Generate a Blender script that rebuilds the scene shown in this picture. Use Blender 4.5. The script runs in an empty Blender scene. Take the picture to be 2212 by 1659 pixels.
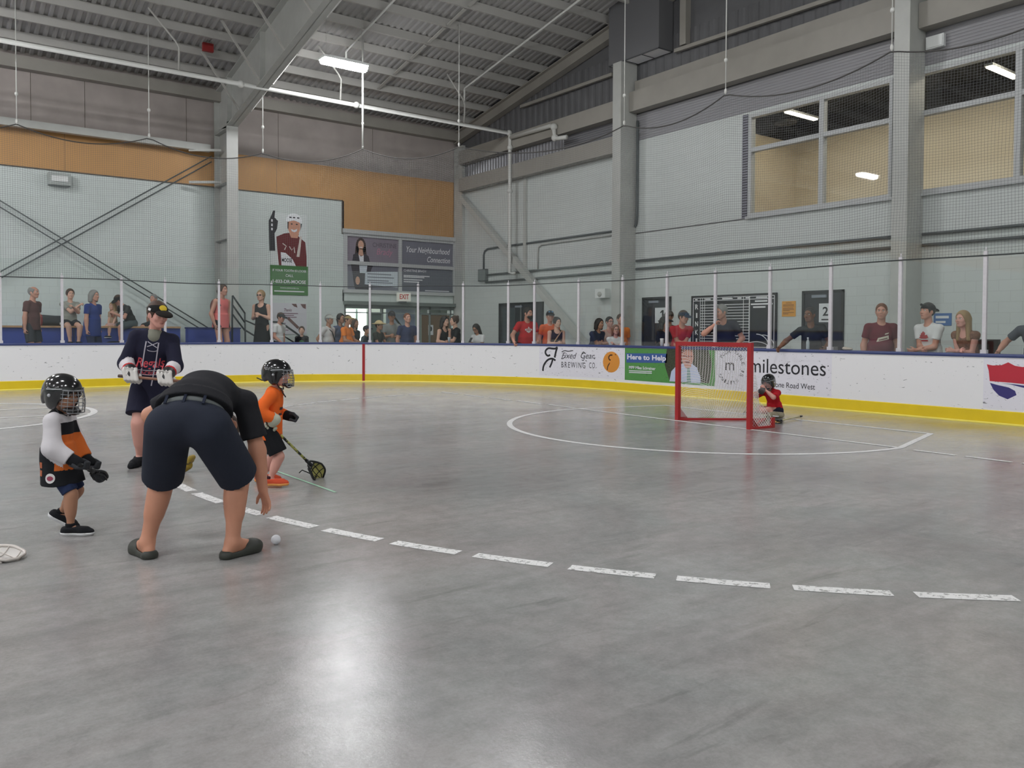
import bpy, bmesh, math, random
import numpy as np
from mathutils import Vector, Matrix
random.seed(7)
S = bpy.context.scene
COL = S.collection

# ------------------------------------------------------------------ camera, world, exposure
CAM_H, FPX, PITCH, ROLL, YAW, CX, CY = 1.42, 1760.0, math.radians(1.5), 0.004, math.radians(36.3), 1106.0, 762.0
FW = Vector((math.sin(YAW)*math.cos(PITCH), math.cos(YAW)*math.cos(PITCH), -math.sin(PITCH)))
R0 = Vector((math.cos(YAW), -math.sin(YAW), 0))
U0 = R0.cross(FW)
RT = R0*math.cos(ROLL) + U0*math.sin(ROLL)
UP = U0*math.cos(ROLL) - R0*math.sin(ROLL)
EYE = Vector((0, 0, CAM_H))
cd = bpy.data.cameras.new('camera'); cam = bpy.data.objects.new('camera', cd); COL.objects.link(cam)
m3 = Matrix((RT, UP, -FW)).transposed()
cam.matrix_world = Matrix.Translation(EYE) @ m3.to_4x4()
cd.sensor_fit = 'HORIZONTAL'; cd.sensor_width = 36.0
cd.lens = 36.0*FPX/2212.0
cd.shift_x = 0.0; cd.shift_y = -(829.5-CY)/2212.0
cd.clip_start = 0.05; cd.clip_end = 300
S.camera = cam
S.view_settings.view_transform = 'Standard'
S.view_settings.look = 'None'
S.view_settings.exposure = 0.22
S.view_settings.gamma = 1.0
S.view_settings.use_curve_mapping = False
S.cycles.max_bounces = 7; S.cycles.diffuse_bounces = 4; S.cycles.glossy_bounces = 2; S.cycles.transmission_bounces = 4; S.cycles.transparent_max_bounces = 10
W = bpy.data.worlds.new('world'); S.world = W; W.use_nodes = True
W.node_tree.nodes['Background'].inputs[0].default_value = (0.74, 0.86, 1.0, 1)
W.node_tree.nodes['Background'].inputs[1].default_value = 0.4
LAMP_EMIT = 120.0
ROOM_EMIT = 13.0

def ray(px, py):
    return FW + RT*((px-CX)/FPX) - UP*((py-CY)/FPX)
def at_x(px, py, x):
    r = ray(px, py); return EYE + r*(x/r.x)
def at_y(px, py, y):
    r = ray(px, py); return EYE + r*(y/r.y)
def at_z(px, py, z=0.0):
    r = ray(px, py); return EYE + r*((z-CAM_H)/r.z)
def at_d(px, py, d):
    return EYE + ray(px, py)*d
# ------------------------------------------------------------------ materials
def lin(c):
    c = [x/255.0 for x in c]
    return tuple((x/12.92 if x <= .04045 else ((x+.055)/1.055)**2.4) for x in c)
_M = {}
def mat(name, rgb, rough=.6, metal=0.0, spec=.5, var=0.0, vscale=8.0, bump=0.0, bscale=40.0, emit=0.0, coat=0.0):
    if name in _M: return _M[name]
    m = bpy.data.materials.new(name); m.use_nodes = True
    nt = m.node_tree; b = nt.nodes['Principled BSDF']
    c = lin(rgb)
    b.inputs['Base Color'].default_value = (*c, 1)
    b.inputs['Roughness'].default_value = rough
    b.inputs['Metallic'].default_value = metal
    b.inputs['Specular IOR Level'].default_value = spec
    if coat: b.inputs['Coat Weight'].default_value = coat; b.inputs['Coat Roughness'].default_value = .12
    if emit:
        b.inputs['Emission Color'].default_value = (*c, 1); b.inputs['Emission Strength'].default_value = emit
    if var or bump:
        tc = nt.nodes.new('ShaderNodeTexCoord')
    if var:
        n = nt.nodes.new('ShaderNodeTexNoise'); n.inputs['Scale'].default_value = vscale; n.inputs['Detail'].default_value = 5
        nt.links.new(tc.outputs['Object'], n.inputs['Vector'])
        r = nt.nodes.new('ShaderNodeValToRGB')
        r.color_ramp.elements[0].position = .3; r.color_ramp.elements[1].position = .7
        r.color_ramp.elements[0].color = (*[max(0, x*(1-var)) for x in c], 1)
        r.color_ramp.elements[1].color = (*[min(1, x*(1+var)) for x in c], 1)
        nt.links.new(n.outputs['Fac'], r.inputs['Fac']); nt.links.new(r.outputs['Color'], b.inputs['Base Color'])
    if bump:
        n2 = nt.nodes.new('ShaderNodeTexNoise'); n2.inputs['Scale'].default_value = bscale; n2.inputs['Detail'].default_value = 4
        nt.links.new(tc.outputs['Object'], n2.inputs['Vector'])
        bp = nt.nodes.new('ShaderNodeBump'); bp.inputs['Strength'].default_value = bump; bp.inputs['Distance'].default_value = .01
        nt.links.new(n2.outputs['Fac'], bp.inputs['Height']); nt.links.new(bp.outputs['Normal'], b.inputs['Normal'])
    _M[name] = m
    return m

def block_mat(name, rgb, mortar, bw=.4, bh=.2, axis='x'):
    m = bpy.data.materials.new(name); m.use_nodes = True
    nt = m.node_tree; b = nt.nodes['Principled BSDF']; b.inputs['Roughness'].default_value = .45
    tc = nt.nodes.new('ShaderNodeTexCoord'); sx = nt.nodes.new('ShaderNodeSeparateXYZ'); cx = nt.nodes.new('ShaderNodeCombineXYZ')
    nt.links.new(tc.outputs['Object'], sx.inputs[0])
    nt.links.new(sx.outputs[0 if axis == 'x' else 1], cx.inputs[0]); nt.links.new(sx.outputs[2], cx.inputs[1])
    br = nt.nodes.new('ShaderNodeTexBrick'); br.inputs['Scale'].default_value = 1.0
    br.inputs['Brick Width'].default_value = bw; br.inputs['Row Height'].default_value = bh
    br.inputs['Mortar Size'].default_value = .004; br.inputs['Mortar Smooth'].default_value = .3
    br.inputs['Color1'].default_value = (*lin(rgb), 1); br.inputs['Color2'].default_value = (*lin([x*.985 for x in rgb]), 1)
    br.inputs['Mortar'].default_value = (*lin(mortar), 1)
    nt.links.new(cx.outputs[0], br.inputs['Vector']); nt.links.new(br.outputs['Color'], b.inputs['Base Color'])
    bp = nt.nodes.new('ShaderNodeBump'); bp.inputs['Strength'].default_value = .25; bp.inputs['Distance'].default_value = .004; bp.invert = True
    nt.links.new(br.outputs['Fac'], bp.inputs['Height']); nt.links.new(bp.outputs['Normal'], b.inputs['Normal'])
    return m

def glass_mat(name, tint, refl=.06):
    m = bpy.data.materials.new(name); m.use_nodes = True
    nt = m.node_tree; nt.nodes.clear()
    o = nt.nodes.new('ShaderNodeOutputMaterial'); t = nt.nodes.new('ShaderNodeBsdfTransparent'); g = nt.nodes.new('ShaderNodeBsdfGlossy')
    t.inputs[0].default_value = (*tint, 1); g.inputs['Roughness'].default_value = .02; g.inputs[0].default_value = (1, 1, 1, 1)
    f = nt.nodes.new('ShaderNodeFresnel'); ge = nt.nodes.new('ShaderNodeNewGeometry'); mr = nt.nodes.new('ShaderNodeMapRange')
    mr.inputs[3].default_value = 1.45; mr.inputs[4].default_value = 1/1.45      # same sheet reflection from both faces
    nt.links.new(ge.outputs['Backfacing'], mr.inputs[0]); nt.links.new(mr.outputs[0], f.inputs[0])
    mx = nt.nodes.new('ShaderNodeMixShader')
    nt.links.new(f.outputs[0], mx.inputs[0]); nt.links.new(t.outputs[0], mx.inputs[1]); nt.links.new(g.outputs[0], mx.inputs[2])
    nt.links.new(mx.outputs[0], o.inputs[0])
    return m

def net_mat(name, rgb, cell, thread, diag=False):
    """string net: square openings cut out of a sheet by its own UV grid (u, v in metres)"""
    m = bpy.data.materials.new(name); m.use_nodes = True
    nt = m.node_tree; b = nt.nodes['Principled BSDF']; b.inputs['Base Color'].default_value = (*lin(rgb), 1); b.inputs['Roughness'].default_value = .8
    uv = nt.nodes.new('ShaderNodeUVMap'); sp = nt.nodes.new('ShaderNodeSeparateXYZ'); nt.links.new(uv.outputs[0], sp.inputs[0])
    def M(op, a, bb=None):
        n = nt.nodes.new('ShaderNodeMath'); n.operation = op
        for k, v in enumerate((a, bb)):
            if v is None: continue
            if isinstance(v, (int, float)): n.inputs[k].default_value = v
            else: nt.links.new(v, n.inputs[k])
        return n.outputs[0]
    u, v = sp.outputs[0], sp.outputs[1]
    if diag: u, v = M('ADD', u, v), M('SUBTRACT', u, v)
    def line(c):
        fr = M('FRACT', M('DIVIDE', c, cell)); return M('LESS_THAN', fr, thread/cell)
    a = M('MAXIMUM', line(u), line(v))
    nt.links.new(a, b.inputs['Alpha'])
    return m

# ------------------------------------------------------------------ mesh helpers
def link(name, me, parent=None, mats=()):
    o = bpy.data.objects.new(name, me); COL.objects.link(o)
    for m in (mats if isinstance(mats, (list, tuple)) else [mats]):
        if m is not None: me.materials.append(m)
    if parent is not None: o.parent = parent
    return o
def thing(name, label, cat, loc=(0, 0, 0), rz=0.0, group=None):
    o = bpy.data.objects.new(name, None); COL.objects.link(o); o.location = loc; o.rotation_euler = (0, 0, rz)
    o.empty_display_size = .1
    return tag(o, label, cat, group)
def tag(o, label=None, cat=None, group=None, kind=None):
    if label: o['label'] = label
    if cat: o['category'] = cat
    if group: o['group'] = group
    if kind: o['kind'] = kind
    return o
class MB:
    """collects simple solids into ONE mesh"""
    def __init__(s): s.v = []; s.f = []; s.mi = []; s.sm = []; s.uv = {}
    def add(s, vs, fs, mi=0, smooth=False):
        n = len(s.v); s.v += [tuple(v) for v in vs]
        for f in fs: s.f.append(tuple(i+n for i in f)); s.mi.append(mi); s.sm.append(smooth)
        return s
    def box(s, lo, hi, mi=0):
        (a, b, c), (d, e, f) = lo, hi
        v = [(a, b, c), (d, b, c), (d, e, c), (a, e, c), (a, b, f), (d, b, f), (d, e, f), (a, e, f)]
        return s.add(v, [(0, 3, 2, 1), (4, 5, 6, 7), (0, 1, 5, 4), (1, 2, 6, 5), (2, 3, 7, 6), (3, 0, 4, 7)], mi)
    def obox(s, p, ax, ay, az, mi=0):
        """box centred at p with half-axis vectors"""
        p, ax, ay, az = map(Vector, (p, ax, ay, az))
        v = [p+ax*i+ay*j+az*k for k in (-1, 1) for i, j in ((-1, -1), (1, -1), (1, 1), (-1, 1))]
        return s.add(v, [(0, 3, 2, 1), (4, 5, 6, 7), (0, 1, 5, 4), (1, 2, 6, 5), (2, 3, 7, 6), (3, 0, 4, 7)], mi)
    def bar(s, a, b, w, h=None, up=(0, 0, 1), mi=0):
        a, b = Vector(a), Vector(b); d = (b-a); L = d.length; d.normalize(); h = w if h is None else h
        up = Vector(up)
        if abs(d.dot(up)) > .98: up = Vector((1, 0, 0))
        x = d.cross(up).normalized(); z = x.cross(d)
        return s.obox((a+b)/2, x*w/2, d*L/2, z*h/2, mi)
    def tube(s, pts, r, n=8, mi=0, caps=True):
        pts = [Vector(p) for p in pts]; rs = r if isinstance(r, (list, tuple)) else [r]*len(pts)
        vs = []; fs = []; prev = None
        for i, p in enumerate(pts):
            d = (pts[min(i+1, len(pts)-1)]-pts[max(i-1, 0)]).normalized()
            if prev is None:
                u = Vector((0, 0, 1)) if abs(d.z) < .9 else Vector((1, 0, 0))
                x = d.cross(u).normalized()
            else:
                x = (prev - d*prev.dot(d)).normalized()
            prev = x; y = d.cross(x)
            for k in range(n):
                a = 2*math.pi*k/n; vs.append(p+(x*math.cos(a)+y*math.sin(a))*rs[i])
        for i in range(len(pts)-1):
            for k in range(n):
                fs.append((i*n+k, i*n+(k+1) % n, (i+1)*n+(k+1) % n, (i+1)*n+k))
        if caps: fs += [tuple(range(n-1, -1, -1)), tuple(range((len(pts)-1)*n, len(pts)*n))]
        return s.add(vs, fs, mi, True)
    def lathe(s, prof, o=(0, 0, 0), n=16, mi=0, axis=None):
        o = Vector(o); vs = []; fs = []
        for r, z in prof:
            for k in range(n):
                a = 2*math.pi*k/n; vs.append(o+Vector((r*math.cos(a), r*math.sin(a), z)))
        for i in range(len(prof)-1):
            for k in range(n): fs.append((i*n+k, i*n+(k+1) % n, (i+1)*n+(k+1) % n, (i+1)*n+k))
        fs += [tuple(range(n-1, -1, -1)), tuple(range((len(prof)-1)*n, len(prof)*n))]
        return s.add(vs, fs, mi, True)
    def ell(s, c, r, n=10, m=8, mi=0):
        c = Vector(c); vs = [c+Vector((0, 0, r[2]))]; fs = []
        for i in range(1, m):
            t = math.pi*i/m
            for k in range(n):
                a = 2*math.pi*k/n; vs.append(c+Vector((r[0]*math.sin(t)*math.cos(a), r[1]*math.sin(t)*math.sin(a), r[2]*math.cos(t))))
        vs.append(c-Vector((0, 0, r[2]))); L = len(vs)-1
        for k in range(n):
            fs.append((0, 1+k, 1+(k+1) % n)); fs.append((L, 1+(m-2)*n+(k+1) % n, 1+(m-2)*n+k))
        for i in range(m-2):
            for k in range(n):
                a = 1+i*n; fs.append((a+k, a+n+k, a+n+(k+1) % n, a+(k+1) % n))
        return s.add(vs, fs, mi, True)
    def prism(s, poly, d, mi=0):
        """3-D planar polygon extruded by vector d"""
        poly = [Vector(p) for p in poly]; d = Vector(d); n = len(poly)
        return s.add(poly+[p+d for p in poly], [tuple(range(n-1, -1, -1)), tuple(range(n, 2*n))]+[(i, (i+1) % n, n+(i+1) % n, n+i) for i in range(n)], mi)
    def build(s, name, mats, parent=None, fix=True):
        me = bpy.data.meshes.new(name); me.from_pydata(s.v, [], s.f)
        me.polygons.foreach_set('material_index', s.mi); me.polygons.foreach_set('use_smooth', s.sm)
        if fix:
            bm = bmesh.new(); bm.from_mesh(me); bmesh.ops.recalc_face_normals(bm, faces=bm.faces); bm.to_mesh(me); bm.free()
        me.update()
        return link(name, me, parent, mats)

def text_mesh(txt, size=1.0, bold=0.0, shear=0.0, spacing=1.0, align='CENTER', extrude=0.0):
    """returns (verts Nx3 list, faces) of flat lettering in the XY plane"""
    cu = bpy.data.curves.new('lettering', 'FONT'); cu.body = txt; cu.size = size; cu.align_x = align; cu.align_y = 'CENTER'
    cu.offset = bold; cu.shear = shear; cu.space_character = spacing; cu.extrude = extrude; cu.resolution_u = 4
    o = bpy.data.objects.new('lettering', cu); COL.objects.link(o)
    dg = bpy.context.evaluated_depsgraph_get(); dg.update()
    me = bpy.data.meshes.new_from_object(o.evaluated_get(dg))
    vs = [tuple(v.co) for v in me.vertices]; fs = [tuple(p.vertices) for p in me.polygons]
    bpy.data.objects.remove(o); bpy.data.curves.remove(cu); bpy.data.meshes.remove(me)
    return vs, fs
def fit_text(txt, w, h, **k):
    """lettering scaled to fill a w x h rectangle centred on 0,0"""
    vs, fs = text_mesh(txt, **k)
    a = np.array(vs); lo, hi = a.min(0), a.max(0); c = (lo+hi)/2
    a = (a-c)*np.array([w/max(1e-6, hi[0]-lo[0]), h/max(1e-6, hi[1]-lo[1]), 1])
    return [tuple(v) for v in a], fs
class Board:
    """a flat printed surface: maps its own (u right, v up) metres to world; layer lifts print by fractions of a millimetre"""
    def __init__(s, org, u, v, off=0.0):
        s.o, s.u, s.v = Vector(org), Vector(u).normalized(), Vector(v).normalized(); s.n = s.u.cross(s.v); s.off = off
    def p(s, a, b, k=0.0): return s.o+s.u*a+s.v*b+s.n*(s.off+k)
    def rect(s, mb, a, b, c, d, k=0.0, mi=0): mb.add([s.p(a, b, k), s.p(c, b, k), s.p(c, d, k), s.p(a, d, k)], [(0, 1, 2, 3)], mi)
    def poly(s, mb, pts, k=0.0, mi=0): mb.add([s.p(a, b, k) for a, b in pts], [tuple(range(len(pts)))], mi)
    def disc(s, mb, a, b, ra, rb=None, k=0.0, mi=0, n=32, a0=0, a1=2*math.pi):
        rb = ra if rb is None else rb
        s.poly(mb, [(a+ra*math.cos(a0+(a1-a0)*i/n), b+rb*math.sin(a0+(a1-a0)*i/n)) for i in range(n)], k, mi)
    def stroke(s, mb, pts, w, k=0.0, mi=0):
        pts = [Vector(p) for p in pts]; L = []; R = []; n = len(pts)
        for i, p in enumerate(pts):
            d = (pts[min(i+1, n-1)]-pts[max(i-1, 0)]).normalized(); q = Vector((-d.y, d.x)); ww = w[i] if isinstance(w, (list, tuple)) else w
            L.append(p+q*ww/2); R.append(p-q*ww/2)
        mb.add([s.p(a.x, a.y, k) for a in L]+[s.p(a.x, a.y, k) for a in R], [(n+i, n+i+1, i+1, i) for i in range(n-1)], mi)
    def text(s, mb, txt, a, b, w, h, k=0.0, mi=0, rot=0.0, **kw):
        vs, fs = fit_text(txt, w, h, **kw); c, sn = math.cos(rot), math.sin(rot)
        mb.add([s.p(a+x*c-y*sn, b+x*sn+y*c, k) for x, y, z in vs], fs, mi)
def arc_pts(cx, cy, rx, ry, a0, a1, n=16):
    return [(cx+rx*math.cos(math.radians(a0+(a1-a0)*i/n)), cy+ry*math.sin(math.radians(a0+(a1-a0)*i/n))) for i in range(n+1)]
# ------------------------------------------------------------------ the hall
XW, YW, XB, YB, RB, HB = 16.1, 25.4, 13.62, 22.2, 8.2, 1.10     # right wall, far wall, end boards, side boards, corner radius, board height
RIDGE, SL, Z0 = 8.3, 0.18, 8.54
def roof_z(y, z0=Z0): return z0+SL*(YW-y) if y >= RIDGE else z0+SL*(YW-RIDGE)-SL*(RIDGE-y)
def at_slope(px, py, z0):
    r = ray(px, py); t = (z0+SL*YW-CAM_H)/(r.z+SL*r.y); return EYE+r*t
M_STEEL = mat('painted_grey_steel', (182, 183, 178), .45, var=.05, vscale=3)
M_BEAM = mat('beam_grey', (154, 150, 142), .5, var=.06, vscale=2)
M_PURL = mat('purlin_grey', (178, 176, 171), .5)
M_DECK = mat('roof_deck_grey', (172, 170, 168), .5, metal=0.0, var=.06, vscale=1)
M_DARKM = mat('dark_siding', (100, 100, 102), .5, var=.08, vscale=2)
M_RIB = mat('ribbed_grey_siding', (150, 149, 152), .45)
M_WHITE = mat('white_paint', (226, 228, 226), .4)
M_BLACK = mat('black', (22, 23, 26), .45)
M_BLOCKF = block_mat('painted_block_far', (205, 213, 209), (186, 194, 190), .4, .2, 'x')
M_BLOCKR = block_mat('painted_block_right', (203, 208, 205), (186, 190, 187), .4, .2, 'y')
M_ORANGE = mat('ochre_panel', (192, 146, 92), .6, var=.06, vscale=1.2)
M_CONCW = mat('grey_panel', (166, 157, 152), .8, var=.10, vscale=1.5)
M_PIPE = mat('white_pipe', (208, 208, 203), .4)
M_DPIPE = mat('dark_grey_pipe', (92, 98, 98), .5)

def floor_mat():
    m = bpy.data.materials.new('polished_concrete'); m.use_nodes = True
    nt = m.node_tree; b = nt.nodes['Principled BSDF']; L = nt.links.new
    tc = nt.nodes.new('ShaderNodeTexCoord')
    def noise(scale, detail, rough=.55, vec=None, dist=0.0):
        n = nt.nodes.new('ShaderNodeTexNoise'); n.inputs['Scale'].default_value = scale; n.inputs['Detail'].default_value = detail
        n.inputs['Roughness'].default_value = rough; n.inputs['Distortion'].default_value = dist
        L(vec if vec is not None else tc.outputs['Object'], n.inputs['Vector']); return n.outputs['Fac']
    def ramp(fac, p0, c0, p1, c1):
        r = nt.nodes.new('ShaderNodeValToRGB'); e = r.color_ramp.elements
        e[0].position, e[1].position = p0, p1; e[0].color = (*c0, 1); e[1].color = (*c1, 1); L(fac, r.inputs['Fac']); return r.outputs['Color']
    def mix(kind, fac, a, c):
        x = nt.nodes.new('ShaderNodeMix'); x.data_type = 'RGBA'; x.blend_type = kind
        x.inputs[0].default_value = fac; L(a, x.inputs[6]); L(c, x.inputs[7]); return x.outputs[2]
    big = ramp(noise(.55, 6, .6, dist=.6), .30, lin((142, 141, 140)), .72, lin((173, 171, 169)))
    fine = ramp(noise(9, 8, .72), .25, (.80,)*3, .75, (1.14,)*3)
    speck = ramp(noise(60, 6, .75), .3, (.88,)*3, .7, (1.08,)*3)
    mp = nt.nodes.new('ShaderNodeMapping'); mp.inputs['Rotation'].default_value = (0, 0, math.radians(35)); mp.inputs['Scale'].default_value = (.5, 3.2, 1)
    L(tc.outputs['Object'], mp.inputs['Vector'])
    streak = ramp(noise(1.3, 5, .6, mp.outputs[0], .8), .33, (.84,)*3, .52, (1.0,)*3)
    c = mix('MULTIPLY', 1, mix('MULTIPLY', 1, mix('MULTIPLY', .8, big, streak), fine), speck)
    mp3 = nt.nodes.new('ShaderNodeMapping'); mp3.inputs['Rotation'].default_value = (0, 0, math.radians(-25)); mp3.inputs['Scale'].default_value = (.45, 2.6, 1); mp3.inputs['Location'].default_value = (3.1, 1.7, 0)
    L(tc.outputs['Object'], mp3.inputs['Vector'])
    sf = nt.nodes.new('ShaderNodeMapRange'); sf.inputs[1].default_value = .60; sf.inputs[2].default_value = .74; sf.inputs[3].default_value = 1.0; sf.inputs[4].default_value = .72
    L(noise(2.4, 6, .62, mp3.outputs[0], .6), sf.inputs[0])
    sc = nt.nodes.new('ShaderNodeCombineColor'); [L(sf.outputs[0], sc.inputs[i]) for i in range(3)]
    c = mix('MULTIPLY', 1, c, sc.outputs[0])
    tint = ramp(noise(.8, 4, .6, dist=1.0), .38, (1.035, 1.0, 1.005), .62, (.98, 1.0, 1.0))
    c = mix('MULTIPLY', 1, c, tint)
    L(c, b.inputs['Base Color'])
    rr = nt.nodes.new('ShaderNodeMapRange'); rr.inputs[1].default_value = .3; rr.inputs[2].default_value = .7; rr.inputs[3].default_value = .11; rr.inputs[4].default_value = .21
    L(noise(1.1, 5, .6), rr.inputs[0]); L(rr.outputs[0], b.inputs['Roughness'])
    b.inputs['Specular IOR Level'].default_value = .62
    bp = nt.nodes.new('ShaderNodeBump'); bp.inputs['Strength'].default_value = .22; bp.inputs['Distance'].default_value = .004
    L(noise(38, 6, .7), bp.inputs['Height']); L(bp.outputs[0], b.inputs['Normal'])
    return m
M_FLOOR = floor_mat()
fl = tag(MB().box((-46, -9, -.2), (20, 29, 0)).build('floor', M_FLOOR), kind='structure')

# far wall (block below, ochre band, grey panels above), opening for the lobby doors
w = MB()
w.box((-46, YW, 0), (11.66, YW+.25, 5.76), 0)
w.box((-46, YW, 5.76), (11.58, YW+.25, 6.85), 1).box((11.58, YW, 4.66), (16.0, YW+.25, 6.85), 1)
w.box((-46, YW-.02, 6.85), (16.3, YW+.25, 8.9), 2)
w.box((11.6, YW, 2.4), (16.0, YW+.25, 2.8), 0).box((15.98, YW, 0), (16.3, YW+.25, 6.85), 0)
w.box((11.66, YW+.02, 2.8), (15.98, YW+.25, 4.66), 3)
wf = tag(w.build('wall_far', [M_BLOCKF, M_ORANGE, M_CONCW, M_BLACK]), kind='structure')
g = MB()
for x in (2.6, 3.9, 6.6, 9.4, 12.7): g.box((x, YW-.026, 6.85), (x+.012, YW-.02, 8.6))
for x in (3.4, 9.35, 14.4): g.box((x, YW-.004, 5.0 if x > 11.6 else 5.77), (x+.008, YW, 6.84))
g.box((-6, YW-.03, 5.745), (11.6, YW, 5.775)); g.box((11.57, YW-.03, 4.66), (11.6, YW, 5.775))
g.build('panel_seam', mat('seam', (96, 88, 80), .8), wf)

# right (end) wall with upstairs window openings
w = MB()
wy = [(12.42, 8.86), (8.38, 5.2)]
w.box((XW, -9, 0), (XW+.25, 26, 4.18), 0)
w.box((XW, 12.42, 4.18), (XW+.25, 26, 6.66), 0).box((XW, 8.38, 4.18), (XW+.25, 8.86, 6.66), 0).box((XW, -9, 4.18), (XW+.25, 5.2, 6.66), 0)
w.box((XW, 5.2, 6.58), (XW+.25, 12.42, 6.66), 0)
w.box((XW+.03, -9, 6.66), (XW+.25, 26, 7.4), 2)
# gable: closed polygon above
gp = [(XW+.04, -9, 7.4), (XW+.04, 26, 7.4), (XW+.04, 26, roof_z(26)+.3), (XW+.04, RIDGE, roof_z(RIDGE)+.3), (XW+.04, -9, roof_z(-9)+.3)]
w.prism(gp, (.2, 0, 0), 1)
wr = tag(w.build('wall_right', [M_BLOCKR, M_DARKM, M_RIB]), kind='structure')
# ribbed siding pieces
def ribs_h(y0, y1, z0, z1, n):
    m = MB(); h = (z1-z0)/n
    for i in range(n):
        z = z0+i*h; x = XW+.03
        poly = [(x, y0, z), (x-.012, y0, z+h*.2), (x-.012, y0, z+h*.62), (x, y0, z+h*.8)]
        m.prism(poly, (0, y1-y0, 0))
    return m
def ribs_v(y0, y1, z0, z1, p, x=XW+.04, d=.03):
    m = MB(); n = int((y1-y0)/p)
    for i in range(n):
        y = y0+i*p
        m.prism([(x, y, z0), (x-d, y+p*.2, z0), (x-d, y+p*.55, z0), (x, y+p*.75, z0)], (0, 0, z1-z0))
    return m
ribs_h(8.9, 16.2, 6.68, 7.4, 11).build('ribbed_siding', M_RIB, wr)
ribs_h(-9, 8.3, 6.62, 7.3, 11).build('ribbed_siding', M_RIB, wr)
ribs_h(16.6, 19.3, 6.87, 7.38, 8).build('ribbed_siding', mat('dark_ribbed', (112, 112, 116), .45), wr)
ribs_v(19.3, 24.8, 6.87, 7.38, .16, XW+.03).build('ribbed_siding', mat('ribbed_metal', (128, 128, 132), .35, metal=.3), wr)
ribs_v(-6, 24.5, 7.9, 9.2, .3, XW+.04, .02).build('gable_ribs', M_DARKM, wr)
s = MB()
for i in range(40): s.box((XW-.012, 12.44, 4.15+i*.062), (XW+.02, 12.60, 4.15+i*.062+.036))
s.build('ribbed_flashing', mat('flashing', (130, 130, 140), .4), wr)
MB().box((XW-.004, 12.44, 4.15), (XW, 12.60, 6.62)).build('flashing_back', mat('flashing_dark', (60, 58, 66), .6), wr)
g = MB().box((XW-.012, 8.86, 4.125), (XW+.02, 16.4, 4.15)).box((XW-.012, -5, 4.125), (XW+.02, 8.2, 4.15)).build('wall_joint', mat('joint', (96, 94, 94), .7), wr)

# other sides of the hall, outside the picture
tag(MB().box((-46.3, -9, 0), (-46, 26, 12)).build('wall_left', M_BLOCKF), kind='structure')
tag(MB().box((-46, -9.3, 0), (16.3, -9, 9)).build('wall_near', M_BLOCKF), kind='structure')

# roof deck: ribs run down the slope
def deck():
    m = MB(); p = .2; xs = []
    x = -46.0
    while x < 16.3:
        xs += [(x, 0), (x+.07, 0), (x+.10, .045), (x+.17, .045)]; x += p
    ys = [(YW+.3, 1), (RIDGE, 1), (-9.2, 1)]; n = len(xs)
    vs = [(a, y, roof_z(y)+.22+h) for y, _ in ys for a, h in xs]
    fs = [(j*n+i, j*n+i+1, (j+1)*n+i+1, (j+1)*n+i) for j in range(2) for i in range(n-1)]
    m.add(vs, fs); return m
ceil = tag(deck().build('ceiling', M_DECK, fix=False), kind='structure')
for k in range(-1, 15):
    y = 23.21-1.03*k
    if y < RIDGE+.2: break
    z = roof_z(y); m = MB()
    m.prism([(-14, y-.035, z), (-14, y+.035, z), (-14, y+.035, z+.016), (-14, y-.019, z+.016), (-14, y-.019, z+.206), (-14, y+.05, z+.206), (-14, y+.05, z+.222), (-14, y-.035, z+.222)], (30.1, 0, 0))
    m.build('purlin', M_PURL, ceil)
MB().box((-46, YW-.3, 8.3), (16, YW-.02, 8.62)).build('eave_strut', M_BEAM, ceil)
for k in range(1, 17):
    y = RIDGE-1.03*k; z = roof_z(y)
    MB().box((-14, y-.035, z), (16.1, y+.035, z+.22)).build('purlin', M_PURL, ceil)

# main frame: tapered I-section column and rafter
XF = 7.56
c = thing('steel_column', 'tall grey steel column of the main frame against the far wall, left of the moose tooth poster', 'column', (XF, 24.7, 0))
m = MB().box((-.165, -.6, 0), (.165, -.575, 7.48)).box((-.165, .60, 0), (.165, .625, 8.5)).box((-.012, -.575, 0), (.012, .60, 7.48))
for z in (2.2, 4.1, 5.75, 7.3): m.box((-.155, -.575, z), (.155, .6, z+.012))
m.build('shaft', M_STEEL, c)
MB().box((-.19, -.64, 0), (.19, .64, .03)).build('base_plate', M_STEEL, c)
rf = thing('roof_rafter', 'deep grey steel roof rafter rising from the far column towards the ridge', 'beam', (XF, 24.1, 7.45))
def zb(y): return 7.44+.197*(23.7-y)
def raf_mesh(org):
    m = MB(); o = Vector(org)
    ys = [25.2, 24.1, 23.7, 20, 16, 12, RIDGE]
    def P(x, y, z): return Vector((x, y, z))-o
    y0, y1 = 24.12, RIDGE
    m.prism([P(XF-.165, y0, zb(y0)), P(XF-.165, y1, zb(y1)), P(XF-.165, y1, zb(y1)+.025), P(XF-.165, y0, zb(y0)+.025)], (.33, 0, 0))
    m.prism([P(XF-.012, 25.3, 7.5), P(XF-.012, y0, zb(y0)), P(XF-.012, y1, zb(y1)), P(XF-.012, y1, roof_z(y1)), P(XF-.012, 25.3, roof_z(25.3))], (.024, 0, 0))
    m.prism([P(XF-.165, 25.3, roof_z(25.3)-.02), P(XF-.165, y1, roof_z(y1)-.02), P(XF-.165, y1, roof_z(y1)), P(XF-.165, 25.3, roof_z(25.3))], (.33, 0, 0))
    for y in (24.1, 21.3, 17.0, 12.7): m.prism([P(XF-.15, y, zb(y)), P(XF-.15, y, roof_z(y)-.02), P(XF-.15, y+.012, roof_z(y)-.02), P(XF-.15, y+.012, zb(y))], (.3, 0, 0))
    return m
raf_mesh((XF, 24.1, 7.45)).build('web_and_flanges', M_STEEL, rf)
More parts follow.
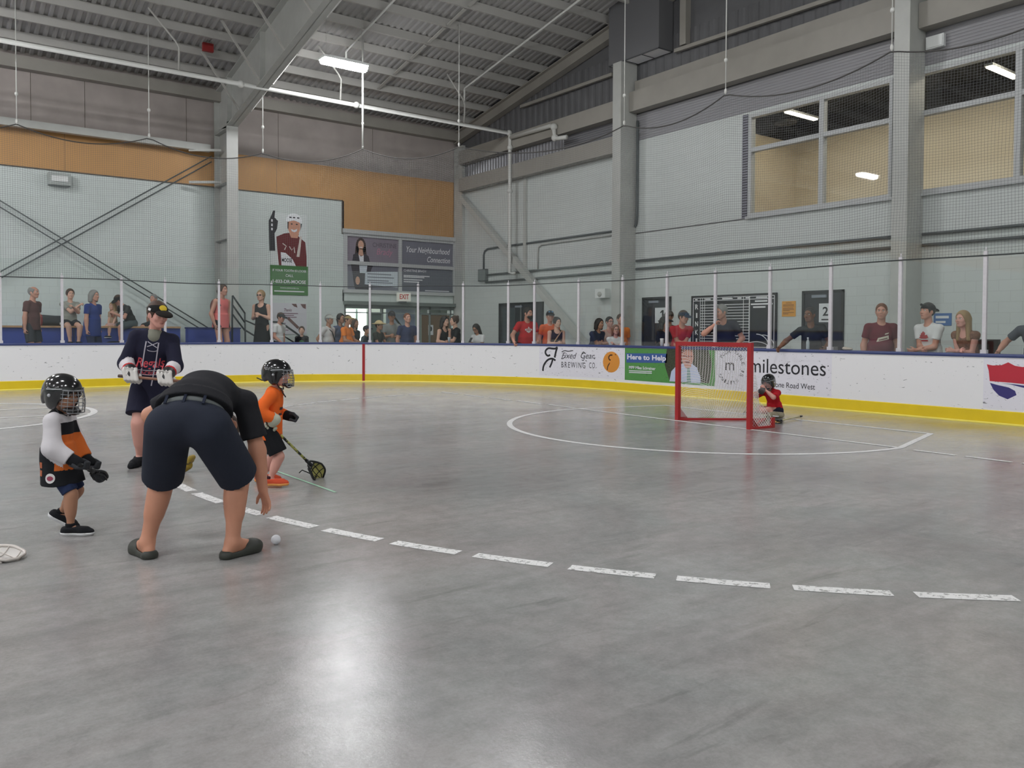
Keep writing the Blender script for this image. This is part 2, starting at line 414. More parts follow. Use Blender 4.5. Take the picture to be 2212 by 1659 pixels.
for k in range(0, 9):
    y = 23.0-1.75*k
    if y < 10: break
    z = zb(y)
    a = Vector((XF-.16, y, z))-Vector((XF, 24.1, 7.45)); b = Vector((XF-1.15, y+.02, roof_z(y)+.02))-Vector((XF, 24.1, 7.45))
    MB().bar(a, b, .05, .05).build('flange_brace', M_PURL, rf)
    a.x = .16; b.x = 1.15
    MB().bar(a, b, .05, .05).build('flange_brace', M_PURL, rf)
# far side of the same frame (behind the viewer)
m = MB(); m.prism([(XF-.012, RIDGE, zb(RIDGE)), (XF-.012, -8, 7.2), (XF-.012, -8, roof_z(-8)), (XF-.012, RIDGE, roof_z(RIDGE))], (.024, 0, 0))
m.prism([(XF-.165, RIDGE, zb(RIDGE)), (XF-.165, -8, 7.2), (XF-.165, -8, 7.225), (XF-.165, RIDGE, zb(RIDGE)+.025)], (.33, 0, 0))
m.build('near_half', M_STEEL, rf).location = -Vector((XF, 24.1, 7.45))

# gable frame on the end wall
c = thing('gable_rafter', 'grey steel rafter sloping up along the top of the end wall under the roof', 'beam', (XW, 25.2, 8.1))
m = MB(); o = Vector((XW, 25.2, 8.1))
for ya, yb in ((25.2, RIDGE), (RIDGE, -8.6)):
    for dx0, dx1, a, b in ((-.25, .0, 0, .03), (-.135, -.115, .03, .36), (-.25, 0, .36, .39)):
        za, zb2 = roof_z(ya)-.39, roof_z(yb)-.39
        m.prism([Vector((XW+dx0, ya, za+a))-o, Vector((XW+dx0, yb, zb2+a))-o, Vector((XW+dx0, yb, zb2+b))-o, Vector((XW+dx0, ya, za+b))-o], (dx1-dx0, 0, 0))
m.build('section', M_BEAM, c)
def ibeam_y(name, label, y0, y1, z0, z1, dep=.3, x1=XW):
    t = thing(name, label, 'beam', (x1, (y0+y1)/2, z0)); h = z1-z0; L = (y1-y0)/2
    MB().box((-dep, -L, 0), (0, L, .02)).box((-dep, -L, h-.02), (0, L, h)).box((-dep*.55, -L, .02), (-dep*.45, L, h-.02)).box((-dep, -L, .02), (-dep+.012, L, h-.02)).build('section', M_BEAM, t)
    return t
def boxcol(name, label, x0, x1, y0, y1, z1):
    t = thing(name, label, 'column', ((x0+x1)/2, (y0+y1)/2, 0)); a, b = (x1-x0)/2, (y1-y0)/2
    MB().box((-a, -b, 0), (a, b, z1)).build('shaft', M_STEEL, t)
    MB().box((-a-.03, -b-.03, 0), (a, b+.03, .04)).build('base_plate', M_STEEL, t)
    return t
boxcol('steel_column', 'grey square steel column on the end wall, rising to the hanging duct box', 15.5, XW, 16.17, 16.49, 8.74)
boxcol('steel_column', 'grey square steel column between the two upstairs windows', 15.5, XW, 8.23, 8.54, 11.1)
boxcol('steel_column', 'grey steel corner column where the far wall meets the end wall', 15.97, XW, 24.80, 25.36, 8.1)
ibeam_y('wall_beam', 'lower grey beam on the end wall between the corner and the middle column', 16.5, 24.78, 6.41, 6.87, .3)
ibeam_y('wall_beam', 'upper grey beam on the end wall between the corner and the middle column', 16.5, 24.78, 7.38, 7.85, .3)
ibeam_y('wall_beam', 'grey beam above the first upstairs window', 8.55, 16.16, 7.41, 7.94, .3)
ibeam_y('wall_beam', 'grey beam above the upstairs window at the right edge', -3, 8.22, 7.33, 7.82, .3)
def slim(name, label, a, b, w, m=M_BEAM, h=None, cat='rail', round_=False):
    t = thing(name, label, cat, a); mb = MB(); d = Vector(b)-Vector(a)
    if round_: mb.tube([(0, 0, 0), d], w/2, 8)
    else: mb.bar((0, 0, 0), d, w, h or w)
    mb.build('length', m, t); return t
p1, p2 = at_x(1000+375/2.99, 690/2.99, XW-.1), at_x(1000+968/2.99, 480/2.99, XW-.1)
slim('wall_girt', 'thin light girt crossing the dark siding left of the duct box', p2, p1, .09)
p1, p2 = at_x(1000+1370/2.99, 330/2.99, XW-.1), at_x(1472+945/2.99, 2/2.99, XW-.1)
slim('wall_girt', 'thin light girt crossing the dark siding right of the duct box', p2+(p2-p1)*.5, p1, .09)
slim('ledge_girt', 'brown grey ledge girt above the beam over the first upstairs window', (XW-.06, 8.6, 8.12), (XW-.06, 16.1, 8.12), .18, M_BEAM, .26)
slim('gable_post', 'light vertical post on the dark siding beside the duct box', at_x(1480, 98, XW-.05), at_x(1482, -120, XW-.05), .2, M_BEAM)
slim('diagonal_brace', 'grey square diagonal brace running down from the corner column across the end wall', (XW-.18, 24.75, 6.22), (XW-.18, 17.1, .32), .19, M_STEEL, cat='brace')
slim('wall_pilaster', 'narrow grey vertical strip on the end wall behind the fire pipe', (XW-.04, 21.16, 3.45), (XW-.04, 21.16, 6.41), .14, M_STEEL, .08, 'strip')
for y0, y1, za, zb_, side in ((16.5, 23.42, 3.37, 3.12, 'left of'), (8.6, 16.1, 3.37, 3.15, 'right of')):
    slim('wall_rail', 'upper dark pipe rail along the end wall %s the middle column' % side, (XW-.045, y0, za), (XW-.045, y1, za), .07, M_DPIPE, round_=True)
    slim('wall_rail', 'lower dark pipe rail along the end wall %s the middle column' % side, (XW-.045, y0, zb_), (XW-.045, y1, zb_), .07, M_DPIPE, round_=True)
slim('wall_rail', 'upper dark pipe rail on the end wall right of the window column', (XW-.06, 0, 3.36), (XW-.06, 8.2, 3.36), .06, M_DPIPE, round_=True)
slim('wall_rail', 'lower dark pipe rail on the end wall right of the window column', (XW-.06, 0, 3.15), (XW-.06, 8.2, 3.15), .06, M_DPIPE, round_=True)
def pipe(name, label, pts, r, m, cat='pipe', fit=()):
    o = Vector(pts[0]); t = thing(name, label, cat, o)
    MB().tube([Vector(p)-o for p in pts], r, 8).build('run', m, t)
    for p in fit: MB().ell(Vector(p)-o, (r*1.6,)*3).build('coupling', m, t)
    return t
pipe('conduit', 'dark conduit turning down to the grey box on the end wall', [(XW-.04, 16.5, 4.28), (XW-.04, 23.3, 4.28), (XW-.04, 23.48, 4.22), (XW-.04, 23.56, 4.08), (XW-.04, 23.56, 3.58)], .03, M_DPIPE)
pipe('conduit', 'thin light conduit below the dark one on the end wall', [(XW-.04, 16.5, 4.17), (XW-.04, 20.3, 4.17), (XW-.04, 20.47, 4.1), (XW-.04, 20.5, 3.9), (XW-.04, 20.5, 3.4)], .02, M_STEEL)
pipe('conduit', 'conduit dropping beside the middle column and bending into it', [(XW-.05, 16.08, 7.2), (XW-.05, 16.08, 4.6), (XW-.05, 16.10, 4.45), (XW-.05, 16.125, 4.36), (XW-.05, 16.16, 4.32)], .035, M_DPIPE)
b = thing('junction_box', 'grey electrical box on the end wall at the end of the dark conduit', 'box', (XW-.06, 23.56, 3.17))
MB().box((-.06, -.24, 0), (.06, .24, .41)).build('case', M_DPIPE, b); MB().box((-.075, -.22, .02), (-.06, .22, .39)).build('lid', mat('box_lid', (120, 128, 126), .5), b)
pipe('fire_pipe', 'white fire main crossing the hall under the roof and dropping down the end wall', [(-12, 21.6, 7.88), (15.71, 21.6, 7.88), (15.74, 21.59, 7.8), (15.74, 21.58, 3.34), (15.74, 21.3, 3.3)], .06, M_PIPE,
     fit=[(7.0, 21.6, 7.88), (10.3, 21.6, 7.88), (15.72, 21.6, 7.88), (15.74, 21.58, 7.4), (15.74, 21.58, 6.0)])
pipe('branch_pipe', 'short white pipe with elbows running off the fire main along the upper beam', [(15.72, 21.5, 7.72), (15.72, 19.45, 7.68), (15.72, 19.3, 7.6), (15.72, 19.25, 7.25), (15.72, 18.7, 7.2)], .07, M_PIPE, fit=[(15.72, 19.3, 7.62), (15.72, 19.25, 7.28)])
P = at_slope(449, 102, 8.62); t = thing('red_tag', 'small red box fixed under the roof left of the main rafter', 'box', P)
MB().box((-.14, -.05, -.12), (.14, .05, .10)).build('case', mat('tag_red', (150, 44, 44), .5), t); MB().box((-.02, -.02, .10), (.02, .02, .30)).build('bracket', M_PURL, t)
# sprinkler lines under the purlins, parallel to the slope
for lab, (xa, ya), (xb, yb), r in (('thin white sprinkler pipe sloping up past the bright ceiling lamp', (747, 110), (853, 0), .03),
                                   ('long thin white sprinkler pipe sloping up towards the gable', (1002, 190), (1254, 0), .03)):
    A, B = at_slope(xa, ya, 8.40), at_slope(xb, yb, 8.40); x = (A.x+B.x)/2
    A.x = B.x = x; B = A+(B-A)*3.0
    pipe('sprinkler_pipe', lab, [A+Vector((0, .02, -.5)), A+Vector((0, .01, -.05)), A, B], r, M_PIPE)
A, B = at_slope(460+1040/2.99, 625/2.99, 8.5), at_slope(460+1690/2.99, 0, 8.5)
x = (A.x+B.x)/2; br = thing('purlin_bridging', 'broken line of light bridging struts between the purlins right of the lamp', 'bracing', (x, A.y, A.z))
for k in range(0, 14):
    y = 23.21-1.03*k
    if y < RIDGE+1: break
    MB().bar((0, y-.08-A.y, roof_z(y)+.03-A.z), (0, y-.95-A.y, roof_z(y-.95)+.03-A.z), .09, .03).build('strut', M_PURL, br)
# sway braces on the fire main
for px in (735, 1003, 385):
    P = at_y(px, 0, 21.6); x = P.x
    pipe('pipe_hanger', {735: 'bent pipe hanger on the fire main right of the rafter', 1003: 'bent pipe hanger on the fire main near the end wall', 385: 'bent pipe hanger on the fire main left of the rafter'}[px],
         [(x, 21.6, 7.94), (x, 21.55, 8.5), (x-.1, 21.5, 8.62), (x-.75, 21.4, roof_z(21.4))], .025, M_PURL, 'hanger')
# x-bracing rods on the far wall, left
for a, b_, lab in (((0.2, 25.2, 5.83), (7.3, 25.2, 1.40), 'falling'), ((0.2, 25.25, 1.80), (7.3, 25.25, 6.66), 'rising')):
    for dz, q in ((.0, 'upper'), (-.17, 'lower')):
        slim('bracing_rod', '%s of the two thin cross bracing rods %s to the right over the left bleachers' % (q, lab), (a[0], a[1], a[2]+dz), (b_[0], b_[1], b_[2]+dz), .035, M_DPIPE, cat='rod', round_=True)
t = thing('eave_beam', 'pale horizontal beam at the top of the ochre band left of the main column', 'beam', (-3, 25.1, 6.84))
MB().box((-9, -.1, -.1), (10.2, .1, .1)).build('section', M_STEEL, t)
for z in (6.72, 5.78):
    t = thing('column_stay', 'short pale stay from the %s of the ochre band to the main column' % ('top' if z > 6 else 'foot'), 'stay', (6.95, 24.9, z)); MB().bar((-.35, .2, 0), (.5, -.1, .05), .07).build('length', M_STEEL, t)

# the duct box on the end wall
d = thing('duct_box', 'big grey air duct box with pale grille underneath, above the middle column', 'duct', (XW-.25, 15.81, 8.74))
MB().box((-.27, -.94, .03), (.25, .94, 2.2)).build('casing', mat('duct_grey', (104, 104, 106), .5), d)
m = MB()
m.box((-.27, -.94, 0), (.25, -.92, .03)).box((-.27, .92, 0), (.25, .94, .03)).box((-.27, -.94, 0), (-.25, .94, .03)).box((.23, -.94, 0), (.25, .94, .03))
for y in (-.32, .3): m.box((-.25, y, 0), (.23, y+.02, .03))
m.build('grille_frame', mat('duct_dark', (74, 76, 78), .5), d)
MB().box((-.25, -.92, .012), (.23, .92, .028)).build('grille', mat('grille_pale', (248, 248, 250), .5), d)
# ------------------------------------------------------------------ doors, windows, lobby, upstairs room
M_FRAME = mat('window_frame_grey', (186, 188, 188), .4)
M_GLASS = glass_mat('window_glass', (.93, .95, .95))
M_DOOR = mat('black_door', (40, 42, 48), .4)
def upstairs_window(name, y0, y1, mulls, z0=4.18, z1=6.58, zt=5.75):
    w_ = tag(bpy.data.objects.new(name, None), kind='structure'); COL.objects.link(w_); w_.location = (XW, y0, z0)
    H_ = z1-z0; L = y0-y1; m = MB(); f = .07
    m.box((-.03, -f, 0), (.12, 0, H_)).box((-.03, -L, 0), (.12, -L+f, H_)).box((-.033, -L-.003, -.003), (.123, .003, f)).box((-.033, -L-.003, H_-f), (.123, .003, H_+.003))
    m.box((-.024, -L+.01, zt-z0-.05), (.114, -.01, zt-z0+.05))
    for q in mulls: m.box((-.027, q-y0-.055, .01), (.117, q-y0+.055, H_-.01))
    m.build('window_frame', M_FRAME, w_)
    MB().box((-.08, -L-.05, -.06), (.02, .05, 0)).build('window_sill', M_FRAME, w_)
    edges = [0]+[q-y0 for q in mulls]+[-L]
    for a, b in zip(edges, edges[1:]):
        MB().box((.04, b, 0), (.046, a, zt-z0)).build('pane', M_GLASS, w_); MB().box((.04, b, zt-z0), (.046, a, H_)).build('pane', M_GLASS, w_)
    return w_
upstairs_window('window_1', 12.40, 8.87, (10.48,))
upstairs_window('window_2', 8.37, 5.22, (6.53,))
# room behind the upstairs windows
w = MB(); x0, x1, ya, yb = XW+.25, 19.4, 4.0, 13.4
w.box((x1, ya, 4.0), (x1+.1, yb, 7.3), 0).box((x0, ya-.1, 4.0), (x1, ya, 7.3), 0).box((x0, yb, 4.0), (x1, yb+.1, 7.3), 0)
w.box((x0, ya, 3.95), (x1, yb, 4.02), 2).box((x0, ya, 7.1), (x1, yb, 7.3), 1)
w.box((x0, ya, 6.66), (x0+.05, yb, 7.3), 1).box((x1-.03, ya, 6.56), (x1, yb, 7.1), 1).box((x0, ya, 6.56), (x1, ya+.02, 7.1), 1).box((x0, yb-.02, 6.56), (x1, yb, 7.1), 1)
tag(w.build('wall_upstairs', [mat('cream_wall', (226, 214, 190), .7), mat('dark_ceiling', (40, 38, 38), .9), mat('room_floor', (120, 110, 100), .7)]), kind='structure')
M_ROOMLAMP = mat('warm_diffuser', (255, 236, 205), .5, emit=ROOM_EMIT)
for lab, px, py in (('glowing lamp tube seen through the left upstairs window', 1731, 249), ('glowing lamp tube seen through the upstairs window at the right edge', 2166, 155)):
    P = at_x(px, py, 17.75)
    t = thing('room_lamp', lab, 'lamp', P)
    MB().box((-.6, -.06, -.03), (.6, .06, .0)).build('diffuser', M_ROOMLAMP, t); MB().box((-.62, -.08, 0), (.62, .08, .05)).build('housing', M_WHITE, t)
    MB().tube([(-.4, 0, .05), (-.4, 0, 7.1-P.z)], .006, 6).build('hanger', M_BLACK, t); MB().tube([(.4, 0, .05), (.4, 0, 7.1-P.z)], .006, 6).build('hanger', M_BLACK, t)
P = at_x(1000+2080/2.99, 800/2.99, 17.9)
t = thing('ceiling_diffuser', 'round dark air diffuser under the room ceiling behind the left upstairs window', 'vent', P)
MB().lathe([(.28, 0), (.3, .03), (.16, .1), (.12, .16), (.12, max(.3, 7.1-P.z))], n=20).build('cone', mat('dark_diffuser', (40, 38, 38), .7), t)
al = bpy.data.lights.new('room_fill_light', 'AREA'); al.shape = 'RECTANGLE'; al.size = 5; al.size_y = .3; al.energy = 56; al.color = (1, .9, .74)  # added area light without a fixture, brightens the upstairs room
lo = bpy.data.objects.new('room_fill_light', al); COL.objects.link(lo); lo.location = (17.3, 9.2, 7.05); lo.rotation_euler = (0, 0, math.pi/2)
# small white box on ribbed siding
P = at_x(1472+1645/2.99, 272/2.99, XW-.03); t = thing('sensor_box', 'small white box on the ribbed siding above the right upstairs window', 'box', P)
MB().box((-.06, -.17, -.12), (.03, .17, .12)).build('case', M_WHITE, t); MB().box((-.075, -.15, -.1), (-.06, .15, .1)).build('cover', M_WHITE, t)

# black doors in the end wall
def wall_door(name, y0, y1, z1, glazed=False):
    d = tag(bpy.data.objects.new(name, None), kind='structure'); COL.objects.link(d); d.location = (XW, (y0+y1)/2, 0); L = (y0-y1)/2
    MB().box((-.035, -L, 0), (.0, -L+.06, z1)).box((-.035, L-.06, 0), (0, L, z1)).box((-.035, -L, z1-.06), (0, L, z1)).build('door_frame', M_BLACK, d)
    MB().box((-.015, -L+.06, .01), (-.002, L-.06, z1-.06)).build('door_panel', M_DOOR, d)
    MB().box((-.07, -L+.1, 1.0), (-.015, -L+.2, 1.12)).build('door_handle', mat('steel_handle', (150, 150, 150), .3, metal=.8), d)
    MB().box((-.06, -.1, z1-.16), (-.015, .25, z1-.1)).build('door_closer', mat('closer_grey', (140, 146, 156), .4), d)
    return d
wall_door('door_1', 15.88, 14.83, 2.36); wall_door('door_2', 10.9, 9.88, 2.35)
d = wall_door('door_3', 22.65, 20.22, 2.37)
MB().box((-.022, .3, .3), (-.016, 1.0, 2.2)).build('pane', mat('dim_glass', (70, 78, 82), .15), d)
MB().box((-.03, -.06, 0), (-.01, .0, 2.3)).build('mullion', mat('mullion_grey', (110, 112, 112), .4), d)

# number signs
M_PAPER = mat('white_sign', (222, 224, 226), .5); M_INK = mat('black_ink', (18, 18, 22), .6)
def wallboard_right(y, z, off=.03): return Board((XW-off, y, z), (0, -1, 0), (0, 0, 1))
def number_sign(px0, px1, py0, py1, n, lab):
    A, B = at_x(px0, py1, XW-.02), at_x(px1, py0, XW-.02); wv, h = A.y-B.y, B.z-A.z
    t = thing('number_sign', lab, 'sign', (XW-.02, (A.y+B.y)/2, A.z)); bd = Board((0, 0, 0), (0, -1, 0), (0, 0, 1))
    MB().box((-.006, -wv/2, 0), (.004, wv/2, h)).build('plate', M_PAPER, t)
    m = MB()
    if n == '1': bd.rect(m, -.025, h*.34, .035, h*.84, .008); bd.poly(m, [(-.025, h*.84), (-.09, h*.70), (-.09, h*.63), (-.025, h*.70)], .008)
    else: bd.text(m, n, 0, h*.58, wv*.42, h*.48, .008, bold=.02)
    bd.rect(m, -wv*.3, h*.1, wv*.25, h*.17, .008)
    m.build('lettering', M_INK, t)
number_sign(1415, 1449, 664, 698, '1', 'white sign reading 1 on the black door behind the net')
number_sign(1769, 1798, 655, 696, '2', 'white sign reading 2 on the black door left of the maroon shirt man')
# orange notice
A, B = at_x(1689, 684, XW-.01), at_x(1719, 650, XW-.01); h = B.z-A.z; wv = A.y-B.y
t = thing('notice', 'orange paper notice taped to the end wall left of door 2', 'sign', (XW-.01, (A.y+B.y)/2, A.z))
MB().box((-.002, -wv/2, 0), (.004, wv/2, h)).build('sheet', mat('orange_paper', (226, 160, 64), .7), t)
m = MB(); bd = Board((0, 0, 0), (0, -1, 0), (0, 0, 1)); bd.text(m, 'NOTICE', 0, h*.88, wv*.4, h*.07, .004, bold=.02)
for i, (a, b) in enumerate(((.74, .4), (.66, .4), (.53, .38), (.45, .4), (.37, .25), (.24, .4), (.16, .2))): bd.rect(m, -wv*.42, h*a, -wv*.42+wv*b*2, h*(a+.035), .004)
m.build('lettering', mat('notice_ink', (120, 70, 20), .7), t)
# blue flyer behind the white shirt man
P = at_x(2036, 690, XW-.01); t = thing('flyer', 'small blue flyer on the end wall behind the man with sunglasses on his cap', 'sign', P)
MB().box((-.003, -.17, -.12), (.004, .17, .12)).build('sheet', mat('blue_flyer', (70, 110, 168), .6), t)
m = MB(); bd = Board((0, 0, 0), (0, -1, 0), (0, 0, 1)); bd.rect(m, -.13, .02, .12, .07, .005); bd.rect(m, -.13, -.07, .06, -.03, .005); m.build('lettering', M_PAPER, t)

# schedule board RINK 1
A, B = at_x(1495, 757, XW-.02), at_x(1678.5, 633, XW-.02); z0_, z1_ = 1.0, 2.34; y0_, y1_ = at_x(1495, 690, XW-.02).y, at_x(1678.5, 690, XW-.02).y
t = thing('schedule_board', 'black rink schedule board with white grid lines on the end wall', 'board', (XW-.02, y0_, z0_)); wv, h = y0_-y1_, z1_-z0_
bd = Board((0, 0, 0), (0, -1, 0), (0, 0, 1)); M_LINE = mat('board_white', (206, 210, 212), .5)
MB().box((-.025, -wv, 0), (.01, 0, h)).build('panel', mat('board_black', (26, 28, 32), .35), t)
MB().box((-.04, -wv, 0), (.0, -wv+.03, h)).box((-.04, -.03, 0), (0, 0, h)).box((-.04, -wv, h-.03), (0, 0, h)).box((-.04, -wv, 0), (0, 0, .03)).build('board_frame', M_BLACK, t)
m = MB(); k = .028
for a in (.06, wv-.06): bd.rect(m, a-.008, .07, a+.008, h-.06, k)
for b in (.07, h-.06, h-.13): bd.rect(m, .06, b-.007, wv-.06, b+.007, k)
for i in range(15): bd.rect(m, .30, .12+i*(h-.3)/15, wv*.70, .12+i*(h-.3)/15+.014, k)
for a in (.29, .36, .43, .78, 1.62, 1.80, wv*.70): bd.rect(m, a-.007, .07, a+.007, h-.06, k)
for a, b in ((.12, .2), (.45, .62), (.7, .76), (.98, 1.3), (1.44, 1.56), (1.68, 1.78), (1.98, 2.3)): bd.rect(m, a, h-.11, b, h-.08, k)
for b, a0, a1 in ((h-.2, 1.95, 2.3), (h-.27, wv*.72, wv-.1), (h-.34, 1.9, 2.25)): bd.rect(m, a0, b, a1, b+.035, k)
bd.stroke(m, arc_pts(2.0, .08, .35, .3, 90, 10), .02, k); bd.stroke(m, arc_pts(2.2, .06, .3, .3, 100, 20), .015, k); bd.stroke(m, arc_pts(2.0, .0, .4, .2, 130, 20), .015, k)
m.build('grid_lines', M_LINE, t)
for i, ch in enumerate('RINK1'):
    m = MB(); bd.text(m, ch, .175, h-.28-i*.215, .045 if ch in 'I1' else .10, .125, k, bold=.02); m.build('letter', M_LINE, t)
P = at_x(1301, 634, XW-.1); t = thing('wall_speaker', 'small pale speaker box on the end wall left of the middle column', 'speaker', P)
MB().box((-.1, -.22, -.13), (.1, .2, .13)).build('case', M_WHITE, t); MB().ell((-.11, 0, -.02), (.03, .09, .07)).build('cone', M_STEEL, t)
P = at_y(128, 387, YW-.12); t = thing('wall_lamp', 'pale grey box lamp high on the far wall under the ochre band', 'lamp', P)
MB().box((-.27, -.12, -.17), (.27, .12, .15)).build('case', mat('lamp_case', (170, 176, 172), .5), t); MB().box((-.2, -.14, -.08), (.2, -.12, .07)).build('lens', M_WHITE, t)

# lobby behind the far wall
w = MB(); lx0, lx1, ly1 = 11.0, 17.5, 28.8
w.box((lx0, ly1, 0), (lx1, ly1+.1, 2.6), 0).box((lx0-.1, YW+.25, 0), (lx0, ly1, 2.6), 0).box((lx1, YW+.25, 0), (lx1+.1, ly1, 2.6), 0).box((lx0, YW+.25, 2.42), (lx1, ly1, 2.6), 1)
tag(w.build('wall_lobby', [mat('lobby_wall', (150, 160, 152), .7), mat('lobby_ceiling', (190, 192, 190), .7)]), kind='structure')
P0, P1 = at_y(745, 660, 28.75), at_y(792, 742, 28.75)
t = tag(bpy.data.objects.new('window_3', None), kind='structure'); COL.objects.link(t); t.location = (P0.x, 28.78, 0.6)
MB().box((0, 0, 0), (P1.x-P0.x, .01, 1.65)).build('pane', mat('daylight_pane', (225, 240, 235), .4, emit=5.0), t)
MB().box((.45, -.04, 0), (.53, 0, 1.65)).box((1.0, -.04, 0), (1.05, 0, 1.65)).box((0, -.04, .0), (P1.x-P0.x, 0, .05)).build('window_frame', mat('frame_green', (120, 140, 130), .5), t)
al = bpy.data.lights.new('lobby_light', 'AREA'); al.energy = 60; al.size = 3; al.color = (1, .97, .92)
lo = bpy.data.objects.new('lobby_light', al); COL.objects.link(lo); lo.location = (14, 27.3, 2.38)
# entrance doors: frames and leaves
d = tag(bpy.data.objects.new('door_4', None), kind='structure'); COL.objects.link(d); d.location = (11.69, YW, 0)
def ex(px): return at_y(px, 700, YW).x-11.69
m = MB(); fw = ex(980)
for a in (0, ex(800), ex(826), ex(906), ex(928), ex(973)): m.box((a-.03, -.02, 0), (a+.03, .12, 2.4))
m.box((-.03, -.02, 2.18), (fw, .12, 2.4)).box((-.03, -.02, 2.02), (fw, .1, 2.06)).box((ex(906), 0, .95), (fw, .06, 1.0))
m.build('door_frame', mat('alu_frame', (128, 136, 134), .45), d)
MB().box((-.06, -.2, 2.30), (fw, 0, 2.42)).build('header_box', mat('header_grey', (112, 120, 116), .5), d)
for a, b in ((0, ex(800)), (ex(826), ex(906)), (ex(928), fw)): MB().box((a, .04, .05), (b, .046, 2.02)).build('pane', M_GLASS, d)
MB().box((ex(912), .03, .1), (ex(972), .04, 2.0)).build('door_leaf', mat('brown_leaf', (116, 96, 74), .5), d)
MB().box((ex(914), -.01, .62), (ex(970), .02, .70)).build('push_bar', mat('red_bar', (150, 70, 50), .5), d)
MB().box((ex(804), .05, .05), (ex(826), .09, 2.02)).build('door_leaf', mat('green_leaf', (96, 110, 104), .5), d)
# white hanging banner behind the door glass
P0, P1 = at_y(834, 657, YW+.4), at_y(897, 745, YW+.4)
t = thing('banner', 'pale blue white banner behind the entrance doors, behind the man in a dark cap', 'banner', (P0.x, YW+.4, .55)); wv = P1.x-P0.x
MB().box((0, 0, 0), (wv, .02, P0.z-.55)).build('sheet', mat('pale_banner', (196, 204, 220), .6), t)
bd = Board((0, 0, 0), (1, 0, 0), (0, 0, 1)); m = MB(); bd.stroke(m, [(.2, 1.5), (.55, 1.1), (1.0, .45)], .07, .004); m.build('dark_streak', M_BLACK, t)
m = MB(); bd.poly(m, [(.6, 1.55), (wv-.02, 1.5), (wv-.02, .9), (.85, 1.2)], .003); m.build('pale_sweep', mat('banner_blue', (150, 162, 190), .6), t)
t = thing('paper_sign', 'small white paper sign on the brown lobby door', 'sign', (11.69+ex(931), YW+.02, 1.28))
MB().box((-.1, -.01, 0), (.1, .0, .36)).build('sheet', M_PAPER, t); m = MB(); bd.disc(m, 0, .22, .05, .09, .012, n=16); m.build('mark', M_INK, t)
# EXIT sign
P = at_y(872, 641, YW-.3); t = thing('exit_sign', 'lit white EXIT sign with red letters over the lobby doors', 'sign', P)
MB().box((-.26, -.04, -.16), (.26, .04, .14)).build('case', mat('exit_white', (222, 220, 210), .5, emit=.12), t)
m = MB(); bd = Board((0, -.042, 0), (1, 0, 0), (0, 0, 1)); bd.text(m, 'EXIT', 0, 0, .36, .17, .003, bold=.02); m.build('lettering', mat('exit_red', (200, 60, 52), .5), t)
MB().box((-.1, -.03, -.22), (.1, .2, -.16)).build('bracket', M_DPIPE, t)
MB().box((-.02, .04, -.02), (.02, .3, .02)).build('arm', M_DPIPE, t)

# window over the entrance with its four printed panels
t = tag(bpy.data.objects.new('trim_1', None), kind='structure'); COL.objects.link(t); t.location = (11.69, YW, 2.79)
wx, hz, mx_, tz = 4.3, 1.84, 2.06, .92
m = MB()
for a in (0, mx_, wx): m.box((a-.06, -.08, -.05), (a+.06, .02, hz+.08))
for b in (-.03, tz, hz+.03): m.box((-.063, -.084, b-.06), (wx+.063, .016, b+.06))
m.box((-.1, -.14, hz+.06), (wx+.1, .02, hz+.2)); m.build('window_frame', M_FRAME, t)
def wbanner(name, lab, x0, z0, x1, z1, base):
    o = thing(name, lab, 'sign', (11.69+x0, YW-.03, 2.79+z0)); MB().box((0, 0, 0), (x1-x0, .02, z1-z0)).build('panel', base, o)
    return o, Board((0, 0, 0), (1, 0, 0), (0, 0, 1)), x1-x0, z1-z0
M_MAUVE = mat('mauve_print', (134, 124, 136), .45); M_GREYP = mat('grey_print', (116, 116, 128), .45); M_SKINP = mat('print_skin', (206, 160, 136), .6); M_HAIRP = mat('print_brown_hair', (62, 44, 38), .6)
M_SUITP = mat('print_dark_suit', (58, 54, 62), .6); M_WHP = mat('print_white', (226, 226, 230), .6); M_PINKP = mat('print_rose', (190, 128, 150), .6)
o, bd, a, b = wbanner('window_banner', 'mauve window banner with a smiling long haired woman and her name', .07, tz+.06, mx_-.07, hz-.03, M_MAUVE)
m = MB(); bd.disc(m, .50, .50, .19, .30, .002); bd.poly(m, [(.31, .5), (.69, .5), (.72, .18), (.28, .18)], .002); m.build('portrait_hair', M_HAIRP, o)
m = MB(); bd.disc(m, .5, .56, .105, .155, .004); bd.poly(m, [(.44, .44), (.56, .44), (.60, .2), (.40, .2)], .004); m.build('portrait_face', M_SKINP, o)
m = MB(); bd.poly(m, [(.18, 0), (.22, .22), (.38, .30), (.46, 0)], .005); bd.poly(m, [(.58, 0), (.62, .28), (.78, .2), (.84, 0)], .005); m.build('portrait_jacket', M_SUITP, o)
m = MB(); bd.poly(m, [(.46, 0), (.42, .24), (.5, .16), (.6, .22), (.60, 0)], .006); m.build('portrait_shirt', M_WHP, o)
m = MB(); bd.poly(m, [(.455, .49), (.545, .49), (.53, .465), (.47, .465)], .006); m.build('portrait_smile', M_WHP, o)
m = MB(); bd.text(m, 'CHRISTINE', 1.40, .60, .92, .15, .003); m.build('lettering', mat('print_grey_letters', (84, 76, 88), .6), o)
m = MB(); bd.text(m, 'Brady', 1.40, .34, .62, .28, .003, shear=.25); m.build('lettering', M_PINKP, o)
o, bd, a, b = wbanner('window_banner', 'mauve window banner reading Your Neighbourhood Connection', mx_+.07, tz+.06, wx-.07, hz-.03, M_GREYP)
m = MB(); bd.text(m, 'Your Neighbourhood', a*.52, b*.60, a*.86, .27, .003, shear=.3, bold=.012); bd.text(m, 'Connection', a*.72, b*.26, a*.46, .20, .003, shear=.3, bold=.012); m.build('lettering', M_WHP, o)
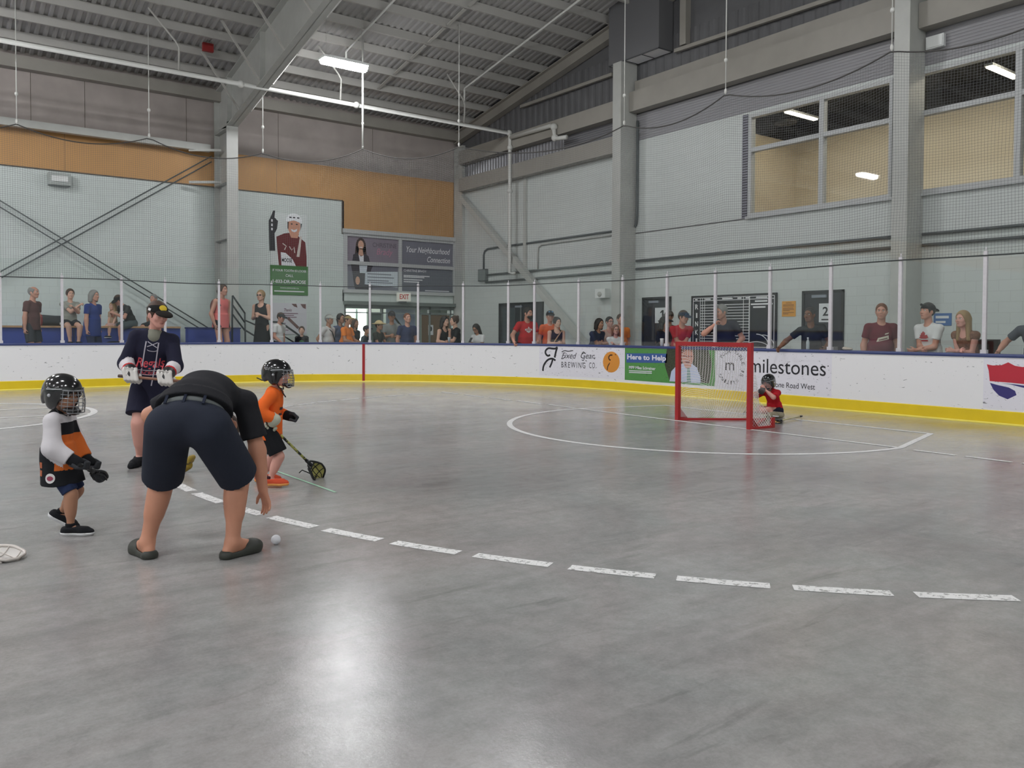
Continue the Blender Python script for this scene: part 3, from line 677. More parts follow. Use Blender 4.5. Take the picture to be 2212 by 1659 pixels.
o, bd, a, b = wbanner('window_banner', 'grey window banner below the woman portrait holding a white text card', .07, .03, mx_-.07, tz-.06, M_GREYP)
m = MB(); bd.poly(m, [(.14, b), (.16, .7), (.26, .1), (.3, 0), (.92, 0), (.9, .2), (.86, .62), (.95, b)], .002); m.build('portrait_jacket', M_SUITP, o)
m = MB(); bd.poly(m, [(.44, b), (.46, .56), (.7, .56), (.74, b)], .003); bd.poly(m, [(.66, .60), (a-.02, .66), (a-.02, .12), (.64, .18)], .004); m.build('white_card', mat('card_white', (206, 214, 222), .6), o)
m = MB()
for i, (q, l) in enumerate(((.53, .9), (.42, 1.0), (.31, .8), (.24, .95))): bd.rect(m, .74, q, .74+l*(a-.85)*.95, q+.035, .006)
m.build('lettering', mat('print_grey', (120, 124, 136), .6), o)
m = MB(); bd.disc(m, .38, .30, .08, .14, .004); m.build('portrait_hand', M_SKINP, o)
o, bd, a, b = wbanner('window_banner', 'dark grey window banner of small white address lines above the exit sign', mx_+.07, .03, wx-.07, tz-.06, mat('dark_grey_print', (98, 100, 112), .45))
m = MB(); bd.text(m, 'CHRISTINE BRADY', a*.26, b*.88, a*.44, .08, .003, bold=.01)
for q, l in ((.62, .5), (.56, .4), (.45, .36), (.36, .3)): bd.rect(m, .08, b*q+.02, .08+a*l, b*q+.055, .003)
bd.rect(m, a*.45, .03, a*.93, .06, .003); m.build('lettering', M_WHP, o)

# poster: smiling hockey player over green panel
t = thing('poster', 'tall wall poster of a grinning hockey player above a green phone number panel', 'poster', (9.13, YW-.02, 2.56)); bd = Board((0, -.012, 0), (1, 0, 0), (0, 0, 1)); pw, ph = 1.25, 2.68; gz = .94
MB().box((0, -.01, 0), (pw, .02, gz)).build('green_panel', mat('poster_green', (64, 118, 58), .5), t)
MB().box((.02, -.01, gz), (pw-.03, .02, ph-.08)).build('white_panel', mat('poster_white', (212, 218, 216), .5), t)
M_MAR = mat('poster_maroon', (104, 32, 34), .6)
m = MB(); bd.poly(m, [(.28, gz), (.22, gz+.55), (.2, gz+.9), (.45, gz+1.02), (.6, gz+1.05), (.9, gz+.98), (1.16, gz+.78), (1.2, gz+.3), (1.2, gz)], .003); m.build('jersey', M_MAR, t)
m = MB(); bd.disc(m, .78, gz+1.27, .21, .30, .006); bd.poly(m, [(.62, gz+1.05), (.95, gz+1.05), (.9, gz+.9), (.68, gz+.9)], .005); m.build('face', mat('poster_skin', (206, 150, 124), .6), t)
m = MB(); bd.poly(m, [(.55, gz+1.40)]+[(.78+.27*math.cos(a), gz+1.42+.27*math.sin(a)) for a in np.linspace(math.pi, 0, 14)]+[(1.04, gz+1.38), (.78, gz+1.46)], .009); m.build('helmet', mat('poster_helmet', (236, 238, 240), .5), t)
m = MB()
for a in (.62, .74, .88): bd.rect(m, a, gz+1.53, a+.08, gz+1.57, .011)
bd.poly(m, [(.56, gz+1.40), (.60, gz+1.40), (.59, gz+1.16), (.56, gz+1.2)], .011); bd.poly(m, [(1.0, gz+1.38), (1.04, gz+1.36), (1.0, gz+1.14)], .011)
for a in (.70, .87): bd.disc(m, a, gz+1.34, .035, .02, .011, n=12)
m.build('dark_details', M_INK, t)
m = MB(); bd.poly(m, [(.67, gz+1.18), (.78, gz+1.15), (.89, gz+1.2), (.86, gz+1.11), (.78, gz+1.08), (.70, gz+1.11)], .011); m.build('teeth', M_WHP, t)
m = MB(); bd.poly(m, [(-.02, gz+.45), (-.04, gz+1.40), (.0, gz+1.48), (.1, gz+1.72), (.16, gz+1.72), (.14, gz+1.50), (.25, gz+1.40), (.22, gz+1.15), (.14, gz+1.0), (.16, gz+.45)], .007); m.build('glove_and_stick', mat('poster_black', (36, 36, 40), .6), t)
m = MB()
for q in (1.36, 1.22, 1.09): bd.rect(m, .03, gz+q, .08, gz+q+.08, .010)
m.build('glove_marks', M_WHP, t)
m = MB(); bd.poly(m, [(.98, gz+.98), (1.04, gz+.95), (.96, gz+.3), (.86, gz+.3)], .006); bd.stroke(m, [(.4, gz+.7), (.52, gz+.62), (.46, gz+.5)], .03, .006); bd.stroke(m, [(.62, gz+.62), (.7, gz+.5), (.78, gz+.6), (.8, gz+.42)], .03, .006); m.build('jersey_lace', mat('poster_cream', (206, 196, 188), .6), t)
m = MB(); bd.poly(m, [(.36, gz), (.34, gz+.42), (.5, gz+.4), (.72, gz+.22), (.84, gz)], .006); m.build('jersey_crest', M_WHP, t)
m = MB(); bd.text(m, 'MOOSE', .54, gz+.17, .34, .13, .009, bold=.02); m.build('crest_letters', M_INK, t)
m = MB(); bd.text(m, 'IF YOUR TOOTH IS LOOSE', pw/2, .78, 1.12, .075, .003, bold=.015); bd.text(m, 'CALL', pw/2, .62, .26, .085, .003, bold=.015); bd.text(m, '1-833-DR-MOOSE', pw/2, .43, 1.1, .11, .003, bold=.025)
bd.text(m, 'WWW.DRMOOSE.CA', pw/2, .22, .62, .045, .003); bd.rect(m, .12, .10, 1.12, .135, .003); m.build('lettering', M_WHP, t)
# lower white poster
t = thing('poster', 'white printed poster with brown hockey sticks beside the stair rail', 'poster', (9.2, YW-.02, 1.3)); bd = Board((0, -.012, 0), (1, 0, 0), (0, 0, 1)); a, b = 1.13, 1.0
MB().box((0, -.01, 0), (a, .02, b)).build('sheet', mat('poster_paper', (206, 204, 210), .5), t)
m = MB(); bd.stroke(m, [(.5, .52), (.85, .2)], .09, .003); bd.poly(m, [(.62, .98), (.78, .98), (.82, .86), (.7, .9)], .003); bd.poly(m, [(.92, .98), (1.1, .98), (1.1, .82), (1.0, .86)], .003); m.build('stick_print', mat('stick_brown', (104, 70, 66), .6), t)
m = MB(); bd.text(m, 'Thanks', .5, .78, .26, .1, .004, shear=.3, bold=.01)
for q, l in ((.66, .75), (.6, .6), (.54, .7), (.34, .3), (.27, .35), (.2, .3), (.12, .4)): bd.rect(m, .16, q, .16+l*.9, q+.022, .004)
m.build('lettering', mat('poster_plum', (110, 56, 84), .6), t)
# ------------------------------------------------------------------ lamps of the hall
M_LAMP = mat('lamp_diffuser', (252, 253, 255), .5, emit=LAMP_EMIT)
def hall_lamp(x, y, lab, i):
    z = 8.38 if y > 15 else 9.2
    t = thing('ceiling_light', lab, 'lamp', (x, y, z), 0, 'hall ceiling lamps')
    pr = [(-.17, 0), (-.15, -.07), (-.09, -.12), (0, -.135), (.09, -.12), (.15, -.07), (.17, 0)]
    MB().prism([(-.60, a, b-.01) for a, b in pr], (1.2, 0, 0)).build('diffuser', M_LAMP, t)
    m = MB(); m.box((-.62, -.19, -.01), (.62, .19, .05)).box((-.45, -.12, .05), (.45, .12, .09)); m.build('housing', M_WHITE, t)
    for dx in (-.5, .5): MB().tube([(dx, 0, .05), (dx, 0, roof_z(y)+.22-z)], .006, 6).build('hanger', M_PURL, t)
hall_lamp(9.1, 19.8, 'bright ceiling lamp hanging under the roof beside the rafter', 0)
n = 0
for y in (19.8, 12.2, 4.4, -3.2):
    for x in (9.1, -1.6, -6.4, -14.2, -22, -30, -38):
        if (x, y) == (9.1, 19.8): continue
        hall_lamp(x, y, 'ceiling lamp of the hall outside the picture', n)

# ------------------------------------------------------------------ rink boards
X0 = -14.0; L1 = XB-RB-X0; L2 = RB*math.pi/2; PC = Vector((XB-RB, YB-RB, 0))
def path(s):
    """inner face of the boards: point, outward normal, tangent"""
    if s < L1: return Vector((X0+s, YB, 0)), Vector((0, 1, 0)), Vector((1, 0, 0))
    if s < L1+L2:
        a = math.pi/2-(s-L1)/RB; n = Vector((math.cos(a), math.sin(a), 0)); return PC+n*RB, n, Vector((math.sin(a), -math.cos(a), 0))
    return Vector((XB, YB-RB-(s-L1-L2), 0)), Vector((1, 0, 0)), Vector((0, -1, 0))
SMAX = L1+L2+YB-RB+4.5
def hit(px, py):
    """where the sight line meets the boards' inner face: (s, z)"""
    r = ray(px, py)
    t = YB/r.y
    if r.y > 0 and r.x*t <= PC.x: return r.x*t-X0, CAM_H+r.z*t
    t = XB/r.x
    if r.x > 0 and r.y*t <= PC.y: return L1+L2+PC.y-r.y*t, CAM_H+r.z*t
    a = r.x*r.x+r.y*r.y; b = -2*(r.x*PC.x+r.y*PC.y); c = PC.x**2+PC.y**2-RB*RB
    t = (-b+math.sqrt(b*b-4*a*c))/(2*a)
    return L1+RB*(math.pi/2-math.atan2(r.y*t-PC.y, r.x*t-PC.x)), CAM_H+r.z*t
def steps(s0, s1, ds=.25):
    n = max(1, int(math.ceil((s1-s0)/ds))); return [s0+(s1-s0)*i/n for i in range(n+1)]
def sweep(prof, s0, s1, ds=.25, closed=True):
    m = MB(); S_ = steps(s0, s1, ds); n = len(prof); vs = []
    for s_ in S_:
        p, nn, _ = path(s_)
        vs += [p+nn*o+Vector((0, 0, z)) for o, z in prof]
    fs = [(i*n+k, i*n+(k+1) % n, (i+1)*n+(k+1) % n, (i+1)*n+k) for i in range(len(S_)-1) for k in range(n if closed else n-1)]
    if closed: fs += [tuple(range(n-1, -1, -1)), tuple(range((len(S_)-1)*n, len(S_)*n))]
    return m.add(vs, fs)
def scuffed(m, rgb, scale, lo):
    """scattered dark puck marks worn into a printed or painted board"""
    nt = m.node_tree; b = nt.nodes['Principled BSDF']; L = nt.links.new
    tc = nt.nodes.new('ShaderNodeTexCoord'); mp = nt.nodes.new('ShaderNodeMapping'); mp.inputs['Scale'].default_value = (1, 1, 2.4); mp.inputs['Rotation'].default_value = (.3, .2, 0); L(tc.outputs['Object'], mp.inputs['Vector'])
    n = nt.nodes.new('ShaderNodeTexNoise'); n.inputs['Scale'].default_value = scale; n.inputs['Detail'].default_value = 4; n.inputs['Distortion'].default_value = .8; L(mp.outputs[0], n.inputs['Vector'])
    r = nt.nodes.new('ShaderNodeValToRGB'); e = r.color_ramp.elements; e[0].position = lo; e[1].position = lo+.05
    e[0].color = (*lin(rgb), 1); e[1].color = (*lin([x*.55 for x in rgb]), 1); L(n.outputs['Fac'], r.inputs['Fac']); L(r.outputs['Color'], b.inputs['Base Color'])
    return m
M_BOARD = scuffed(mat('board_white', (243, 242, 243), .32), (243, 242, 243), 9, .68)
bt = thing('rink_boards', 'white rink boards with yellow kick strip curving round the corner of the rink', 'boards', (0, 0, 0))
sweep([(0, .0), (0, 1.06), (.1, 1.06), (.1, 0)], 0, SMAX).build('board_face', M_BOARD, bt)
sweep([(-.012, .012), (-.012, .205), (0, .215), (.005, .215), (.005, 0.012)], 0, SMAX).build('kick_strip', mat('kick_yellow', (238, 206, 32), .35, var=.04, vscale=3), bt)
sweep([(-.03, .0), (-.03, .012), (-.012, .03), (.0, .03), (.0, 0)], 0, SMAX).build('floor_lip', mat('lip_yellow', (240, 222, 96), .4), bt)
sweep([(-.014, 1.045), (-.02, 1.07), (-.014, 1.10), (.13, 1.10), (.13, 1.045)], 0, SMAX).build('cap_rail', mat('cap_blue', (58, 70, 120), .35), bt)
s_, _ = hit(785.5, 780); p, nn, tt = path(s_)
sweep([(-.016, .0), (-.016, 1.06), (.0, 1.06), (.0, 0)], s_-.035, s_+.035).build('goal_line_stripe', mat('stripe_red', (168, 28, 34), .4), bt)
M_POST = mat('post_white', (214, 210, 214), .4, var=.05, vscale=20)
M_RGLASS = glass_mat('rink_glass', (.972, .988, .98))
pxs = [-110, 2, 135.5, 264, 358, 474, 587, 692, 798.5, 902, 999, 1096, 1152, 1247, 1341, 1437, 1541, 1659, 1790, 1940, 2123]
ss = [hit(px, 742)[0] for px in pxs]
for k in range(3): ss.append(ss[-1]+1.35)
for s_ in ss:
    p, nn, tt = path(s_); a = math.atan2(tt.y, tt.x)
    m = MB(); m.obox(p+nn*.05+Vector((0, 0, 1.91)), tt*.028, nn*.025, Vector((0, 0, .81))).obox(p+nn*.05+Vector((0, 0, 1.13)), tt*.045, nn*.04, Vector((0, 0, .03)))
    m.tube([p+nn*.05+Vector((0, 0, 2.72)), p+nn*.05+Vector((0, 0, 2.78))], .01, 6)
    m.build('glass_post', M_POST, bt)
for a, b in zip(ss, ss[1:]):
    pa, na, _ = path(a); pb, nb, _ = path(b); d = (pb-pa).normalized(); pa = pa+na*.05+d*.01; pb = pb+nb*.05-d*.01
    n = Vector((-d.y, d.x, 0)); m = MB()
    m.prism([pa+Vector((0, 0, 1.1)), pb+Vector((0, 0, 1.1)), pb+Vector((0, 0, 3.08)), pa+Vector((0, 0, 3.08))], n*.012)
    m.build('glass_pane', M_RGLASS, bt)

# ------------------------------------------------------------------ protective netting above the glass
sup = [(hit(px, 300)[0], hit(px, py)[1]) for px, py in ((-262, 240), (37, 267), (323, 297), (568, 330), (783, 321))]
sup += [(hit(990, 300)[0], 6.45)]+[(hit(px, 300)[0], hit(px, py)[1]) for px, py in ((1345, 270), (1563, 203), (1920, 110))]
sup += [(sup[-1][0]+3.2, 6.35), (sup[-1][0]+6.4, 6.35)]
def cable_z(s_):
    for (a, za), (b, zb_) in zip(sup, sup[1:]):
        if a <= s_ <= b:
            t = (s_-a)/(b-a); return za+(zb_-za)*t-.30*4*t*(1-t)*min(1, (b-a)/3.0)
    return 6.3
nt_ = thing('safety_net', 'fine dark string netting hanging above the rink glass from a sagging cable', 'net', (0, 0, 0))
S_ = steps(sup[0][0], sup[-1][0], .12); NV = 14; vs = []; uvs = []
for s_ in S_:
    p, nn, _ = path(s_); zt = cable_z(s_)
    for j in range(NV+1):
        f = j/NV; z = 2.66+(zt-2.66)*f
        rip = .05*math.sin(s_*2.1+f*3)*math.sin(f*math.pi)+.02*math.sin(s_*5.3+f*9)*math.sin(f*math.pi)
        vs.append(p+nn*(.05+rip)+Vector((0, 0, z))); uvs.append((s_, 3.64*f+.03*math.sin(s_*1.7)*math.sin(f*math.pi)))
fs = [(i*(NV+1)+j, (i+1)*(NV+1)+j, (i+1)*(NV+1)+j+1, i*(NV+1)+j+1) for i in range(len(S_)-1) for j in range(NV)]
m = MB().add(vs, fs, 0, True); o = m.build('mesh_sheet', net_mat('net_string', (92, 94, 96), .05, .0036), nt_, fix=False)
ul = o.data.uv_layers.new(name='UVMap'); idx = np.zeros(len(o.data.loops), dtype=np.int32); o.data.loops.foreach_get('vertex_index', idx)
ul.data.foreach_set('uv', np.array(uvs, dtype=np.float32)[idx].ravel())
def along(zf, off=.05, ds=.15): return [path(s_)[0]+path(s_)[1]*off+Vector((0, 0, zf(s_))) for s_ in steps(sup[0][0], sup[-1][0], ds)]
MB().tube(along(cable_z), .014, 6).build('cable', mat('cable_dark', (70, 68, 66), .6), nt_)
MB().tube(along(lambda s_: 2.655+.012*math.sin(s_*1.5), .02), .012, 6).build('bottom_cord', mat('cord_dark', (54, 58, 58), .6), nt_)
for s_, z in sup:
    p, nn, _ = path(s_); q = p+nn*.05; thick = abs(s_-hit(783, 300)[0]) < .1
    m = MB(); m.tube([q+Vector((0, 0, z)), q+Vector((0, 0, roof_z(q.y)+.1))], .03 if thick else .012, 8); m.ell(q+Vector((0, 0, z+.06)), (.03, .03, .06)); m.ell(q+Vector((0, 0, z+.7)), (.04, .04, .05))
    m.build('hanging_rod', M_PIPE, nt_)

# ------------------------------------------------------------------ advertisements on the boards
class PathBoard(Board):
    def __init__(s, off): s.off = off
    def p(s, a, b, k=0.0):
        q, nn, _ = path(a); return q-nn*(s.off+k)+Vector((0, 0, b))
PB = PathBoard(.002)
def ad_sheet(name, lab, pxa, pxb, z0, z1, m):
    sa, sb = hit(pxa, 780)[0], hit(pxb, 780)[0]; q, nn, _ = path((sa+sb)/2)
    t = thing(name, lab, 'advertisement', (0, 0, 0))
    mb = MB()
    for a, b in zip(steps(sa, sb), steps(sa, sb)[1:]): PB.rect(mb, a, z0, b, z1, 0)
    # give the vinyl its thickness
    for a, b in zip(steps(sa, sb), steps(sa, sb)[1:]): mb.add([PB.p(a, z1, 0), PB.p(b, z1, 0), PB.p(b, z1, -.0015), PB.p(a, z1, -.0015)], [(0, 1, 2, 3)])
    mb.build('sheet', m, t, fix=False); return t
def H7(x, y): return hit(1130+x/5.53, 720+y/5.53)
def H6(x, y): return hit(1360+x/5.53, 560+y/5.53)
def H8(x, y): return hit(1400+x/5.53, 700+y/5.53)
def H9(x, y): return hit(1620+x/3.736, 560+y/3.736)
def trect(mb, H, x0, y0, x1, y1, txt, k, mi=0, **kw):
    (a, b), (c, d) = H(x0, (y0+y1)/2), H(x1, (y0+y1)/2); zt, zb_ = H((x0+x1)/2, y0)[1], H((x0+x1)/2, y1)[1]
    PB.text(mb, txt, (a+c)/2, (zt+zb_)/2, c-a, zt-zb_, k, mi, **kw)
def px_stroke(mb, H, pts, w, k):
    # smooth the drawn stroke
    P = [Vector(p) for p in pts]; out = []
    for i in range(len(P)-1):
        p0, p1, p2, p3 = P[max(i-1, 0)], P[i], P[i+1], P[min(i+2, len(P)-1)]
        for j in range(6):
            t = j/6; out.append(.5*((2*p1)+(p2-p0)*t+(2*p0-5*p1+4*p2-p3)*t*t+(3*p1-p0-3*p2+p3)*t**3))
    out.append(P[-1]); PB.stroke(mb, [H(p.x, p.y) for p in out], w, k)
M_ADW = scuffed(mat('ad_white', (236, 234, 242), .35), (236, 234, 242), 15, .645); M_ADI = mat('ad_ink', (26, 26, 34), .5)
t = ad_sheet('board_ad', 'white board advertisement with hooked black F mark and orange oval', 1165, 1349.7, .28, 1.04, M_ADW)
m = MB()
px_stroke(m, H7, [(325, 258), (295, 268), (270, 240), (272, 205), (305, 178), (350, 182), (385, 182), (412, 165)], .05, .002)
px_stroke(m, H7, [(408, 172), (394, 215), (378, 290)], .055, .002)
px_stroke(m, H7, [(388, 325), (350, 303), (300, 315), (260, 360), (242, 405), (238, 450)], .05, .002)
px_stroke(m, H7, [(356, 305), (340, 360), (318, 408)], .05, .002)
m.build('hook_mark', M_ADI, t)
m = MB(); trect(m, H7, 462, 232, 640, 300, 'Fixed', .002, shear=.35); trect(m, H7, 690, 232, 858, 302, 'Gear', .002, shear=.35)
px_stroke(m, H7, [(462, 222), (500, 208), (540, 215), (598, 206)], .022, .002); px_stroke(m, H7, [(740, 240), (722, 222), (700, 250)], .018, .002); px_stroke(m, H7, [(735, 290), (720, 325), (702, 315)], .018, .002); px_stroke(m, H7, [(838, 290), (856, 306), (858, 288)], .018, .002)
px_stroke(m, H7, [(500, 280), (478, 302), (455, 300)], .018, .002)
m.build('script_lettering', M_ADI, t)
m = MB(); trect(m, H7, 458, 345, 745, 413, 'BREWING', .002, spacing=1.35); trect(m, H7, 790, 350, 874, 417, 'CO.', .002, spacing=1.3); m.build('lettering', M_ADI, t)
m = MB(); PB.poly(m, [H7(1055+100*math.cos(a), 343-125*math.sin(a)) for a in np.linspace(0, 2*math.pi, 40)[:-1]], .002); m.build('orange_oval', mat('ad_orange', (226, 150, 60), .45), t)
m = MB(); q = lambda x, y: H7(1058+(x-325)*.58, 346+(y-308)*.66)
px_stroke(m, q, [(325, 258), (295, 268), (270, 240), (272, 205), (305, 178), (350, 182), (385, 182), (412, 165)], .035, .003); px_stroke(m, q, [(408, 172), (394, 215), (378, 290)], .03, .003)
px_stroke(m, q, [(388, 325), (350, 303), (300, 315), (260, 360), (242, 405), (238, 450)], .03, .003); px_stroke(m, q, [(356, 305), (340, 360), (318, 408)], .03, .003)
m.build('oval_mark', mat('ad_brown', (74, 40, 20), .5), t)
M_ADG = scuffed(mat('ad_green', (86, 150, 78), .4), (86, 150, 78), 14, .65)
t = ad_sheet('board_ad', 'green board advertisement saying Here to Help with portrait of a man in a tie', 1349.9, 1545, .28, 1.04, M_ADG)
m = MB(); PB.poly(m, [H7(1232, 238), H7(1726, 243), H7(1716, 354), H7(1236, 350)], .002); m.build('blue_band', mat('ad_blue', (64, 96, 160), .45), t)
m = MB(); trect(m, H7, 1246, 258, 1708, 338, 'Here to Help', .003, bold=.03); trect(m, H7, 1266, 396, 1584, 432, 'MPP Mike Schreiner', .003, bold=.02)
for y in (442, 462): PB.poly(m, [H7(1266, y), H7(1540, y+10), H7(1540, y+20), H7(1266, y+10)], .003)
m.build('lettering', M_ADW, t)
m = MB(); PB.poly(m, [H6(450, 1045), H6(920, 1045), H6(965, 1150), H6(985, 1280), H6(955, 1480), H6(640, 1470), H6(480, 1455), H6(420, 1260)], .002); m.build('foliage_photo', mat('ad_foliage', (62, 66, 48), .5, var=.5, vscale=26), t)
m = MB(); PB.poly(m, [H6(478, 1458), H6(500, 1340), H6(545, 1290), H6(640, 1240), H6(740, 1240), H6(810, 1300), H6(845, 1400), H6(850, 1478)], .003); m.build('portrait_shirt', mat('ad_shirt', (196, 206, 230), .5), t)
m = MB(); PB.poly(m, [H6(695+72*math.cos(a), 1168-112*math.sin(a)) for a in np.linspace(0, 2*math.pi, 30)[:-1]], .004); PB.poly(m, [H6(645, 1230), H6(745, 1230), H6(735, 1290), H6(695, 1310), H6(660, 1290)], .0035); m.build('portrait_face', mat('ad_skin', (206, 150, 130), .5), t)
m = MB(); PB.poly(m, [H6(695+74*math.cos(a), 1150-100*math.sin(a)) for a in np.linspace(.15, math.pi-.15, 16)]+[H6(640, 1110), H6(695, 1085), H6(750, 1108)], .005); m.build('portrait_hair', mat('ad_hair', (140, 92, 74), .5), t)
m = MB(); PB.poly(m, [H6(660, 1222), H6(730, 1222), H6(712, 1240), H6(680, 1240)], .005); PB.poly(m, [H6(635, 1150), H6(756, 1156), H6(756, 1166), H6(635, 1160)], .005); m.build('portrait_lines', mat('ad_dark', (120, 70, 64), .5), t)
m = MB(); PB.poly(m, [H6(690, 1300), H6(722, 1300), H6(735, 1470), H6(685, 1470)], .005); m.build('portrait_tie', mat('ad_tie', (120, 156, 150), .5), t)
t = ad_sheet('board_ad', 'white board advertisement with the word milestones in black behind the goal', 1545.2, 1797, .24, 1.04, M_ADW)
m = MB(); trect(m, H8, 1218, 425, 2125, 600, 'milestones', .002); trect(m, H8, 1465, 702, 1995, 768, 'Stone Road West', .002); trect(m, H8, 925, 462, 1030, 552, 'm', .002)
ring = 'YOUR TABLE IS WAITING'; cx_, cy_ = 990, 512
for i, ch in enumerate(ring):
    if ch == ' ': continue
    a = math.radians(140-i*300/len(ring)); x, y = cx_+150*math.cos(a), cy_-188*math.sin(a); s_, z = H8(x, y)
    ds = abs(H8(x+18, y)[0]-H8(x-18, y)[0]); PB.text(m, ch, s_, z, ds*(.4 if ch == 'I' else .85), .075, .002, rot=a-math.pi/2)
PB.disc(m, *H8(2152, 502), .012, k=.002, n=10)
m.build('lettering', M_ADI, t)
t = ad_sheet('board_ad', 'board advertisement with red, white and blue shield at the right edge', 2125, 2330, .24, 1.04, M_ADW)
m = MB(); PB.poly(m, [H9(x, y) for x, y in [(1913, 848), (1960, 857), (2030, 855), (2085, 832), (2140, 860), (2200, 870), (2262, 866), (2258, 1012), (2100, 996), (1936, 983), (1928, 900)]], .002); m.build('red_field', mat('shield_red', (196, 44, 62), .45), t)
m = MB(); PB.poly(m, [H9(x, y) for x, y in [(2030, 1000), (2140, 1010), (2258, 1026), (2255, 1048), (2180, 1030), (2110, 1012)]], .002)
PB.poly(m, [H9(x, y) for x, y in [(1937, 997), (2000, 1015), (2090, 1035), (2140, 1062), (2152, 1096), (2080, 1130), (2010, 1100), (1965, 1052)]], .002); m.build('blue_field', mat('shield_blue', (58, 52, 120), .45), t)
# ------------------------------------------------------------------ painted lines on the floor
def paint(name, wear=0.0, rgb=(236, 235, 234)):
    m = mat(name, rgb, .4)
    if wear:
        nt = m.node_tree; b = nt.nodes['Principled BSDF']; L = nt.links.new
        tc = nt.nodes.new('ShaderNodeTexCoord'); n = nt.nodes.new('ShaderNodeTexNoise'); n.inputs['Scale'].default_value = 26; n.inputs['Detail'].default_value = 6; n.inputs['Roughness'].default_value = .7
        L(tc.outputs['Object'], n.inputs['Vector'])
        r = nt.nodes.new('ShaderNodeMath'); r.operation = 'GREATER_THAN'; r.inputs[1].default_value = .5-wear*.06; L(n.outputs['Fac'], r.inputs[0])
        mx = nt.nodes.new('ShaderNodeMix'); mx.data_type = 'RGBA'; mx.inputs[6].default_value = (*lin((158, 157, 155)), 1); mx.inputs[7].default_value = (*lin(rgb), 1)
        L(r.outputs[0], mx.inputs[0]); L(mx.outputs[2], b.inputs['Base Color'])
    return m
FB = Board((0, 0, .0), (1, 0, 0), (0, 1, 0))
M_LINEW = paint('line_white', 1.9); M_DASH = paint('dash_worn', .9)
m = MB(); cc = (9.84, 8.30)
FB.stroke(m, arc_pts(*cc, 3.05, 3.05, 90, 270, 60), .085, .002)
FB.stroke(m, [(cc[0]-.02, cc[1]+3.05), (11.72, 10.93)], .085, .002); FB.stroke(m, [(cc[0]-.02, cc[1]-3.05), (11.58, 5.75)], .08, .002); FB.stroke(m, [(11.72, 10.95), (11.60, 7.96), (11.57, 5.73)], .085, .0025)
m.build('crease_marking', M_LINEW, fl, fix=False)
m = MB(); FB.stroke(m, [(9.86, 11.38), (9.82, 5.22)], .075, .003)
y = 5.05
while y > -3:
    FB.stroke(m, [(9.76, y), (9.75, y-.5)], .07, .003); y -= .6
y = 11.5
while y < 16.3: FB.stroke(m, [(9.90, y), (9.95, y+.85)], .075, .003); y += 1.0
m.build('goal_line_marking', M_LINEW, fl, fix=False)
m = MB()
for k in range(-21, 16):
    a = 182.2+4.53*k
    if a < 92: continue
    FB.stroke(m, arc_pts(10.0, 8.0, 8.06, 8.06, a-1.83, a+1.83, 4), .10, .002)
m.build('dashed_arc_marking', M_DASH, fl, fix=False)
m = MB(); FB.stroke(m, arc_pts(-.1, 16.1, 2.65, 2.65, 0, 360, 72), .11, .002); FB.stroke(m, [(-2.7, 16.82), (2.45, 16.82)], .09, .003); FB.stroke(m, [(-2.7, 15.33), (2.45, 15.33)], .09, .003)
m.build('faceoff_circle_marking', M_LINEW, fl, fix=False)
m = MB(); FB.stroke(m, [(2.9, 9.3), (2.97, 6.65)], .026, .003); m.build('tape_line', paint('green_tape', 0, (160, 206, 176)), fl, fix=False)

# ------------------------------------------------------------------ lacrosse goal
PL, PR = Vector((9.94, 9.0, 0)), Vector((9.84, 7.52, 0)); GH = 1.265
gt = thing('lacrosse_goal', 'red tube lacrosse goal with white net standing on the crease', 'goal', (9.89, 8.26, 0)); go = Vector((9.89, 8.26, 0))
M_GRED = mat('goal_red', (176, 34, 40), .35); gr = (PR-PL).normalized(); gb = Vector((0, 0, 1)).cross(gr)
if gb.x < 0: gb = -gb
def gp_(p, d=0.0, z=0.0): return p+gb*d+Vector((0, 0, z))-go
for p in (PL, PR): MB().bar(gp_(p), gp_(p, 0, GH), .065, .065, (1, 0, 0)).build('post', M_GRED, gt)
MB().bar(gp_(PL-gr*.033, 0, GH-.03), gp_(PR+gr*.033, 0, GH-.03), .065, .065).build('crossbar', M_GRED, gt)
AP = (PL+PR)/2+gb*1.2; CR = PR+gb*.5
m = MB()
for a, b in ((PL, AP), (AP, PR), (PR, CR)): m.bar(gp_(a, 0, .016), gp_(b, 0, .016), .05, .03)
m.bar(gp_(CR, 0, .0), gp_(CR, 0, .15), .05, .05)
m.build('base_frame', M_GRED, gt)
m = MB()
for p, sgn in ((PL, 1), (PR, -1)): m.prism([gp_(p, .03, .03), gp_(p, .20, .03), gp_(p, .03, .20)], gr*.02*sgn)
m.build('corner_gusset', M_GRED, gt)
# net: sheet from crossbar and posts back to the base bars
tops = [PL+(PR-PL)*(i/16) for i in range(17)]
def lerp_poly(pts, f):
    L = [0]
    for a, b in zip(pts, pts[1:]): L.append(L[-1]+(b-a).length)
    t = f*L[-1]
    for i in range(len(pts)-1):
        if t <= L[i+1]+1e-9: return pts[i]+(pts[i+1]-pts[i])*((t-L[i])/(L[i+1]-L[i]))
    return pts[-1]
rim_top = [PL, PL+Vector((0, 0, GH-.06)), PR+Vector((0, 0, GH-.06)), PR]; rim_bot = [PL, AP, PR]
NU, NVg = 60, 16; vs = []; uvs = []
for i in range(NU+1):
    f = i/NU; a = lerp_poly(rim_top, f); b = lerp_poly(rim_bot, f)+Vector((0, 0, .05))
    for j in range(NVg+1):
        g = j/NVg; p = a+(b-a)*g; bow = math.sin(g*math.pi)*.10*math.sin(f*math.pi)
        p = p+gb*bow; p.z = max(.03, p.z-.10*math.sin(g*math.pi)*math.sin(f*math.pi)); vs.append(p-go); uvs.append((f*3.6, g*1.35))
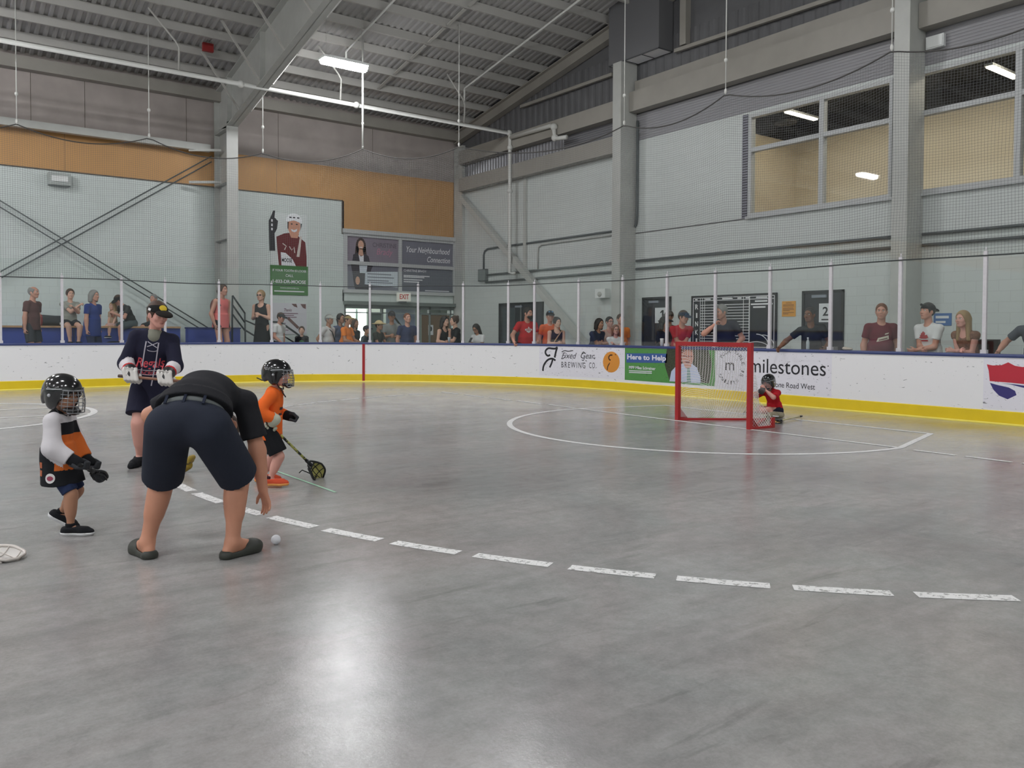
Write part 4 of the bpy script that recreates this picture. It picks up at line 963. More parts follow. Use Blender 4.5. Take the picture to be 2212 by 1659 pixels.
fs = [(i*(NVg+1)+j, (i+1)*(NVg+1)+j, (i+1)*(NVg+1)+j+1, i*(NVg+1)+j+1) for i in range(NU) for j in range(NVg)]
o = MB().add(vs, fs, 0, True).build('net', net_mat('goal_string', (240, 238, 238), .054, .0095, True), gt, fix=False)
def set_uv(o, uvs):
    ul = o.data.uv_layers.new(name='UVMap'); idx = np.zeros(len(o.data.loops), dtype=np.int32); o.data.loops.foreach_get('vertex_index', idx)
    ul.data.foreach_set('uv', np.array(uvs, dtype=np.float32)[idx].ravel())
set_uv(o, uvs)
o = MB().add([gp_(PR, .04, .03), gp_(CR, 0, .03), gp_(CR, 0, .15), gp_(PR, .04, .55)], [(0, 1, 2, 3)]).build('side_net', _M.get('goal_net') or bpy.data.materials['goal_string'], gt, fix=False); set_uv(o, [(0, 0), (.46, 0), (.46, .12), (0, .52)])
m = MB()
for i in range(26): m.tube([gp_(PL, .035, .1+i*.044), gp_(PL, .045, .12+i*.044)], .008, 5); m.tube([gp_(PR, .035, .1+i*.044), gp_(PR, .045, .12+i*.044)], .008, 5)
m.build('lacing', mat('lace_dark', (92, 40, 40), .7), gt)

# ------------------------------------------------------------------ bleachers and stair rail at the far side
M_BLUE = mat('bleacher_blue', (48, 68, 148), .5); M_WOOD = mat('bleacher_plank', (176, 140, 104), .6, var=.12, vscale=6)
t = thing('bleacher', 'long blue bleacher with tan plank seat along the far wall at left', 'bleacher', (0, 24.2, 0))
MB().box((-12, .0, 0), (6.1, 1.15, 1.47)).build('riser', M_BLUE, t); MB().box((-12, -.06, 1.47), (6.1, .5, 1.52)).build('seat_plank', M_WOOD, t)
m = MB()
for x in (-3, 1.2, 3.4, 5.2): m.box((x, -.012, .1), (x+.03, 0, 1.45))
m.build('panel_joint', mat('bleacher_dark', (36, 50, 110), .6), t)
t = thing('bleacher_end', 'blue bleacher end box without plank in front of the main column', 'bleacher', (6.2, 24.0, 0)); MB().box((0, -.25, 0), (1.45, 0.05, 1.49)).build('riser', M_BLUE, t); MB().box((-.02, -.27, 1.46), (1.47, .06, 1.50)).build('top_edge', mat('bleacher_dark', (36, 50, 110), .6), t)
t = thing('walkway', 'raised blue walkway deck behind the far boards', 'platform', (0, 23.3, 0)); MB().box((-12, -.75, 0), (8.3, .5, .56)).build('deck', M_BLUE, t); MB().box((-12, -.77, .5), (8.3, -.75, .56)).build('edge_trim', mat('bleacher_dark', (36, 50, 110), .6), t)
# rails
M_RAIL = mat('rail_black', (34, 44, 46), .4)
def F(x, y, yy=23.7): return at_y(420+x/3.95, 560+y/3.95, yy)
t = thing('stair_rail', 'black three bar stair handrail going down beside the main column', 'handrail', F(325, 690))
o = F(325, 690); m = MB()
for a, b in (((325, 310), (430, 460)), ((322, 385), (430, 540)), ((325, 470), (432, 610))): m.tube([F(*a)-o, F(*b)-o], .025, 8)
m.tube([F(325, 310)-o, F(322, 480)-o, Vector((F(322, 480).x-o.x, 0, .45-o.z))], .025, 8); m.tube([F(430, 455)-o, F(434, 695)-o, Vector((F(434, 695).x-o.x, 0, .45-o.z))], .025, 8)
m.tube([F(432, 605)-o, F(575, 690)-o, F(620, 720)-o], .025, 8); m.tube([F(430, 520)-o, F(520, 560)-o], .022, 8)
m.build('bars', M_RAIL, t)
o = F(680, 535); t = thing('stair_rail', 'black handrail running down past the man in a white shirt and dark cap', 'handrail', o)
m = MB(); m.tube([F(655, 535)-o, F(730, 535)-o, F(860, 625)-o, F(905, 660)-o, F(915, 700)-o], .03, 8); m.tube([F(690, 625)-o, F(770, 660)-o, F(850, 710)-o], .022, 8); m.tube([F(662, 535)-o, F(662, 720)-o, Vector((F(662, 720).x-o.x, 0, .02-o.z))], .025, 8)
m.tube([F(915, 695)-o, Vector((F(915, 695).x-o.x, 0, .02-o.z))], .025, 8)
m.build('bars', M_RAIL, t)
# ------------------------------------------------------------------ bodies: one smooth skin grown over a posed skeleton
def V(*a): return np.array(a[0] if len(a) == 1 else a, dtype=np.float64)
def unit(v): v = np.asarray(v, float); n = np.linalg.norm(v); return v/n if n > 1e-9 else v
def Rx(d): c, s = math.cos(math.radians(d)), math.sin(math.radians(d)); return np.array([[1, 0, 0], [0, c, -s], [0, s, c]])
def Ry(d): c, s = math.cos(math.radians(d)), math.sin(math.radians(d)); return np.array([[c, 0, s], [0, 1, 0], [-s, 0, c]])
def Rz(d): c, s = math.cos(math.radians(d)), math.sin(math.radians(d)); return np.array([[c, -s, 0], [s, c, 0], [0, 0, 1]])
class Skin:
    def __init__(s): s.ops = []
    def cone(s, a, b, ra, rb, k=.03, op='u', cut=None):
        """rounded tapered limb; cut='b' ends it flat at b"""
        a, b = V(a), V(b); r = max(ra, rb); lo = np.minimum(a, b)-r; hi = np.maximum(a, b)+r
        s.ops.append(('cone', op, k, lo, hi, (a, b, ra, rb, cut))); return s
    def ell(s, c, r, R=None, k=.03, op='u'):
        c = V(c); R = np.eye(3) if R is None else R; r = V(r) if not np.isscalar(r) else V(r, r, r)
        e = np.abs(R)@r; s.ops.append(('ell', op, k, c-e, c+e, (c, r, R))); return s
    def ec(s, a, b, ra, rb, xax, k=.02, op='u'):
        """elliptical tapered sleeve with flat ends; ra, rb = (rx, ry)"""
        a, b = V(a), V(b); r = max(*ra, *rb); lo = np.minimum(a, b)-r; hi = np.maximum(a, b)+r
        s.ops.append(('ec', op, k, lo, hi, (a, b, V(ra), V(rb), unit(xax)))); return s
    def keep(s, p, n):
        """cut away everything on the side n points to"""
        s.ops.append(('plane', 'd', 0, None, None, (V(p), unit(n)))); return s
    def field(s, res, pad=.02):
        L = [o for o in s.ops if o[1] == 'u' and o[3] is not None]
        lo = np.min([o[3] for o in L], 0)-pad-2*res; hi = np.max([o[4] for o in L], 0)+pad+2*res
        n = np.ceil((hi-lo)/res).astype(int)+1
        f = np.full(n, 1.0, np.float32); ax = [lo[i]+res*np.arange(n[i]) for i in range(3)]
        for kind, op, k, a, b, q in s.ops:
            if kind == 'plane':
                p, nn = q
                d = ((ax[0]-p[0])*nn[0])[:, None, None]+((ax[1]-p[1])*nn[1])[None, :, None]+((ax[2]-p[2])*nn[2])[None, None, :]
                np.maximum(f, d.astype(np.float32), out=f); continue
            m = k+3*res
            i0 = np.clip(np.floor((a-m-lo)/res).astype(int), 0, n); i1 = np.clip(np.ceil((b+m-lo)/res).astype(int)+1, 0, n)
            if np.any(i1 <= i0): continue
            X, Y, Z = np.meshgrid(ax[0][i0[0]:i1[0]], ax[1][i0[1]:i1[1]], ax[2][i0[2]:i1[2]], indexing='ij', sparse=True)
            if kind == 'cone':
                A, B, ra, rb, cut = q; ba = B-A; L2_ = max(1e-9, ba@ba)
                t = ((X-A[0])*ba[0]+(Y-A[1])*ba[1]+(Z-A[2])*ba[2])/L2_; tc = np.clip(t, 0, 1)
                d = np.sqrt((X-A[0]-tc*ba[0])**2+(Y-A[1]-tc*ba[1])**2+(Z-A[2]-tc*ba[2])**2)-(ra+tc*(rb-ra))
                if cut and 'b' in cut: d = np.maximum(d, (t-1)*math.sqrt(L2_))
                if cut and 'a' in cut: d = np.maximum(d, -t*math.sqrt(L2_))
            elif kind == 'ell':
                c, r, R = q
                qx = (X-c[0])*R[0, 0]+(Y-c[1])*R[1, 0]+(Z-c[2])*R[2, 0]; qy = (X-c[0])*R[0, 1]+(Y-c[1])*R[1, 1]+(Z-c[2])*R[2, 1]; qz = (X-c[0])*R[0, 2]+(Y-c[1])*R[1, 2]+(Z-c[2])*R[2, 2]
                k0 = np.sqrt((qx/r[0])**2+(qy/r[1])**2+(qz/r[2])**2); k1 = np.sqrt((qx/r[0]**2)**2+(qy/r[1]**2)**2+(qz/r[2]**2)**2)
                d = k0*(k0-1)/np.maximum(k1, 1e-6)
                d = np.where(k0 < 1e-3, -r.min(), d)
            else:
                A, B, ra, rb, xa = q; ba = B-A; L_ = np.linalg.norm(ba); z = ba/L_; x = unit(xa-z*(xa@z)); y = np.cross(z, x)
                dx, dy, dz = X-A[0], Y-A[1], Z-A[2]
                t = (dx*z[0]+dy*z[1]+dz*z[2])/L_; tc = np.clip(t, 0, 1); rx = ra[0]+(rb[0]-ra[0])*tc; ry = ra[1]+(rb[1]-ra[1])*tc
                u, v = dx*x[0]+dy*x[1]+dz*x[2], dx*y[0]+dy*y[1]+dz*y[2]
                k0 = np.sqrt((u/rx)**2+(v/ry)**2); k1 = np.sqrt((u/rx**2)**2+(v/ry**2)**2)
                d = k0*(k0-1)/np.maximum(k1, 1e-6); d = np.where(k0 < 1e-3, -np.minimum(rx, ry), d)
                d = np.maximum(d, np.maximum(-t*L_, (t-1)*L_))
            d = d.astype(np.float32); sl = (slice(i0[0], i1[0]), slice(i0[1], i1[1]), slice(i0[2], i1[2])); g = f[sl]
            if op == 'u':
                if k > 1e-6: h = np.maximum(k-np.abs(g-d), 0)/k; f[sl] = np.minimum(g, d)-h*h*k*.25
                else: f[sl] = np.minimum(g, d)
            elif op == 'd':
                d = -d
                if k > 1e-6: h = np.maximum(k-np.abs(g-d), 0)/k; f[sl] = np.maximum(g, d)+h*h*k*.25
                else: f[sl] = np.maximum(g, d)
        return f, lo
    def mesh(s, res):
        f, lo = s.field(res)
        return nets(f, lo, res)
def nets(f, lo, res):
    """surface nets: quad skin at the zero level of field f"""
    ins = f < 0; n = np.array(f.shape)
    c = [ins[i:n[0]-1+i, j:n[1]-1+j, k:n[2]-1+k] for i in (0, 1) for j in (0, 1) for k in (0, 1)]
    anyv = np.logical_or.reduce(c); allv = np.logical_and.reduce(c); act = anyv & ~allv
    idx = np.argwhere(act); N = len(idx)
    if N == 0: return np.zeros((0, 3)), np.zeros((0, 4), int)
    ids = np.full(act.shape, -1, np.int32); ids[act] = np.arange(N)
    acc = np.zeros((N, 3)); cnt = np.zeros(N)
    co = np.array([(i, j, k) for i in (0, 1) for j in (0, 1) for k in (0, 1)])
    vals = np.stack([f[idx[:, 0]+o[0], idx[:, 1]+o[1], idx[:, 2]+o[2]] for o in co], 1)
    for a in range(8):
        for b in range(a+1, 8):
            if np.abs(co[a]-co[b]).sum() != 1: continue
            va, vb = vals[:, a], vals[:, b]; m = (va < 0) != (vb < 0); t = np.where(m, va/np.where(m, va-vb, 1), 0)
            p = co[a]+(co[b]-co[a])*t[:, None]; acc[m] += p[m]; cnt[m] += 1
    v = lo+(idx+acc/cnt[:, None])*res
    quads = []
    for ax in range(3):
        o1, o2 = [(1, 2), (2, 0), (0, 1)][ax]
        sl0 = [slice(None)]*3; sl1 = [slice(None)]*3; sl0[ax] = slice(0, -1); sl1[ax] = slice(1, None)
        a, b = ins[tuple(sl0)], ins[tuple(sl1)]; e = np.argwhere(a != b)
        ok = (e[:, o1] > 0) & (e[:, o2] > 0) & (e[:, o1] < n[o1]-1) & (e[:, o2] < n[o2]-1); e = e[ok]
        if len(e) == 0: continue
        def at(d1, d2):
            q = e.copy(); q[:, o1] -= d1; q[:, o2] -= d2; return ids[q[:, 0], q[:, 1], q[:, 2]]
        q = np.stack([at(1, 1), at(0, 1), at(0, 0), at(1, 0)], 1)
        flip = ~a[e[:, 0], e[:, 1], e[:, 2]]
        q[flip] = q[flip][:, ::-1]; quads.append(q)
    q = np.concatenate(quads); q = q[(q >= 0).all(1)]
    return v, q
def skin_obj(name, sk, res, mats, parent, pick=None, extra=None):
    """grow sk into ONE mesh; pick(centres) chooses material slots; extra = [(verts, faces, slot)] islands such as eyes"""
    v, q = sk.mesh(res) if isinstance(sk, Skin) else sk
    mi = np.zeros(len(q), np.int32)
    if pick is not None and len(q): mi = pick(v[q].mean(1)).astype(np.int32)
    V_, F_, I_ = v, q.tolist(), mi.tolist()
    if extra:
        for ev, ef, es in extra:
            o = len(V_); V_ = np.concatenate([V_, np.array([tuple(x) for x in ev])]); F_ += [tuple(i+o for i in f) for f in ef]; I_ += [es]*len(ef)
    me = bpy.data.meshes.new(name); me.from_pydata(V_.tolist() if hasattr(V_, 'tolist') else V_, [], F_)
    me.polygons.foreach_set('material_index', I_); me.polygons.foreach_set('use_smooth', [True]*len(F_)); me.update()
    return link(name, me, parent, mats)

def ik(a, t, l1, l2, pole):
    a, t = V(a), V(t); d = t-a; L = np.linalg.norm(d); L = min(max(L, abs(l1-l2)+.01), (l1+l2)*.998); d = unit(d)
    x = (l1*l1-l2*l2+L*L)/(2*L); h = math.sqrt(max(0, l1*l1-x*x)); p = V(pole); p = unit(p-d*(p@d))
    return a+d*x+p*h, a+d*L
class Rig:
    """posed skeleton in the person's own frame: +y forward, +x to the person's right, z up, feet near the origin"""
    def __init__(s, H=1.75, kid=0.0, pelvis=None, flex=(0, 0, 0), side=0, twist=0, pyaw=0, neck=5, head=(0, 0, 0), bulk=1.0, belly=0.0, hands=None, poles=None, feet=None, knees=None, foot_yaw=(8, -8), shoulder=1.0, foot_pitch=(0, 0), hipw=1.0):
        s.H = H; s.kid = kid; s.bulk = bulk; s.belly = belly; u = s.u = H/1.75
        hh = (.52-.05*kid)*H; s.torso = .30*H; s.hs = u*(1.07+.37*kid)     # head scale against a .232 m head
        s.thigh, s.shin = hh*.475, hh*.445; s.ua, s.fa = .172*H, .150*H; s.hand_l = .105*H
        P = V(pelvis) if pelvis is not None else V(0, 0, hh)
        s.P = P; R = Rz(pyaw)@Rx(-flex[0]); s.Rp = R
        seg = s.torso/3; p = P.copy(); pts = [p.copy()]; fr = [R]
        p = p+R@V(0, 0, seg); pts.append(p.copy())
        R = R@Ry(side*.5)@Rz(-twist*.4)@Rx(-flex[1]); fr.append(R); p = p+R@V(0, 0, seg); pts.append(p.copy())
        R = R@Ry(side*.5)@Rz(-twist*.6)@Rx(-flex[2]); fr.append(R); p = p+R@V(0, 0, seg); pts.append(p.copy())
        s.sp = pts; s.fr = fr; s.Rc = R; s.neck0 = p
        s.Rh = Rz(head[0])@Rx(-head[1])@Ry(head[2])
        nd = unit(R@V(0, math.sin(math.radians(neck)), math.cos(math.radians(neck)))+.6*(s.Rh@V(0, .15, 1)))
        nl = (.052-.02*kid)*H; s.neck1 = p+nd*nl
        s.hc = s.neck1+s.Rh@V(0, .012, .095)*s.hs+nd*.008
        sw = .102*H*shoulder*(1+.35*(bulk-1))
        s.sh = {'R': p+R@V(sw, 0, -.034*H), 'L': p+R@V(-sw, 0, -.034*H)}
        hands = hands or {}; poles = poles or {}; feet = feet or {}; knees = knees or {}
        s.el = {}; s.wr = {}
        for k, sg in (('R', 1), ('L', -1)):
            t = hands.get(k, s.sh[k]+R@V(sg*.03*H, .02*H, -.315*H)); po = poles.get(k, R@V(sg*.35, -1, -.2))
            s.el[k], s.wr[k] = ik(s.sh[k], t, s.ua, s.fa, po)
        hw = .054*H*hipw; s.hip = {'R': P+s.Rp@V(hw, 0, -.01*H), 'L': P+s.Rp@V(-hw, 0, -.01*H)}
        s.kn = {}; s.an = {}; s.toe = {}; ah = hh-s.thigh-s.shin
        for i, (k, sg) in enumerate((('R', 1), ('L', -1))):
            t = feet.get(k, V(sg*.065*H, -.01, ah)); po = knees.get(k, V(sg*.12, 1, 0))
            s.kn[k], s.an[k] = ik(s.hip[k], t, s.thigh, s.shin, po)
            a = math.radians(foot_yaw[i]); fp = math.radians(foot_pitch[i]); s.toe[k] = V(math.sin(a)*math.cos(fp), math.cos(a)*math.cos(fp), -math.sin(fp))
        s.ah = ah
    def head_pt(s, x, y, z): return s.hc+s.Rh@(V(x, y, z)*s.hs)

def add_torso(sk, r, e=0.0, k=.05, pelvis=True, chest=True):
    u, b = r.u, r.bulk; A, B, C_ = r.fr
    w = 1-.14*r.kid
    if pelvis: sk.ell(r.P+A@V(0, -.005, .015)*u, V(.158*b*w+e/u, .112*b+e/u, .12+e/u)*u, A, k)
    sk.ell(r.sp[1]+B@V(0, .005+.03*r.belly, .0)*u, V(.140*b*(1+.25*r.belly)*w+e/u, (.100+.06*r.belly)*b+e/u, .14+e/u)*u, B, k)
    if chest:
        sk.ell(r.sp[2]+C_@V(0, .005, -.005)*u, V(.158*(.6+.4*b)*w+e/u, .108*(.5+.5*b)+e/u, .155+e/u)*u, C_, k)
        for q in 'RL': sk.cone(r.neck0+C_@V(0, -.012, -.042)*u, r.sh[q]+C_@V(0, 0, -.006)*u, .060*u+e, .046*u*b**.5+e, k)
def add_limb(sk, a, b, c, r0, r1, r2, r3, k=.03, bulge=0.0):
    sk.cone(a, b, r0, r1, k); sk.cone(b, c, r1, r3, k)
    m = b+(c-b)*.28; sk.cone(b+(c-b)*.12, b+(c-b)*.55, r2, r2*.8, k)
def add_hand(sk, W, d, n, side, size, curl=.3, spread=1.0, grip=False):
    """palm, four bent fingers and a thumb; d = finger direction, n = where the palm faces"""
    d, n = unit(d), V(n); n = unit(n-d*(n@d)); t = np.cross(d, n)*(1 if side == 'R' else -1); h = size/.19
    pe = W+d*.088*h
    for o in (-.026, -.009, .009, .026): sk.cone(W+t*o*.55*h+d*.012*h, pe+t*o*h, .0155*h, .0135*h, .012*h)
    for i, (o, L, sp_) in enumerate(((.030, .072, .10), (.010, .080, .03), (-.010, .074, -.05), (-.029, .058, -.14))):
        b = pe+t*o*h; c = curl*(.85+.1*i)
        d1 = unit(d*math.cos(c*.9)+n*math.sin(c*.9)+t*sp_*spread); d2 = unit(d*math.cos(c*2.2)+n*math.sin(c*2.2)+t*sp_*spread); d3 = unit(d*math.cos(c*3.1)+n*math.sin(c*3.1)+t*sp_*spread)
        p1 = b+d1*L*.45*h; p2 = p1+d2*L*.32*h; p3 = p2+d3*L*.23*h
        sk.cone(b, p1, .0098*h, .0092*h, .006*h); sk.cone(p1, p2, .0092*h, .0085*h, .003*h); sk.cone(p2, p3, .0085*h, .0075*h, .003*h)
    tb = W+d*.022*h+t*.024*h; t1 = tb+unit(d*.75+t*.75+n*.35)*.042*h; t2 = t1+unit(d*.9+t*.25+n*(.3+curl*.5))*.034*h
    sk.cone(tb, t1, .0145*h, .011*h, .012*h); sk.cone(t1, t2, .011*h, .009*h, .004*h)
def add_head(sk, r, k=.018):
    h = r.hs; R = r.Rh; q = r.head_pt; kd = r.kid
    sk.ell(q(0, -.014, .028), V(.076, .096, .094)*h, R, .0)
    sk.ell(q(0, .030, -.018), V(.062, .060, .078)*h, R, .03*h)
    sk.cone(q(0, .046, -.060), q(0, .062, -.094+.008*kd), .040*h, .022*h, .025*h)
    for s in (-1, 1):
        sk.cone(q(s*.052, .0, -.045), q(s*.022, .055, -.088+.008*kd), .022*h, .020*h, .025*h)     # jaw line
        sk.ell(q(s*.040, .062, -.022), V(.024, .020, .024)*h, R, .02*h)                           # cheek
        sk.ell(q(s*.031, .094, .014), V(.019, .014, .011)*h, R, .012*h, 'd')                       # eye socket
        sk.cone(q(s*.014, .088, .030), q(s*.044, .078, .031), .009*h, .007*h, .010*h)              # brow
        sk.ell(q(s*.078, -.008, -.006), V(.010, .022, .033)*h, R@Rz(s*18), .006*h)                 # ear
    sk.cone(q(0, .086, .020), q(0, .104, -.020), .009*h, .013*h, .012*h)                           # nose
    for s in (-1, 1): sk.ell(q(s*.012, .094, -.026), V(.010, .011, .008)*h, R, .006*h)
    sk.ell(q(0, .086, -.055), V(.025, .012, .008)*h, R, .008*h); sk.ell(q(0, .084, -.066), V(.021, .012, .008)*h, R, .006*h)
    sk.ell(q(0, .073, -.088+.008*kd), V(.022, .016, .014)*h, R, .012*h)
    nb = .054*r.u*r.bulk**.6*(1-.2*kd)
    sk.cone(r.neck0+r.Rc@V(0, -.01, -.02)*r.u, q(0, -.022, -.075), nb*1.08, nb, .03)
def face_islands(r, iris=2, white=1, lip=3, brow=4):
    m1, m2, m3, m4 = MB(), MB(), MB(), MB(); h = r.hs; out = []
    def put(mb, c, rad, slot, n=10, m=7):
        b = MB().ell((0, 0, 0), rad, n, m); vs = [r.head_pt(*(V(c)+V(v))) for v in b.v]; out.append((vs, b.f, slot))
    for s in (-1, 1):
        put(mb=None, c=(s*.031, .078, .014), rad=(.0135, .0125, .0095), slot=white); put(None, (s*.031, .0875, .0135), (.0062, .0045, .0066), iris)
        b = MB(); b.tube([(s*.013, .0955, .030), (s*.030, .0935, .0345), (s*.047, .081, .030)], [.0032, .0042, .0022], 6); out.append(([r.head_pt(*v) for v in b.v], b.f, brow))
    b = MB(); b.tube([(-.022, .0885, -.060), (-.010, .0965, -.0585), (0, .0975, -.0605), (.010, .0965, -.0585), (.022, .0885, -.060)], [.002, .0045, .005, .0045, .002], 6); out.append(([r.head_pt(*v) for v in b.v], b.f, lip))
    return out
M_EYEW = mat('eye_white', (225, 222, 218), .3); M_IRIS = mat('iris_dark', (52, 40, 32), .25); 
def body(r, name, parent, skin, lip, brow, res, curl=None, hd=None, hn=None, gloved=False, spread=1.0):
    sk = Skin(); u, b = r.u, r.bulk
    add_torso(sk, r)
    add_head(sk, r)
    lb = b**.7*(1-.05*r.kid)
    for q, sg in (('R', 1), ('L', -1)):
        add_limb(sk, r.sh[q], r.el[q], r.wr[q], .050*u*lb, .040*u*lb, .043*u*lb, .027*u*lb)
        fd = unit(r.wr[q]-r.el[q]); d = fd if hd is None or hd.get(q) is None else V(hd[q]); n = V(-sg, .3, 0) if hn is None or hn.get(q) is None else V(hn[q])
        if not gloved: add_hand(sk, r.wr[q], d, n, q, r.hand_l*(1+.05*r.kid), .35 if curl is None else curl.get(q, .35), spread)
        add_limb(sk, r.hip[q], r.kn[q], r.an[q], .086*u*lb, .056*u*lb, .060*u*lb, .036*u*lb)
        # calf sits behind the shin line
        kd = unit(r.an[q]-r.kn[q]); bk = unit(np.cross(kd, np.cross(r.toe[q], kd))); bk = -bk if bk@r.toe[q] > 0 else bk
        m = r.kn[q]+(r.an[q]-r.kn[q])*.3; sk.ell(m+bk*.014*u, V(.048, .052, .11)*u*lb, np.stack([unit(np.cross(kd, bk)), bk, kd], 1), .03)
        a = r.an[q]; t = r.toe[q]; dn = V(0, 0, -1); dn = unit(dn-t*(dn@t)); fl = .145*r.H*.5
        heel = a-t*.030*u+dn*(r.ah-.030*u); ball = a+t*fl*1.2+dn*(r.ah-.026*u); tip = a+t*fl*1.6+dn*(r.ah-.020*u)
        sk.cone(a, heel, .036*u, .031*u, .025); sk.cone(a, ball, .036*u, .030*u, .03); sk.cone(heel, ball, .030*u, .032*u, .02); sk.cone(ball, tip, .032*u, .020*u, .02)
    return skin_obj(name, sk, res, [skin, M_EYEW, M_IRIS, lip, brow], parent, None, face_islands(r))
def shirt(r, parent, m, res, sleeve=.6, ease=.014, hem=.06, loose=0.0, neck='crew', pick=None, name='shirt', sleeve_r=1.0, fore=0.0, hem_fwd=0.0):
    """garment for the upper body: sleeve = share of the upper arm covered (0 tank), fore = share of the forearm, hem below the hip in shares of height"""
    sk = Skin(); u, b = r.u, r.bulk; e = ease*max(u, .75)
    add_torso(sk, r, e, .05)
    if hem > -.09:
        A = r.fr[0]; top = r.sp[1]; bot = r.P+A@V(0, hem_fwd, -hem*r.H); w = 1-.14*r.kid
        ra = (.145*b*w*u*(1+.2*r.belly)+e+loose*.4, .108*b*u*(1+.35*r.belly)+e+loose*.4); rb = ((.160*b*w)*u+e+loose, (.116*b)*u+e+loose)
        sk.ec(top, bot, ra, rb, A[:, 0], .03)
    lb = b**.7
    if sleeve > 0:
        for q in 'RL':
            d = r.el[q]-r.sh[q]; ra = .048*u*lb+e; rb = .044*u*lb*sleeve_r+e*1.1
            if fore > 0:
                sk.cone(r.sh[q], r.el[q], ra, rb, .03); t = r.wr[q]-r.el[q]; sk.cone(r.el[q], r.el[q]+t*fore, rb, (.034*u*lb)*sleeve_r+e, .03, 'u', 'b')
            else: sk.cone(r.sh[q], r.sh[q]+d*sleeve, ra, rb, .03, 'u', 'b')
    else:
        for sg in (-1, 1): sk.ell(r.sh['R' if sg > 0 else 'L']+r.Rc@V(sg*.012, 0, .0)*u, V(.058, .085, .095)*u, r.Rc, .015, 'd')
    up = r.Rc@V(0, 0, 1)
    sk.cone(r.neck0+r.Rc@V(0, .030, .028)*u, r.neck0+up*.12*u, .060*u*b**.4, .075*u, .012, 'd')
    if neck == 'v': sk.cone(r.neck0+r.Rc@V(0, .12, -.07)*u, r.neck0+r.Rc@V(0, .08, .06)*u, .012*u, .06*u, .01, 'd')
    if neck == 'tank': sk.ell(r.neck0+r.Rc@V(0, .07, .0)*u, V(.085, .10, .085)*u, r.Rc, .012, 'd'); sk.ell(r.neck0+r.Rc@V(0, -.06, .03)*u, V(.07, .06, .06)*u, r.Rc, .012, 'd')
    A = r.fr[0]; sk.keep(r.P+A@V(0, 0, -hem*r.H), A@V(0, 0, -1))
    ms = m if isinstance(m, list) else [m]
    return skin_obj(name, sk, res, ms, parent, pick)
def bottoms(r, parent, m, res, length=.55, ease=.016, flare=.0, name='shorts', pick=None, waist=.5):
    """shorts or trousers: length 0..1 down the thigh, 1..2 down the shin"""
    sk = Skin(); u, b = r.u, r.bulk; e = ease*max(u, .75); A = r.fr[0]; lb = b**.7
    sk.ell(r.P+A@V(0, -.005, .012)*u, V(.160*b*(1-.14*r.kid)+e/u, .114*b+e/u, .125)*u, A, .04)
    for q in 'RL':
        h, k, a = r.hip[q], r.kn[q], r.an[q]
        if length <= 1: sk.cone(h, h+(k-h)*length, .094*u*lb+e, (.094-.030*length)*u*lb+e+flare, .035, 'u', 'b')
        else:
            sk.cone(h, k, .094*u*lb+e, .060*u*lb+e, .035); sk.cone(k, k+(a-k)*(length-1), .060*u*lb+e, .044*u*lb+e+flare, .03, 'u', 'b')
    sk.keep(r.P+A@V(0, 0, waist*.2*u), A@V(0, 0, 1))
    return skin_obj(name, sk, res, m if isinstance(m, list) else [m], parent, pick)
def shoe(r, q, parent, m_up, m_sole, res, sock=None, name='shoe'):
    a, t, u = r.an[q], r.toe[q], r.u; dn = V(0, 0, -1); dn = unit(dn-t*(dn@t)); fl = .145*r.H*.5; sx = unit(np.cross(t, dn))
    u = u*(1+.22*r.kid); g = r.ah; heel = a-t*.036*u+dn*(g-.034*u); mid = a+t*fl*.5+dn*(g-.040*u); ball = a+t*fl*1.2+dn*(g-.034*u); tip = a+t*fl*1.78+dn*(g-.030*u)
    def form(sk, g_=0.0):
        sk.cone(a-dn*.012*u, heel, .052*u+g_, .044*u+g_, .025); sk.cone(a-dn*.004*u, ball, .053*u+g_, .046*u+g_, .04); sk.cone(heel, ball, .042*u+g_, .046*u+g_, .02); sk.cone(ball, tip, .046*u+g_, .034*u+g_, .02); return sk
    sp = a+dn*(g-.030*u)
    sk = form(Skin()).keep(a-dn*.022*u, -dn).keep(sp+dn*.004, dn)
    o = skin_obj(name, sk, res, [m_up], parent)
    skin_obj('sole', form(Skin(), .003).keep(sp, -dn).keep(a+dn*g, dn), res, [m_sole], o)
    if sock is not None:
        k = Skin(); k.cone(a+dn*.03*u, a-dn*.055*u, .046*u, .041*u, 0, 'u', 'ab'); skin_obj('sock', k, res, [sock], o)
    return o
